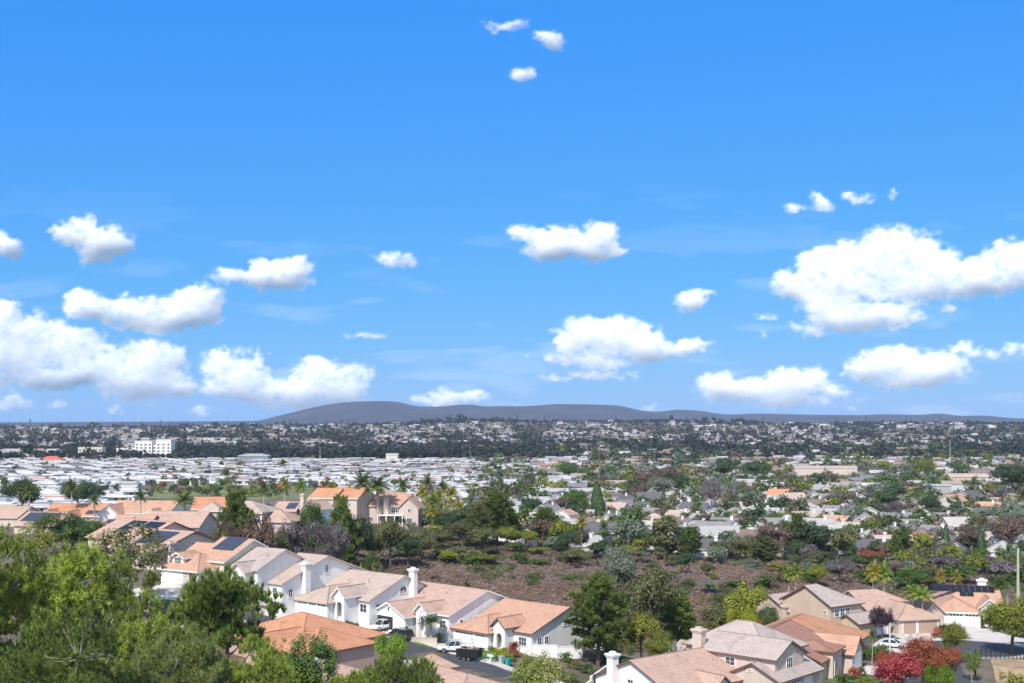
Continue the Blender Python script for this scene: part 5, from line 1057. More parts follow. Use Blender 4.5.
# black dump trailer
x, y = -6.4, 179.6; z = tz(x, y) + .08; root = empty('dump_trailer', (x, y, z), R(-22)); root.scale = (.82, .9, 1.0); tag(root, 'black high-sided dump trailer parked at the kerb behind the white pickup truck', 'trailer')
mb = MB(); mb.box(-2.1, 2.1, -1.0, 1.0, .55, .68)
for s in (-1, 1):
    mb.box(-2.1, 2.1, s * 1.0 - .05, s * 1.0 + .05, .6, 1.75)
    for k in range(8): xx = -2.0 + k * 4.0 / 7; mb.box(xx - .05, xx + .05, s * 1.09 - .05, s * 1.09 + .05, .55, 1.75)
    mb.box(-2.15, 2.15, s * 1.06 - .07, s * 1.06 + .07, 1.72, 1.82)
mb.box(2.05, 2.15, -1, 1, .6, 1.75); mb.box(-2.15, -2.05, -1, 1, .6, 1.6); mb.build('body', BLACK, root)
mb = MB(); mb.tube((2.1, .6, .5), (3.4, 0, .5), .06, .05, 6); mb.tube((2.1, -.6, .5), (3.4, 0, .5), .06, .05, 6); mb.tube((3.1, 0, .5), (3.1, 0, 0), .04, .04, 6); mb.build('tow_bar', BLACK, root)
mb = MB()
rr_ = random.Random(3)
for k in range(26): xx, yy, s_ = rr_.uniform(-1.8, 1.8), rr_.uniform(-.8, .8), rr_.uniform(.15, .4); mb.box(xx - s_, xx + s_, yy - s_ * .6, yy + s_ * .6, 1.3, 1.5 + rr_.uniform(0, .35))
mb.build('load', mat_islands('mixed_junk', [(.35, .25, .2), (.12, .1, .09), (.5, .45, .42), (.3, .12, .08)]), root)
mb = MB(); mb.box(-1.0, .9, 1.02, 1.28, .72, .78); mb.box(-1.0, .9, -1.28, -1.02, .72, .78); mb.build('mudguard', BLACK, root)
for xx in (-.5, .4):
    for s in (-1, 1): wheel(root, xx, s * 1.12, .34, .2)
x, y = -17.6, 189.6; z = tz(x, y) + .08; car('parked_van', 'van', ('charcoal', (.03, .032, .04)), x, y, z, rzD + R(178), 'dark van parked on the street before the open garage', 'van')
x, y, z = at_f(FC, 3.6, 1.0, .0); car('parked_car', 'hatch', ('white', (.75, .75, .75)), *at_f(FC, 3.7, -.2)[:2], 4.75, rzD - R(90), 'white car nosing out of the open garage')
x, y = 65.3, 205.5; car('parked_car', 'sedan', ('white', (.75, .75, .75)), x, y, tz(x, y) + .17, R(-32), 'white car on the driveway beside the turning circle')
x, y = 92.2, 218.5; car('parked_car', 'sedan', ('charcoal', (.03, .032, .04)), x, y, tz(x, y) + .15, R(100), 'dark car at the edge of the wide driveway of the white triple garage')
# ------------------------------------------------------------------ street things
def lamp(px, Y, top, label, h=None):
    x = PX(px, Y); z = tz(x, Y); h = h or (H - (top - HOR) / F * Y) - z; root = empty('street_lamp', (x, Y, z)); tag(root, label, 'street lamp')
    mb = MB(); mb.tube((0, 0, 0), (0, 0, .4), .22, .17, 8); mb.tube((0, 0, .4), (0, 0, h), .14, .10, 8); mb.build('pole', mat_plain('concrete_pole', (.6, .57, .53), .8), root)
    mb = MB(); mb.tube((0, 0, h - .1), (.9, -.5, h + .15), .05, .04, 6); mb.build('arm', METAL, root); mb = MB(); mb.box(.75, 1.25, -.72, -.48, h + .08, h + .2); mb.build('lamp_head', METAL, root)
lamp(420.5, 189, 611, 'pale street lamp on the lawn between the open garage and the pickup truck')
lamp(890, 196, 623, 'pale street lamp between the driveways of the plum-coloured tree')
# mailbox, bins
x, y = -3.2, 177.9; root = empty('mailbox', (x, y, tz(x, y)), rzD); tag(root, 'white kerbside mailbox beside the yellow-green hedge', 'mailbox')
mb = MB(); mb.box(-.07, .07, -.07, .07, 0, 1.1); mb.build('post', TRIMW, root); mb = MB(); mb.box(-.55, .55, -.13, .13, 1.0, 1.3); mb.build('letter_box', TRIMW, root)
x, y = 78.0, 215.0
x, y = 69.6, 211.6; root = empty('mailbox', (x, y, tz(x, y)), 0); tag(root, 'white mailbox on the verge before the tan garage doors', 'mailbox')
mb = MB(); mb.box(-.06, .06, -.06, .06, 0, 1.0); mb.build('post', TRIMW, root); mb = MB(); mb.box(-.3, .3, -.12, .12, .95, 1.2); mb.build('letter_box', TRIMW, root)
def bin_(x, y, col, label):
    root = empty('wheelie_bin', (x, y, tz(x, y) + .12), rzD); tag(root, label, 'bin', 'bins at the kerb'); mb = MB(); loft(mb, [[(-.26, -.27, 0), (.26, -.27, 0), (.26, .27, 0), (-.26, .27, 0)], [(-.33, -.35, 1.0), (.33, -.35, 1.0), (.33, .35, 1.0), (-.33, .35, 1.0)]]); mb.build('body', col, root)
    mb = MB(); mb.prism([(-.36, -.4, 1.0), (.36, -.4, 1.0), (.36, .4, 1.0), (-.36, .4, 1.0)], (0, 0, .09)); mb.build('lid', col, root)
    for s in (-1, 1): mb = MB(); mb.tube((s * .3, .3, .1), (s * .24, .3, .1), .1, .1, 8); mb.build('wheel', RUBBER, root)
bin_(-1.55, 178.0, mat_plain('grey_bin', (.38, .42, .40), .5), 'pale grey wheelie bin next to the teal bin')
bin_(-.6, 177.2, mat_plain('teal_bin', (.02, .30, .25), .5), 'teal wheelie bin at the kerb')
# hedges and bushes of the front gardens
def bush(fr, x, y, leaf, h, w_, label, seed=1, kind='shrub'):
    X, Y = fr(x, y); plant(kind, leaf, X, Y, tz(X, Y), h, w_, label, seed=seed)
WF = lambda x, y: (x, y)
bush(WF, -.3, 186.0, 'redbush', 1.6, 2.8, 'red-leaved round bush before the white side wall'); bush(WF, .4, 182.4, 'redbush', 1.3, 1.9, 'low red bush over the yellow-green hedge', 2)
bush(WF, -2.2, 181.0, 'yellow', 1.7, 3.4, 'yellow-green clipped hedge behind the mailbox', 3); bush(WF, -.9, 179.8, 'ygreen', 1.5, 2.8, 'yellow-green clipped hedge behind the two bins', 2)
bush(FD, 10.2, .4, 'green', .9, 1.5, 'small green bush beside the arched entry', 2); bush(FD, 12.8, .9, 'brown', .9, 1.3, 'brownish low plant under the front window of the middle white house'); bush(FD, 8.9, -.3, 'rust', .6, 1.0, 'small rusty plant at the corner of the wide garage', 3)
bush(FC, 9.0, .6, 'dark', 1.8, 1.4, 'dark bush beside the closed half of the gabled garage', 2); bush(FC, 14.2, 3.4, 'green', 1.6, 1.8, 'green bush beyond the short fat palm', 1); bush(FC, .0, -.4, 'dark', 1.2, 1.2, 'small dark bush at the corner of the open garage', 2)
X, Y = FC(14.3, 1.4); plant('palm', 'palm', X, Y, tz(X, Y), 4.2, 4.6, 'short fat palm before the pink-tan roofed house', seed=1)
bush(FB, 11.5, 2.6, 'dark', 1.2, 2.2, 'dark bush under the front windows by the white chimney house', 2); bush(FB, 13.8, 2.0, 'green', 1.3, 1.9, 'green bush at the front corner of the triple garage house', 3)
bush(FB, -3, -.5, 'dark', 2.0, 3.0, 'dark bush between round pine and triple garage', 2); bush(FB, -5, 1.2, 'green', 2.4, 2.6, 'rounded green bush by the row of narrow windows', 1)
FH = frame(37.9, 179.7, -60)
bush(FH, 1.5, -11.5, 'green', 1.4, 3.0, 'green bush under the red-brown porch roof', 2); bush(FH, 6, -12.0, 'rust', 1.8, 2.6, 'orange-tipped plant before the red-brown porch', 1); bush(FH, 8.2, -12.2, 'dark', 1.5, 2.0, 'dark plant beside the orange gabled garage', 3); bush(FH, 3, -14.5, 'ygreen', 1.0, 3.2, 'yellow-green ground cover bush by the bright lawn', 2)
for i, t in enumerate((0, .33, .66, 1)): X, Y = 56.8 + 5.0 * t, 193.5 + 5.2 * t; plant('shrub', 'green', X, Y, tz(X, Y), 1.9, 2.9, ('dark green hedge bush nearest the orange gabled garage', 'second bush of the dark green hedge', 'third bush of the dark green hedge', 'last bush of the dark green hedge, closest to the white car')[i].replace('nearest', 'right by'), seed=1 + i % 3)
for i, (px, Y, wp, lf, lb) in enumerate(((917, 224, 14, 'green', 'spiky green plant at the foot of the feathery palms'), (930, 222, 14, 'rust', 'reddish plant in the bed before the triple garage'), (945, 220, 16, 'dark', 'round dark plant in the bed beside the wide driveway'), (936, 216, 14, 'rust', 'rusty ground plant at the tip of the planting bed'),
                                    (905, 226, 12, 'rust', 'reddish bush beside the tan garage doors'), (984, 226, 9, 'dark', 'dark clipped bush by the arched entry of the triple garage house'), (995, 222, 14, 'green', 'green bush behind the dark car'))):
    X = PX(px, Y); plant('shrub', lf, X, Y, tz(X, Y), 1.9, wp / F * Y, lb, seed=1 + i % 3)
for i, (px, Y, hh, wp, lf, lb) in enumerate(((566, 182, 1.6, 16, 'green', 'green shrub at the foot of the white side wall'), (575, 178, 1.2, 18, 'olive', 'low olive shrub before the dark layered pine'), (586, 176, 1.6, 20, 'dark', 'dark ground shrub under the dark layered pine'),
        (600, 174, 1.4, 22, 'green', 'leafy shrub between dark layered pine and white chimney'), (614, 178, 2.0, 20, 'dark', 'dark shrub behind the white chimney'), (628, 180, 2.2, 22, 'green', 'green shrub over the ridge of the white gabled house'), (570, 170, 1.1, 18, 'green', 'low green shrub above the sloping white wall'),
        (585, 168, 1.0, 18, 'rust', 'orange-tinged shrub beside the sloping white wall'), (556, 186, 1.5, 12, 'olive', 'small olive shrub against the white side wall'), (610, 186, 2.4, 24, 'dark', 'dark round shrub under the branches of the dark layered pine'))):
    X = PX(px, Y); plant('shrub', lf, X, Y, tz(X, Y) - .05, hh, wp / F * Y, lb, seed=1 + i % 3)
# garden walls
def wall_run(pts, h, mat, label, name='garden_wall', cat='wall', th=.2):
    mb = MB()
    for (x0, y0), (x1, y1) in zip(pts, pts[1:]):
        n = max(1, int(math.hypot(x1 - x0, y1 - y0) / 3))
        for k in range(n):
            a = Vector((x0 + (x1 - x0) * k / n, y0 + (y1 - y0) * k / n, 0)); b = Vector((x0 + (x1 - x0) * (k + 1) / n, y0 + (y1 - y0) * (k + 1) / n, 0)); z = max(tz(a.x, a.y), tz(b.x, b.y)); d = (b - a).normalized(); nn = Vector((-d.y, d.x, 0)) * th / 2
            q = [a - nn, b - nn, b + nn, a + nn]; mb.prism([(p.x, p.y, z - 1.5) for p in q], (0, 0, h + 1.5)); nn *= 1.5; q = [a - nn, b - nn, b + nn, a + nn]; mb.prism([(p.x, p.y, z + h + .003) for p in q], (0, 0, .08))
    o = mb.build(name, mat); tag(o, label, cat); return o
wall_run([FD(16.4, 3.6), FD(19.5, 6.5), FD(22, 10)], 1.7, WHITE, 'white garden wall joined to the gable of the middle white house')
wall_run([(8.0, 160), (11, 168), (14, 176)], 1.5, WHITE, 'low white wall running down beside the white gabled house at the bottom')
wall_run([FB(-.5, .0), FB(-4.5, -6.5), FB(-7, -8)], 1.5, WHITE, 'white stepped wall beside the triple garage driveway')
wall_run([FC(9.8, -1.2), FC(13, -2), FC(17, .5)], .7, mat_plain('stone_wall', (.5, .42, .36), .9), 'low stone planter wall around the short fat palm')
wall_run([FD(-1.5, .5), FD(-1.0, 5)], 1.7, WHITE, 'short white wall between the two white houses')
# curved black iron fence
cf = [(cx + 13.2 * math.cos(a) - 1.0, cy + 11.6 * math.sin(a)) for a in np.linspace(R(8), R(-95), 30)] + [(72.5, 188), (70, 182), (68.5, 177)]
pts = [(p[0] + (2 if False else 0), p[1]) for p in cf]; root = empty('iron_fence', (pts[0][0], pts[0][1], tz(*pts[0]))); tag(root, 'black iron fence curving round the turning circle', 'fence'); ox, oy, oz = root.location
mr = MB(); mp = MB()
for (a, b) in zip(pts, pts[1:]):
    za, zb = tz(*a), tz(*b); A = Vector((a[0] - ox, a[1] - oy, za - oz)); B = Vector((b[0] - ox, b[1] - oy, zb - oz))
    for zz in (.2, 1.35): mr.tube(A + Vector((0, 0, zz)), B + Vector((0, 0, zz)), .035, .035, 4)
    n = max(2, int((B - A).length / .16))
    for k in range(n): p = A.lerp(B, k / n); mr.tube(p + Vector((0, 0, .1)), p + Vector((0, 0, 1.45)), .014, .014, 4, cap=False)
    mp.box(A.x - .05, A.x + .05, A.y - .05, A.y + .05, A.z - .2, A.z + 1.6)
mr.build('railing', BLACK, root); mp.build('post', BLACK, root)
# utility poles
def upole(px, Y, top, label, col=None, arm=True, r=.16):
    x = PX(px, Y); z = tz(x, Y); h = (H - (top - HOR) / F * Y) - z; root = empty('utility_pole', (x, Y, z)); tag(root, label, 'utility pole'); mb = MB(); mb.tube((0, 0, 0), (0, 0, h), r, r * .6, 8); mb.build('pole', col or mat_plain('weathered_pole', (.3, .26, .22), .9), root)
    if arm: mb = MB(); mb.box(-1.1, 1.1, -.07, .07, h - .9, h - .75); mb.build('crossarm', BARKG, root)
upole(977, 400, 500, 'dark thin utility pole before the brown-grey bare tree', BARK); upole(1018, 240, 548, 'thick pale-green and orange pole at the picture edge', mat_plain('green_pole', (.35, .42, .22), .7), False, .35)
upole(599, 700, 446, 'thin pole behind the cypress trees'); upole(470, 1100, 446, 'tall pole rising among the mobile homes'); upole(950, 1200, 440, 'pale pole on the far slope', TRIMW, False); upole(320, 1300, 446, 'pole at the edge of the mobile homes', TRIMW, False); upole(660, 420, 530, 'short pole beside the round street tree')
sx_ = [PX(120, 400), PX(352, 400), PX(350, 520), PX(135, 540)]
drape('lawn', [(PX(146, 715), 715), (PX(352, 700), 700), (PX(338, 900), 900), (PX(170, 905), 905)], .12, mat_plain('green_strip', (.17, .18, .06), 1.0, var=.45, scale=.05), step=8, label='green and tan grass strip between the orange roofs and the mobile homes', cat='lawn')
_x, _y, _z, _o = GROUND_AT([392, 425, 462, 492, 486, 452, 418, 395], [529, 523, 521, 524, 529, 531, 533, 534])
drape('path', list(zip(_x, _y)), .15, mat_plain('dirt_bank', (.42, .29, .22), 1.0, var=.3, scale=.5), step=3, label='bare tan dirt bank below the patio of the pink house', cat='dirt bank')
# ------------------------------------------------------------------ valley neighbourhoods
LM = [('big dark oak', 892, 500), ('silvery bare tree', 890, 515), ('grey eucalyptus', 722, 505), ('tall cypress', 598, 505), ('round green street tree', 643, 548), ('red-brown tree', 652, 490), ('blue-green edge tree', 1010, 485), ('brown edge tree', 1012, 540), ('thin dark pole', 977, 545),
      ('brown canyon-rim tree', 775, 545), ('dark domed tree', 757, 480), ('white gabled house', 972, 475), ('olive-yellow round tree', 926, 468), ('grey dome tree', 658, 500), ('long pale roof', 560, 492), ('very dark round tree', 530, 483), ('pale terrace', 600, 545), ('dark conifers', 500, 520),
      ('orange gable', 340, 490), ('palm clump', 440, 490), ('tall palm pair', 368, 480), ('green strip', 250, 488), ('orange roofs', 90, 505), ('blackish tree', 78, 490), ('edge conifers', 22, 490), ('pink two-storey house', 385, 500), ('white office block', 150, 448), ('hip-roofed hall', 250, 458), ('red-roofed hall', 48, 462),
      ('pink-tan ridge', 870, 585), ('black-panelled roof', 960, 585), ('tan gabled house', 815, 590), ('paired palms', 792, 575), ('olive-gold tree', 748, 600), ('sage-green tree', 617, 565), ('street of white houses', 640, 540), ('mustard bushes', 530, 550), ('dirt bank', 440, 530), ('grey bare tree', 318, 540), ('dark oaks', 370, 540), ('salmon chimney house', 400, 575), ('layered pine', 596, 600)]
ORD = ['', 'second ', 'third ', 'fourth ', 'fifth ', 'sixth ', 'seventh ', 'eighth ', 'ninth ', 'tenth ', 'eleventh ', 'twelfth ', 'thirteenth ', 'fourteenth ', 'fifteenth ', 'sixteenth ', 'seventeenth ', 'eighteenth ', 'nineteenth ', 'twentieth ']
def to_px(x, y, z): return 512 + x / y * F, HOR + (H - z) / y * F
PENDING = []                                # (object, description, px, py, group)
def name_all():
    from collections import defaultdict
    by = defaultdict(list)
    for o, desc, px, py, grp in PENDING:
        l = min(LM, key=lambda q: (q[1] - px) ** 2 + ((q[2] - py) * 2.2) ** 2); dx, dy = px - l[1], (py - l[2]) * 2.2
        rel = 'beyond' if dy < -abs(dx) * .6 else 'before' if dy > abs(dx) * .6 else 'beside'
        by[(desc, rel, l[0])].append((math.hypot(dx, dy), o, grp))
    for (desc, rel, lm), L in by.items():
        L.sort(key=lambda t: t[0])
        for i, (d, o, grp) in enumerate(L):
            o['group'] = grp; k = min(i, len(ORD) - 1)
            o['label'] = '%s %s the %s' % (desc, rel, lm) if k == 0 else '%s %s the %s, %sout' % (desc, rel, lm, ORD[k])
WALLS = [('white', WHITE), ('cream', CREAM), ('tan', TAN), ('pinkish', PINK), ('pale grey', mat_stucco('grey_stucco', (.52, .50, .48)))]
ROOFS = [('grey', mat_roof('shingle_grey', (.27, .25, .245))), ('dark grey', mat_roof('shingle_dark', (.13, .125, .13))), ('brown', mat_roof('shingle_brown', (.24, .165, .13))), ('tan', R_TAN), ('pale', mat_roof('shingle_pale', (.50, .46, .42))), ('salmon', R_SALMON), ('orange', R_ORANGE), ('light grey', mat_roof('shingle_light', (.42, .40, .385)))]
RW = [.25, .14, .13, .10, .11, .05, .03, .19]
def proto_house(v):
    L, Dp = (11.5, 9.5) if v % 3 else (13, 9); bl = [(-L / 2, L / 2, -Dp / 2, Dp / 2, 2.8 if v < 6 else 5.2, 2.9, 'hx' if v in (2, 5) else 'gx')]
    if v % 2 == 0: bl.append((L / 2 - 6, L / 2 - .2, -Dp / 2 - 4.5, 0, 2.7, 1.6, 'gy' if v != 4 else 'hy'))
    else: bl.append((-L / 2 + .3, -L / 2 + 6.3, -Dp / 2 - 3.5, 0, 2.75, 1.7, 'gy'))
    if v in (3, 7): bl.append((-2, L / 2 - .3, -Dp / 2 + 1.5, Dp / 2 - .4, 5.2 if v == 3 else 5.3, 1.9, 'gx'))
    return bl
HP = {}
def valley_house(v, x, y, z, rz, wi, ri, detail):
    if v not in HP:
        bl = proto_house(v); rf, wl, wn, gd = MB(), MB(), MB(), MB()
        for b in bl: roof_block(rf, wl, b)
        b = bl[1]; f = b[2]; pbox(gd, 'F', f, b[0] + .8, b[1] - .7, 0, .05, 0.02, 2.1)
        m0 = bl[0]; wins = []
        for u in (m0[0] + 1.6, m0[0] + 4.2, m0[1] - 7.6, m0[1] - 1.6):
            if b[0] - .6 < u < b[1] + .6: continue
            q = MB(); pbox(q, 'F', m0[2], u - .65, u + .65, 0, .06, .9, 2.1); wins.append(mesh_of(q, 'window', [GLASS]))
        for u in (-2, 1.8): q = MB(); pbox(q, 'R', m0[1], u - .6, u + .6, 0, .06, .9, 2.1); wins.append(mesh_of(q, 'window', [GLASS]))
        if m0[4] > 4:
            for u in (m0[0] + 2, 0, m0[1] - 2): q = MB(); pbox(q, 'F', m0[2], u - .6, u + .6, 0, .06, 3.6, 4.8); wins.append(mesh_of(q, 'window', [GLASS]))
        ch = None
        if v in (0, 1, 4, 6): q = MB(); q.box(m0[0] + 3, m0[0] + 4, .6, 1.3, 3, 2.8 + 2.9 + .9 + (2.4 if v >= 6 else 0)); q.box(m0[0] + 2.85, m0[0] + 4.15, .45, 1.45, 2.8 + 2.9 + .62 + (2.4 if v >= 6 else 0), 2.8 + 2.9 + .84 + (2.4 if v >= 6 else 0)); ch = mesh_of(q, 'chimney', [WHITE])
        HP[v] = (mesh_of(rf, 'roof', [ROOFS[0][1], TRIMW, ROOFS[0][1]]), mesh_of(wl, 'wall', [WHITE]), mesh_of(gd, 'garage_door', [GARAGE]), wins, ch)
    rf, wl, gd, wins, ch = HP[v]; root = empty('valley_house', (x, y, z), rz); s = random.uniform(.92, 1.12); root.scale = (s, s, 1)
    w_ = link('wall', wl, root); w_.material_slots[0].link = 'OBJECT'; w_.material_slots[0].material = WALLS[wi][1]
    r_ = link('roof', rf, root)
    for i in (0, 2): r_.material_slots[i].link = 'OBJECT'; r_.material_slots[i].material = ROOFS[ri][1]
    if detail:
        link('garage_door', gd, root)
        for q in wins: link('window', q, root)
    if ch: link('chimney', ch, root)
    return root
def free(x, y, r, kinds=None):
    return all((x - t['x']) ** 2 + (y - t['y']) ** 2 > (r + t['w'] * .36) ** 2 for t in TREES)
# streets of the valley
rv = random.Random(11)
th = R(14); ca, sa = math.cos(th), math.sin(th); HOUSES = []
def inside_valley(x, y):
    px, py = to_px(x, y, -6)
    if y < 352 or y > 1420: return False
    left = 455 + max(0, (y - 430)) * .30 if y < 700 else 535
    if y < 420 and px < 570: return False
    return px > left and px < 1075
streets = []
rowd = 33.0; vi = 0
for r in range(0, 40):
    off = 352 + r * rowd * (1 + r * .012)
    for c in range(-10, 90):
        for side in (-1, 1):
            a = c * 20.0 + rv.uniform(-2.5, 2.5) + (9 if side > 0 else 0) - 100; b = off + side * 8.5 + rv.uniform(-1, 1) + 10 * math.sin(a * .012)
            x, y = a * ca + b * sa * .3, b - a * sa * .55 + 60
            if not inside_valley(x, y): continue
            if rv.random() < .07 + (.10 if y > 700 else 0): continue
            HOUSES.append((x, y, 0 if side > 0 else math.pi, a))
HOUSES.sort(key=lambda q: q[1])
kept = []
for hq in HOUSES:
    if not free(hq[0], hq[1], 2.5): continue
    if all((hq[0] - k[0]) ** 2 + (hq[1] - k[1]) ** 2 > 13.5 ** 2 for k in kept): kept.append(hq)
N_IND = 235
for i, (x, y, rz, a) in enumerate(kept[:N_IND]):
    v = rv.choice([0, 1, 2, 3, 4, 5, 0, 1, 2, 4, 6, 7]); wi = rv.choices(range(5), [.42, .24, .12, .12, .1])[0]; ri = rv.choices(range(8), RW)[0]; z = tz(x, y) + .2
    px, py = to_px(x, y, z); rot = rz - th * .62 + rv.choice([0, 0, math.pi / 2, -math.pi / 2, -.5, .5, .25]) + .35 * math.sin(x * .013 + y * .008); o = valley_house(v, x, y, z, rot, wi, ri, y < 620)
    o['category'] = 'house'; d = '%s-roofed %s %s' % (ROOFS[ri][0], WALLS[wi][0], 'two-storey house' if v in (3, 6, 7) else 'house'); PENDING.append((o, d, px, py, 'houses of the valley neighbourhood'))
rest_houses = kept[N_IND:]
# valley street strips
SB = None
for r in range(0, 14):
    off = 352 + r * rowd * (1 + r * .012); path = []
    for a in np.arange(-300, 900, 12):
        b = off + 10 * math.sin(a * .012); x, y = a * ca + b * sa * .3 - 100 * ca, b - (a - 100) * sa * .55 + 60
        px, _ = to_px(x, max(y, 60), -6)
        if inside_valley(x, y): path.append((x, y))
    if len(path) > 3: o = ribbon(path, -3.6, 3.6, .1, step=8).build('road', ASPHL); tag(o, 'pale worn street between the valley houses', 'road', kind='structure')
# rows of pale low buildings at exact places
def long_building(px, py, Y, L, Dp, eave, rise, th_, wall, roofm, label, typ='gx', name='long_building', wins=0):
    x = PX(px, Y); z = H - (py - HOR) / F * Y; root = empty(name, (x, Y, z), -R(th_)); tag(root, label, 'building'); rf, wl = MB(), MB(); roof_block(rf, wl, (0, L, 0, Dp, eave, rise, typ)); rf.build('roof', [roofm, TRIMW, roofm], root); wl.build('wall', wall, root)
    for k in range(wins): u = (k + .5) * L / wins; q = MB(); pbox(q, 'F', 0, u - .8, u + .8, 0, .06, eave * .35, eave * .75); q.build('window', GLASS, root)
    return root
long_building(520, 497, 700, 66, 14, 3.4, 1.2, -4, CREAM, ROOFS[4][1], 'long low building with pale roof along the shopping street', wins=12); long_building(585, 488, 790, 70, 12, 3.4, 1.4, 4, PINK, R_TAN, 'long tan-roofed building behind the lime round tree', wins=12)
long_building(563, 532, 465, 12, 9, 3.4, 1.2, -6, CREAM, ROOFS[4][1], 'pale terrace of low dwellings at the head of the valley', wins=4)
long_building(795, 472, 980, 50, 12, 3.4, 1.5, 4, PINK, R_TAN, 'long tan building behind the dark domed tree'); long_building(950, 481, 830, 26, 10, 3.2, 1.8, 4, TAN, R_TAN, 'long tan-roofed building before the white gabled house')
h_ = house('house', PX(966, 690), 690, tz(PX(966, 690), 690), 8, [(-8, 9, 0, 11, 5.6, 3.4, 'gx'), (-3, 5, -4, 6, 5.6, 3.6, 'gy')], WHITE, ROOFS[7][1], TRIMW, 'large white two-storey gabled house standing above its neighbours'); window(h_, 'F', -4, 1, 3, 2, 2); window(h_, 'F', 0, -5.5, 3, 2, 1.5)
# red-orange awning, grey slab building
h_ = house('house', PX(915, 500), 500, tz(PX(915, 500), 500), 6, [(0, 13, 0, 9, 3, 1.6, 'gx')], CREAM, mat_roof('orange_red_roof', (.62, .16, .07)), TRIMW, 'small house with vivid red-orange roof before the big dark oak')
long_building(932, 499, 660, 10.5, 10, 7.5, .4, 2, mat_stucco('slab_grey', (.40, .38, .36)), ROOFS[7][1], 'plain grey slab-sided building in the valley', wins=0)

# ------------------------------------------------------------------ mobile home park
MHW = [('white', mat_plain('mh_white', (.74, .73, .72), .6)), ('pale grey', mat_plain('mh_grey', (.55, .56, .57), .6)), ('cream', mat_plain('mh_cream', (.66, .60, .52), .6)), ('pale pink', mat_plain('mh_pink', (.62, .46, .42), .6)), ('pale blue', mat_plain('mh_blue', (.42, .55, .62), .6))]
MHR = [mat_plain('mh_roof_white', (.62, .585, .55), .5, var=.1), mat_plain('mh_roof_grey', (.28, .265, .25), .5, var=.12), mat_plain('mh_roof_cream', (.50, .44, .38), .5, var=.12), mat_plain('mh_roof_red', (.5, .25, .19), .6, var=.12)]
MHP = []
for v in range(4):
    rf, wl, wn = MB(), MB(), MB()
    L, Wd = (17, 6.8) if v == 0 else (15, 7.2) if v == 1 else (18, 6.4) if v == 2 else (13, 7)
    roof_block(rf, wl, (-L / 2, L / 2, -Wd / 2, Wd / 2, 3.1, .55, 'gx'));
    if v != 3: rf.box(-L / 2 + 2, L / 2 - 4, -Wd / 2 - 3.2, -Wd / 2 - .05, 2.72, 2.84)
    wl_ = []
    for k in range(4): u = -L / 2 + 1.6 + k * (L - 3) / 3.4; wn = MB(); pbox(wn, 'F', -Wd / 2, u, u + 1.5, 0, .05, 1.1, 2.3); wl_.append(mesh_of(wn, 'window', [GLASS]))
    for sd, pl in (('R', L / 2), ('L', -L / 2)): wn = MB(); pbox(wn, sd, pl, -1.2, 1.0, 0, .05, 1.1, 2.3); wl_.append(mesh_of(wn, 'window', [GLASS]))
    MHP.append((mesh_of(rf, 'roof', [MHR[0], TRIMW, MHR[0]]), mesh_of(wl, 'wall', [WHITE]), wl_, (L, Wd)))
spots = []; tm_ = R(-9); c_, s_ = math.cos(tm_), math.sin(tm_)
for r in range(0, 64):
    for c in range(-60, 40):
        a = c * 21.5 + (11 if r % 2 else 0) + rv.uniform(-2.5, 2.5); b = 560 + r * 17.0 + (r // 2) * 3.5 + rv.uniform(-1.2, 1.2) + 7 * math.sin(c * .31 + r * .15)
        x, y = a * c_ - b * s_ * .0, b + a * s_
        if y < 520 or y > 1450: continue
        px, py = to_px(x, y, -6); lim = 465 + (y - 560) * .14
        if y < 640 and px < 330 and not (px > 300 or px < 60): 
            if y < 600: continue
        if px < -60 or px > min(lim, 560) or (y < 720 and 130 < px < 350): continue
        if 148 < px < 345 and y < 890: continue
        if not free(x, y, 3): continue
        if rv.random() < .13: continue
        spots.append((x, y, px, py))
spots.sort(key=lambda q: q[1])
for i, (x, y, px, py) in enumerate(spots[:290]):
    v = rv.randint(0, 3); wi = rv.choices(range(5), [.55, .17, .14, .07, .07])[0]; ri = rv.choices(range(4), [.52, .24, .18, .06])[0]; z = tz(x, y) + .3; root = empty('mobile_home', (x, y, z), tm_ + rv.choice([0, 0, 0, math.pi, .08, math.pi / 2]) + rv.uniform(-.04, .04))
    r_ = link('roof', MHP[v][0], root)
    for k in (0, 2): r_.material_slots[k].link = 'OBJECT'; r_.material_slots[k].material = MHR[ri]
    w_ = link('wall', MHP[v][1], root); w_.material_slots[0].link = 'OBJECT'; w_.material_slots[0].material = MHW[wi][1]; [link('window', q_, root) for q_ in MHP[v][2]] if i < 110 else None
    root['category'] = 'mobile home'; PENDING.append((root, '%s-walled mobile home with %s roof' % (MHW[wi][0], ('white', 'grey', 'cream', 'reddish')[ri]), px, py, 'mobile homes packed in rows'))
rest_mh = spots[290:]
def merged(name, items, label, cat='houses'):
    """many far buildings in one mesh; items: (roof, wall, x, y, z, rot, scale)"""
    VV, FF, MM = [], [], []; nb = 0
    for (parts, x, y, z, rot, s) in items:
        c, sn = math.cos(rot), math.sin(rot)
        for (v_, f_, m_) in parts:
            q = v_ * np.array(s); VV.append(np.stack([x + c * q[:, 0] - sn * q[:, 1], y + sn * q[:, 0] + c * q[:, 1], z + q[:, 2]], 1)); FF.append(f_ + nb); MM.append(np.full(len(f_), m_)); nb += len(v_)
    return np.concatenate(VV), np.concatenate(FF), np.concatenate(MM)
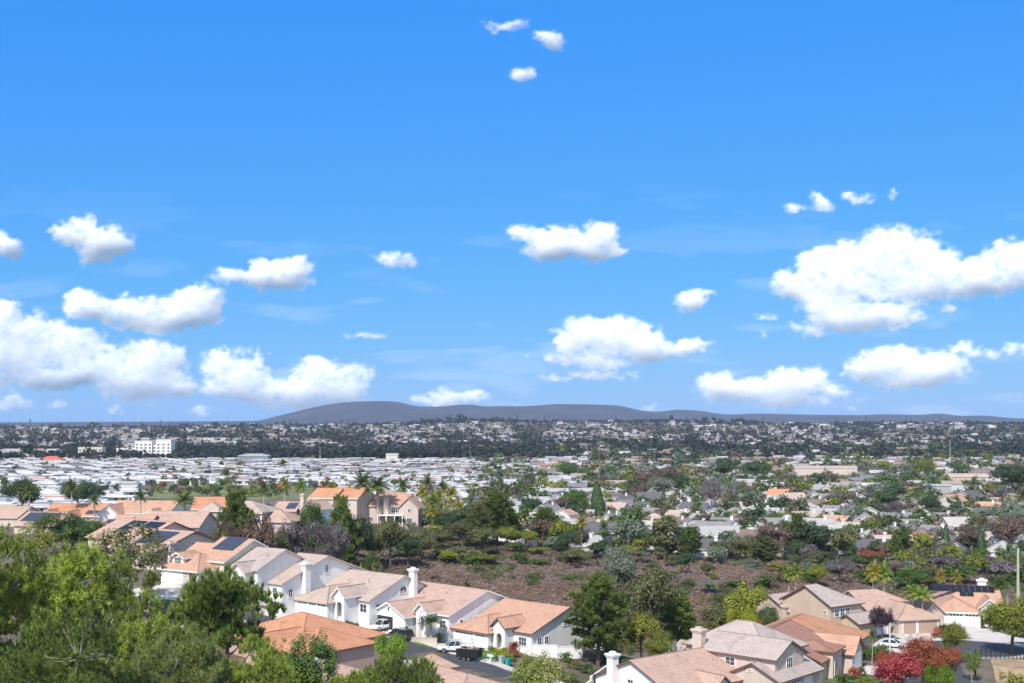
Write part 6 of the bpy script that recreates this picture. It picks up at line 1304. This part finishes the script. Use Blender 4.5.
def lowbox(L, W_, hgt, rise):
    x, y = L / 2, W_ / 2; v = np.array([(-x, -y, -3), (x, -y, -3), (x, y, -3), (-x, y, -3), (-x, -y, hgt), (x, -y, hgt), (x, y, hgt), (-x, y, hgt)], float)
    wall = (v, np.array([(0, 1, 5, 4), (1, 2, 6, 5), (2, 3, 7, 6), (3, 0, 4, 7)]), 0)
    o = .5; r = np.array([(-x - o, -y - o, hgt - .1), (x + o, -y - o, hgt - .1), (x + o, 0, hgt + rise), (-x - o, 0, hgt + rise), (x + o, y + o, hgt - .1), (-x - o, y + o, hgt - .1)], float)
    roof = (r, np.array([(0, 1, 2, 3), (3, 2, 4, 5), (0, 3, 5, 0), (1, 4, 2, 1)])[:2], 1)
    gab = (np.array([(-x, -y, hgt), (-x, y, hgt), (-x, 0, hgt + rise - .1), (-x, 0, hgt + rise - .1), (x, -y, hgt), (x, y, hgt), (x, 0, hgt + rise - .1), (x, 0, hgt + rise - .1)], float), np.array([(0, 1, 2, 3), (5, 4, 6, 7)]), 0)
    dk = (np.array([(-x * .6, -y - .05, .8), (x * .1, -y - .05, .8), (x * .1, -y - .05, 2.2), (-x * .6, -y - .05, 2.2), (x * .35, -y - .05, .1), (x * .8, -y - .05, .1), (x * .8, -y - .05, 2.2), (x * .35, -y - .05, 2.2)], float), np.array([(0, 1, 2, 3), (4, 5, 6, 7)]), 2)
    return [wall, roof, gab, dk]
LBH = [lowbox(14, 9, 3.0, 2.2), lowbox(17, 10, 3.0, 2.4), lowbox(12, 9, 5.6, 2.2), lowbox(22, 12, 5.0, 1.0)]; LBM = [lowbox(17, 6.8, 3.1, .5), lowbox(15, 7, 3.1, .6)]
FW = mat_islands('far_walls', [(.50, .46, .44), (.38, .33, .29), (.54, .51, .50), (.3, .25, .22), (.44, .41, .40), (.34, .27, .24)]); FR = mat_islands('far_roofs', [(.30, .28, .28), (.15, .13, .13), (.42, .39, .38), (.22, .16, .14), (.19, .185, .20), (.32, .26, .22), (.46, .43, .42), (.28, .18, .14)])
MR_ = mat_islands('far_white_roofs', [(.60, .57, .54), (.44, .42, .40), (.58, .53, .48), (.24, .23, .22), (.44, .35, .30), (.13, .13, .13), (.54, .51, .48)])
it = [(rv.choice(LBM), x, y, tz(x, y) + .3, tm_ + rv.uniform(-.05, .05), (1, 1, 1)) for (x, y, px, py) in rest_mh]
V, Q, MI = merged('x', it, ''); o = link('distant_mobile_homes', fast_mesh('distant_mobile_homes', V, Q, [FW, MR_, GLASS], MI)); tag(o, 'countless small white mobile homes filling the far end of the park', 'mobile homes', kind='stuff')
# far slope: houses and trees thick on the ground
rf_ = np.random.default_rng(5)
def scatter(n, py0, py1, px0=-150, px1=1180, pw=1.0):
    px = rf_.uniform(px0, px1, n); py = py0 + (py1 - py0) * rf_.random(n) ** pw; x, y, z, ok = GROUND_AT(px, py); k = ok & (y < 3580); return px[k], py[k], x[k], y[k], z[k]
HZN = fbm2(np.arange(0, 40, .1)[None, :].repeat(100, 0), np.arange(0, 10, .1)[:, None].repeat(400, 1), 4, 12)
def patchy(px, py): return HZN[np.clip(((py - 415) * 1.6).astype(int), 0, 99), np.clip(((px + 150) * .28).astype(int), 0, 399)]
px, py, x, y, z = scatter(3700, 421, 460, pw=.85); pt = patchy(px, py); k = (pt < .56) & ~((px < 560) & (py > 452)); k &= ~((px < 60 + 60) & (py > 455))
it = [(LBH[rf_.integers(0, 4) if yy > 1400 else 0], a, b, c, rf_.choice([0.0, 1.57, -.3, .25]) + rf_.normal() * .1, (1.1, 1.1, 1.15)) for a, b, c, yy in zip(x[k], y[k], z[k], y[k])]
it += [(rv.choice(LBH[:3]), a, b, tz(a, b) + .3, rz - th * .62, (1, 1, 1)) for (a, b, rz, _) in rest_houses]
V, Q, MI = merged('x', it, ''); o = link('distant_houses', fast_mesh('distant_houses', V, Q, [FW, FR, GLASS], MI)); tag(o, 'countless small pale houses scattered over the far slope', 'houses', kind='stuff')
# landmark buildings far off
def block_building(px, py, Y, parts, label, name='office_building', mat=WHITE):
    x = PX(px, Y); z = H - (py - HOR) / F * Y; root = empty(name, (x, Y, z)); tag(root, label, 'building'); mb = MB()
    for (a0, a1, b0, b1, hh) in parts: mb.box(a0, a1, b0, b1, -8, hh); mb.box(a0 - .3, a1 + .3, b0 - .3, b1 + .3, hh + .003, hh + .8)
    mb.build('wall', mat, root)
    for (a0, a1, b0, b1, hh) in parts:
        n = max(1, int((a1 - a0) / 5))
        for f in range(int(hh // 4)):
            for kx in range(n): u = a0 + (kx + .5) * (a1 - a0) / n; q = MB(); pbox(q, 'F', b0, u - 1.3, u + 1.3, .01, .1, 1.2 + 4 * f, 3.0 + 4 * f); q.build('window', GLASS, root)
block_building(135, 456, 1500, [(0, 21, 0, 18, 18), (21.1, 26, 3, 16, 13), (26.2, 45, 0, 18, 19.5), (-24, -.2, 2, 16, 9)], 'white multi-storey office block standing clear of the dark trees')
block_building(78, 455, 1500, [(0, 30, 0, 14, 9)], 'low cream block beside the white office block', mat=CREAM)
long_building(0, 455, 1500, 70, 22, 6, 1.5, 0, CREAM, ROOFS[4][1], 'long pale warehouse roof at the picture edge', wins=14); long_building(38, 463.5, 1350, 26, 16, 4, 4, 0, CREAM, mat_roof('bright_red_roof', (.55, .15, .10)), 'red-roofed hall at the edge of the mobile homes', 'hx'); long_building(238, 459, 1400, 35, 18, 4, 2, 0, mat_stucco('hall_grey', (.22, .24, .26)), ROOFS[7][1], 'pale hip-roofed hall behind the mobile homes', 'hx')
long_building(386, 458.5, 1450, 14, 16, 4, 2, 0, CREAM, ROOFS[4][1], 'small pale hall behind the mobile homes'); long_building(186, 443, 2100, 110, 22, 7, 2, 0, CREAM, ROOFS[4][1], 'very long pale building on the far slope', wins=16); long_building(330, 452, 1700, 60, 14, 6, 1, 0, mat_stucco('slate_wall', (.3, .3, .32)), ROOFS[0][1], 'long slate-coloured building on the far slope', wins=12)
long_building(812, 427, 3300, 60, 30, 8, 1.5, 0, WHITE, ROOFS[4][1], 'large white shed high on the far slope'); long_building(985, 428, 3100, 50, 25, 7, 1.5, 0, WHITE, ROOFS[4][1], 'large white shed at the end of the far slope')
# ------------------------------------------------------------------ trees over the valley (individuals) and the far woods (one mass)
def leafpick(r, near=True):
    return r.choices(['green', 'dark', 'olive', 'ygreen', 'brown', 'sage', 'grey', 'rust', 'lime'], [.27, .16, .20, .12, .06, .09, .05, .03, .02])[0]
DESC = {'green': 'green', 'dark': 'dark green', 'olive': 'olive', 'ygreen': 'yellow-green', 'brown': 'brownish', 'sage': 'sage-green', 'grey': 'greyish', 'rust': 'rust-tinged', 'lime': 'lime-green', 'pinedk': 'dark', 'palm': 'green', 'palmyl': 'yellowish', 'palmlt': 'bright'}
def auto(kind, leaf, x, y, z, h, w_, grp, parts):
    o = plant(kind, leaf, x, y, z, h, w_, None, parts=parts); px, py = to_px(x, y, z + h * .5); n = {'cypress': 'cypress', 'palm': 'palm', 'fanpalm': 'fan palm', 'shrub': 'shrub', 'shrubf': 'shrub', 'pine': 'conifer'}.get(kind, 'tree')
    size = 'tall ' if h > 9.5 and n == 'tree' else 'small ' if h < 5.5 and n == 'tree' else ''
    PENDING.append((o, size + DESC[leaf] + ' ' + n, px, py, grp))
rt = random.Random(21); cnt = 0
cand = []
for i in range(15000):
    px = rt.uniform(430, 1060); py = 449 + 112 * rt.random() ** 1.15
    cand.append((px, py))
A = np.array(cand); gxx, gyy, gzz, ok = GROUND_AT(A[:, 0], A[:, 1]); NT = []
house_xy = np.array([(k[0], k[1]) for k in kept]); far_tree_items = []
order = np.argsort(gyy)
placed = [(t['x'], t['y'], t['w']) for t in TREES]
for i in order:
    if not ok[i]: continue
    x, y, z, px, py = gxx[i], gyy[i], gzz[i], A[i, 0], A[i, 1]
    if y < 350 or (px < 470 + max(0, (py - 462)) * .0 and y > 600) : continue
    if px < 560 and y > 560: 
        if rt.random() < .8: continue
    w_ = (rt.uniform(4.5, 10) if rt.random() < .8 else rt.uniform(10, 15)) * (1 if y < 700 else 1.1); d2 = (house_xy[:, 0] - x) ** 2 + (house_xy[:, 1] - y) ** 2
    if d2.min() < (5.3 + w_ * .18) ** 2: continue
    if any((x - q[0]) ** 2 + (y - q[1]) ** 2 < ((w_ + q[2]) * .36) ** 2 for q in placed[-400:]): continue
    placed.append((x, y, w_)); h = w_ * rt.uniform(.75, 1.15); kk = rt.random()
    NT.append((x, y, z, w_, h, kk))
for j, (x, y, z, w_, h, kk) in enumerate(NT):
    lf = leafpick(rt)
    if j < 75:
        if kk < .07: auto('cypress', 'dark', x, y, z, rt.uniform(8, 13), 2.6, 'trees among the valley houses', False)
        elif kk < .15: auto('palm', rt.choice(['palm', 'palm', 'palmyl']), x, y, z, rt.uniform(8, 13), 5, 'trees among the valley houses', False)
        elif kk < .22: auto('pine', 'pinedk', x, y, z, h * 1.5, w_ * .9, 'trees among the valley houses', False)
        else: auto('mid', lf, x, y, z, h, w_, 'trees among the valley houses', y < 520)
    else: far_tree_items.append((x, y, z, w_, h, lf))
# scattered trees on the plateau, in the canyon and among the mobile homes
def scat(n, px0, *rest_, cap=10 ** 6): return scat_(n, cap, px0, *rest_)
def scat_(n, cap, px0, px1, py0, py1, kinds, leaves, hs, ws, grp, parts, avoid=None, sp=.4):
    done_ = 0
    P_ = np.array([(rt.uniform(px0, px1), rt.uniform(py0, py1)) for _ in range(n)]); X_, Y_, Z_, ok_ = GROUND_AT(P_[:, 0], P_[:, 1])
    for i in range(n):
        if not ok_[i] or (avoid and avoid(P_[i, 0], P_[i, 1], X_[i], Y_[i])): continue
        w_ = rt.uniform(*ws)
        if any((X_[i] - q[0]) ** 2 + (Y_[i] - q[1]) ** 2 < ((w_ + q[2]) * sp) ** 2 for q in placed): continue
        placed.append((X_[i], Y_[i], w_)); done_ += 1
        if done_ > cap: far_tree_items.append((X_[i], Y_[i], Z_[i], w_, rt.uniform(*hs), rt.choice(leaves))); continue
        auto(rt.choice(kinds), rt.choice(leaves), X_[i], Y_[i], Z_[i] - .1, rt.uniform(*hs), w_, grp, parts)
HB = [(o.matrix_basis.translation.x, o.matrix_basis.translation.y) for o in bpy.data.objects if o.get('category') in ('house', 'building', 'mobile home')]
HBA = np.array(HB)
def nohouse(r): return lambda px, py, x, y: ((HBA[:, 0] - x) ** 2 + (HBA[:, 1] - y) ** 2).min() < r * r
SM = np.array([(s[0], s[1]) for s in spots])
scat(420, -30, 560, 461, 500, ['mid', 'mid', 'mid', 'palm', 'cypress'], ['dark', 'green', 'olive', 'brown', 'ygreen'], (4.5, 9), (4, 8.5), 'trees among the mobile homes', False, lambda px, py, x, y: ((SM[:, 0] - x) ** 2 + (SM[:, 1] - y) ** 2).min() < 9, cap=25)
scat(80, 150, 345, 480, 497, ['mid', 'mid', 'shrub'], ['olive', 'green', 'ygreen', 'brown', 'rust'], (3, 7), (4, 7), 'trees on the green strip', False, nohouse(9))
for (px0, px1, py0, py1, n) in ((395, 570, 528, 552, 60), (560, 800, 548, 566, 60), (800, 1040, 545, 588, 170), (330, 440, 535, 560, 30)):
    scat(n, px0, px1, py0, py1, ['mid', 'mid', 'shrub', 'broad'], ['olive', 'olive', 'dark', 'green', 'brown', 'grey', 'ygreen', 'sage'], (2.6, 6.5), (4, 9), 'scrub trees round the canyon', False, nohouse(11), .34)
scat(60, 400, 600, 540, 566, ['shrub', 'broad'], ['olive', 'ygreen', 'olive', 'green'], (1.8, 3.8), (4, 8.5), 'scrub bushes on the brush slope', False, None, .26)
scat(34, 620, 830, 560, 606, ['shrub', 'broad', 'shrub'], ['olive', 'green', 'olive', 'sage'], (1.6, 3.6), (3.5, 7), 'scrub bushes on the brush slope', False, nohouse(12), .3)
scat(70, 270, 830, 560, 640, ['shrub', 'shrub', 'shrubf'], ['olive', 'olive', 'sage', 'green', 'brown', 'ygreen'], (.9, 2.0), (2, 4.5), 'scrub bushes on the brush slope', False, nohouse(11))
scat(40, -10, 330, 505, 600, ['mid', 'shrub', 'broad'], ['dark', 'green', 'olive', 'ygreen'], (3, 6), (3, 6), 'garden trees of the plateau', False, nohouse(12), .5)
scat(90, 560, 1024, 600, 682, ['shrub'], ['green', 'olive', 'dark', 'rust', 'ygreen'], (.8, 1.8), (1.4, 2.8), 'garden shrubs of the cul-de-sac', False, lambda px, py, x, y: (((HBA[:, 0] - x) ** 2 + (HBA[:, 1] - y) ** 2).min() < 20 ** 2) or (x > 50 and y > 160 and not (x > 96)) or (x - cx) ** 2 + (y - cy) ** 2 < 196)
# far woods
VV, FF, MM = [], [], []; nb = 0; base = []
rr2 = np.random.default_rng(99)
def blob(r, n):
    V_, Q_ = crown_broad(int(r.integers(0, 1e6)), 1.0, .9, n, 9, .42, .30, 5); V_[:, 2] += .95; return V_, Q_
BL = [blob(rr2, 11) for _ in range(6)]; BS = [blob(rr2, 5) for _ in range(6)]
# slim far forms: cypress / palm tops
def slim():
    r = rr2; n = 40; t = r.random(n); a = r.random(n) * 6.28; rad = .75 * np.sin(np.pi * np.clip(t, .05, .98)); P_ = np.stack([rad * np.cos(a), rad * np.sin(a), .2 + 2.6 * t], 1); return cards(P_, np.stack([np.cos(a), np.sin(a), .5 + 0 * a], 1), .45, r)
BT = [slim() for _ in range(3)]
def add_far(x, y, z, w_, h, mi, form):
    global nb
    V_, Q_ = form; a = rr2.random() * 6.28; c, s = math.cos(a), math.sin(a); q = V_ * np.array([w_ / 2, w_ / 2, h / 1.95]); VV.append(np.stack([x + c * q[:, 0] - s * q[:, 1], y + s * q[:, 0] + c * q[:, 1], z + q[:, 2] - .3], 1)); FF.append(Q_ + nb); MM.append(np.full(len(Q_), mi)); nb += len(V_)
DK = {}
for k_, cs_ in (('dark', [(.012, .02, .014), (.028, .042, .024), (.05, .068, .035)]), ('green', [(.018, .032, .014), (.04, .066, .024), (.075, .11, .035)]), ('olive', [(.025, .028, .016), (.05, .054, .028), (.085, .086, .045)]), ('brown', [(.035, .025, .02), (.065, .048, .038), (.10, .075, .06)]), ('grey', [(.04, .036, .036), (.075, .068, .066), (.12, .11, .105)]), ('ygreen', [(.045, .055, .015), (.10, .11, .025), (.19, .18, .04)]), ('pinedk', [(.010, .016, .014), (.02, .03, .022), (.04, .052, .032)])): DK[k_] = mat_leaf('far_' + k_, cs_, .2, .02)
BM = [crown_broad(s_, 1.0, .9, 34, 13, .21, .23, 8) for s_ in range(5)]
for v_, q_ in BM: v_[:, 2] += .95
FL = ['dark', 'green', 'olive', 'brown', 'grey', 'ygreen', 'pinedk']; LI = {k: i for i, k in enumerate(FL)}
NL = {'dark': 7, 'green': 8, 'olive': 9, 'brown': 10, 'ygreen': 11, 'lime': 11, 'sage': 12, 'grey': 12, 'rust': 10}
print('far items', len(far_tree_items))
for (x, y, z, w_, h, lf) in far_tree_items: add_far(x, y, z, w_, h, NL.get(lf, 8), BM[rr2.integers(0, 5)] if y < 1150 else BL[rr2.integers(0, 6)])
px, py, x, y, z = scatter(10500, 418.5, 462, pw=.85); pt = patchy(px, py)
for a in range(len(px)):
    if px[a] < 540 and py[a] > 461.5 - .004 * px[a]: continue
    belt = (px[a] < 560 and 451 < py[a] < 462) or (px[a] >= 560 and 446 < py[a] < 458 and pt[a] > .42)
    if 120 < px[a] < 178 and 441 < py[a] < 457: continue
    if not belt and pt[a] < .40 and rr2.random() < .45: continue
    w_ = rr2.uniform(8, 17) * (1.0 if y[a] < 2000 else 1.25) * (1.25 if belt else 1); kind = rr2.random()
    mi = rr2.choice(7, p=[.34, .1, .16, .12, .06, .02, .20])
    if kind < .08: add_far(x[a], y[a], z[a], 8, rr2.uniform(9, 16), LI['pinedk'], BT[rr2.integers(0, 3)])
    else: add_far(x[a], y[a], z[a], w_, w_ * rr2.uniform(.55, .95), mi, (BL if y[a] < 1900 else BS)[rr2.integers(0, 6)])
# crest line silhouettes
for a in np.arange(-140, 1160, 1.3):
    yy = rr2.uniform(3250, 3480); xx = PX(a, yy); zz = tz(xx, yy); g_ = .5 + .5 * math.sin(a * .045) * math.sin(a * .013 + 1)
    hgt = rr2.uniform(7, 13) + (9 if 415 < a < 510 or 640 < a < 765 else 2) * g_ * rr2.random()
    if rr2.random() < .9: add_far(xx, yy, zz, rr2.uniform(12, 26), hgt, rr2.choice([0, 0, 2, 3, 6]), BS[rr2.integers(0, 6)])
    if rr2.random() < .03: add_far(xx, yy, zz, 8, rr2.uniform(13, 20), 6, BT[rr2.integers(0, 3)])
for (px_, top_, wp_) in ((424, 417, 8), (431, 415.5, 9), (440, 416.5, 10), (449, 415.5, 9), (455, 417, 7), (460, 412, 7), (464, 413, 7), (474, 417, 9), (484, 417, 9), (491, 418, 7), (497, 413, 6), (503, 416, 4), (515, 420, 8), (528, 421, 7), (637, 418, 4), (655, 419, 9), (671, 414, 5), (684, 419, 8), (697, 420, 8),
        (705, 413.5, 6), (713, 416, 4), (722, 418, 6), (742, 416, 13), (735, 418, 8), (752, 419, 8), (796, 421, 8), (60, 422, 7), (95, 421, 8), (215, 421, 8), (242, 421.5, 6), (300, 423, 8), (352, 421, 8), (365, 422, 8), (387, 421, 7), (408, 420, 8), (870, 420, 6), (905, 421, 9), (948, 421, 8), (620, 420, 9), (560, 421, 8), (596, 420, 10)):
    for _k in range(2):
        yy = 3380 + rr2.uniform(-60, 40); xx = PX(px_ + rr2.uniform(-1, 1), yy); zz = tz(xx, yy); add_far(xx, yy, zz, wp_ / F * yy * .95, max(9, H - (top_ - HOR) / F * yy - zz), rr2.choice([0, 6, 2]), BL[rr2.integers(0, 6)])
V, Q, MI = np.concatenate(VV), np.concatenate(FF), np.concatenate(MM); o = link('distant_trees', fast_mesh('distant_trees', V, Q, [DK[k] for k in FL] + [LEAF['dark'], LEAF['green'], LEAF['olive'], LEAF['brown'], LEAF['ygreen'], LEAF['sage']], MI)); tag(o, 'dark woods and garden trees massed over the far slope', 'trees', kind='stuff')
# dry brush covering the canyon slope
VV, FF, MM = [], [], []; nb = 0
n = 40000; bx, by = rr2.uniform(270, 1060, n), rr2.uniform(540, 668, n); X_, Y_, Z_, ok_ = GROUND_AT(bx, by)
bb = [crown_broad(int(s), .8, .55, 7, 7, .34, .32, 4) for s in range(8)]; br = fbm2(bx / 26, by / 10, 4, 31)
for a in range(n):
    if not ok_[a] or Y_[a] > 420 or Y_[a] < 222 or ((HBA[:, 0] - X_[a]) ** 2 + (HBA[:, 1] - Y_[a]) ** 2).min() < 12 ** 2: continue
    if X_[a] > 48 and Y_[a] < 246: continue
    V_, Q_ = bb[a % 8]; s = rr2.uniform(.35, .85); aa = rr2.random() * 6.28; c, s2 = math.cos(aa), math.sin(aa); q = V_ * s; VV.append(np.stack([X_[a] + c * q[:, 0] - s2 * q[:, 1], Y_[a] + s2 * q[:, 0] + c * q[:, 1], Z_[a] + .35 * s + q[:, 2]], 1)); FF.append(Q_ + nb); nb += len(V_)
    olive_edge = (bx[a] < 430 and by[a] < 585) or (by[a] > 625) or (by[a] < 562)
    MM.append(np.full(len(Q_), 2 if (br[a] > (.50 if olive_edge else .63)) else (1 if br[a] < .44 else 0)))
BR1 = mat_leaf('dry_mauve_brush', [(.19, .125, .10), (.26, .175, .14), (.32, .22, .18), (.38, .275, .235)], .2, .12); BR2 = mat_leaf('dry_rust_brush', [(.19, .12, .085), (.25, .16, .11), (.31, .20, .14), (.36, .25, .17)], .2, .12)
V, Q, MI = np.concatenate(VV), np.concatenate(FF), np.concatenate(MM); o = link('dry_brush', fast_mesh('dry_brush', V, Q, [BR1, BR2, LEAF['olive']], MI)); tag(o, 'dry mauve-brown brush covering the canyon slope', 'brush', kind='stuff')
# undergrowth on the camera's hillside
VV, FF, MM = [], [], []; nb = 0
for a in range(2600):
    X_ = rr2.uniform(-75, 30); Y_ = rr2.uniform(45, 155)
    if Y_ > 150 and X_ > -20: continue
    if math.hypot(X_ + 4, Y_ - 156) < 14: continue
    Z_ = tz(X_, Y_); V_, Q_ = bb[a % 8]; s = rr2.uniform(.8, 2.0); q = V_ * s + np.array([X_, Y_, Z_ + .3 * s]); VV.append(q); FF.append(Q_ + nb); nb += len(V_); MM.append(np.full(len(Q_), rr2.choice(3)))
V, Q, MI = np.concatenate(VV), np.concatenate(FF), np.concatenate(MM); o = link('undergrowth', fast_mesh('undergrowth', V, Q, [LEAF['olive'], LEAF['green'], BR2], MI)); tag(o, 'mixed green undergrowth beneath the pines', 'undergrowth', kind='stuff')
name_all()
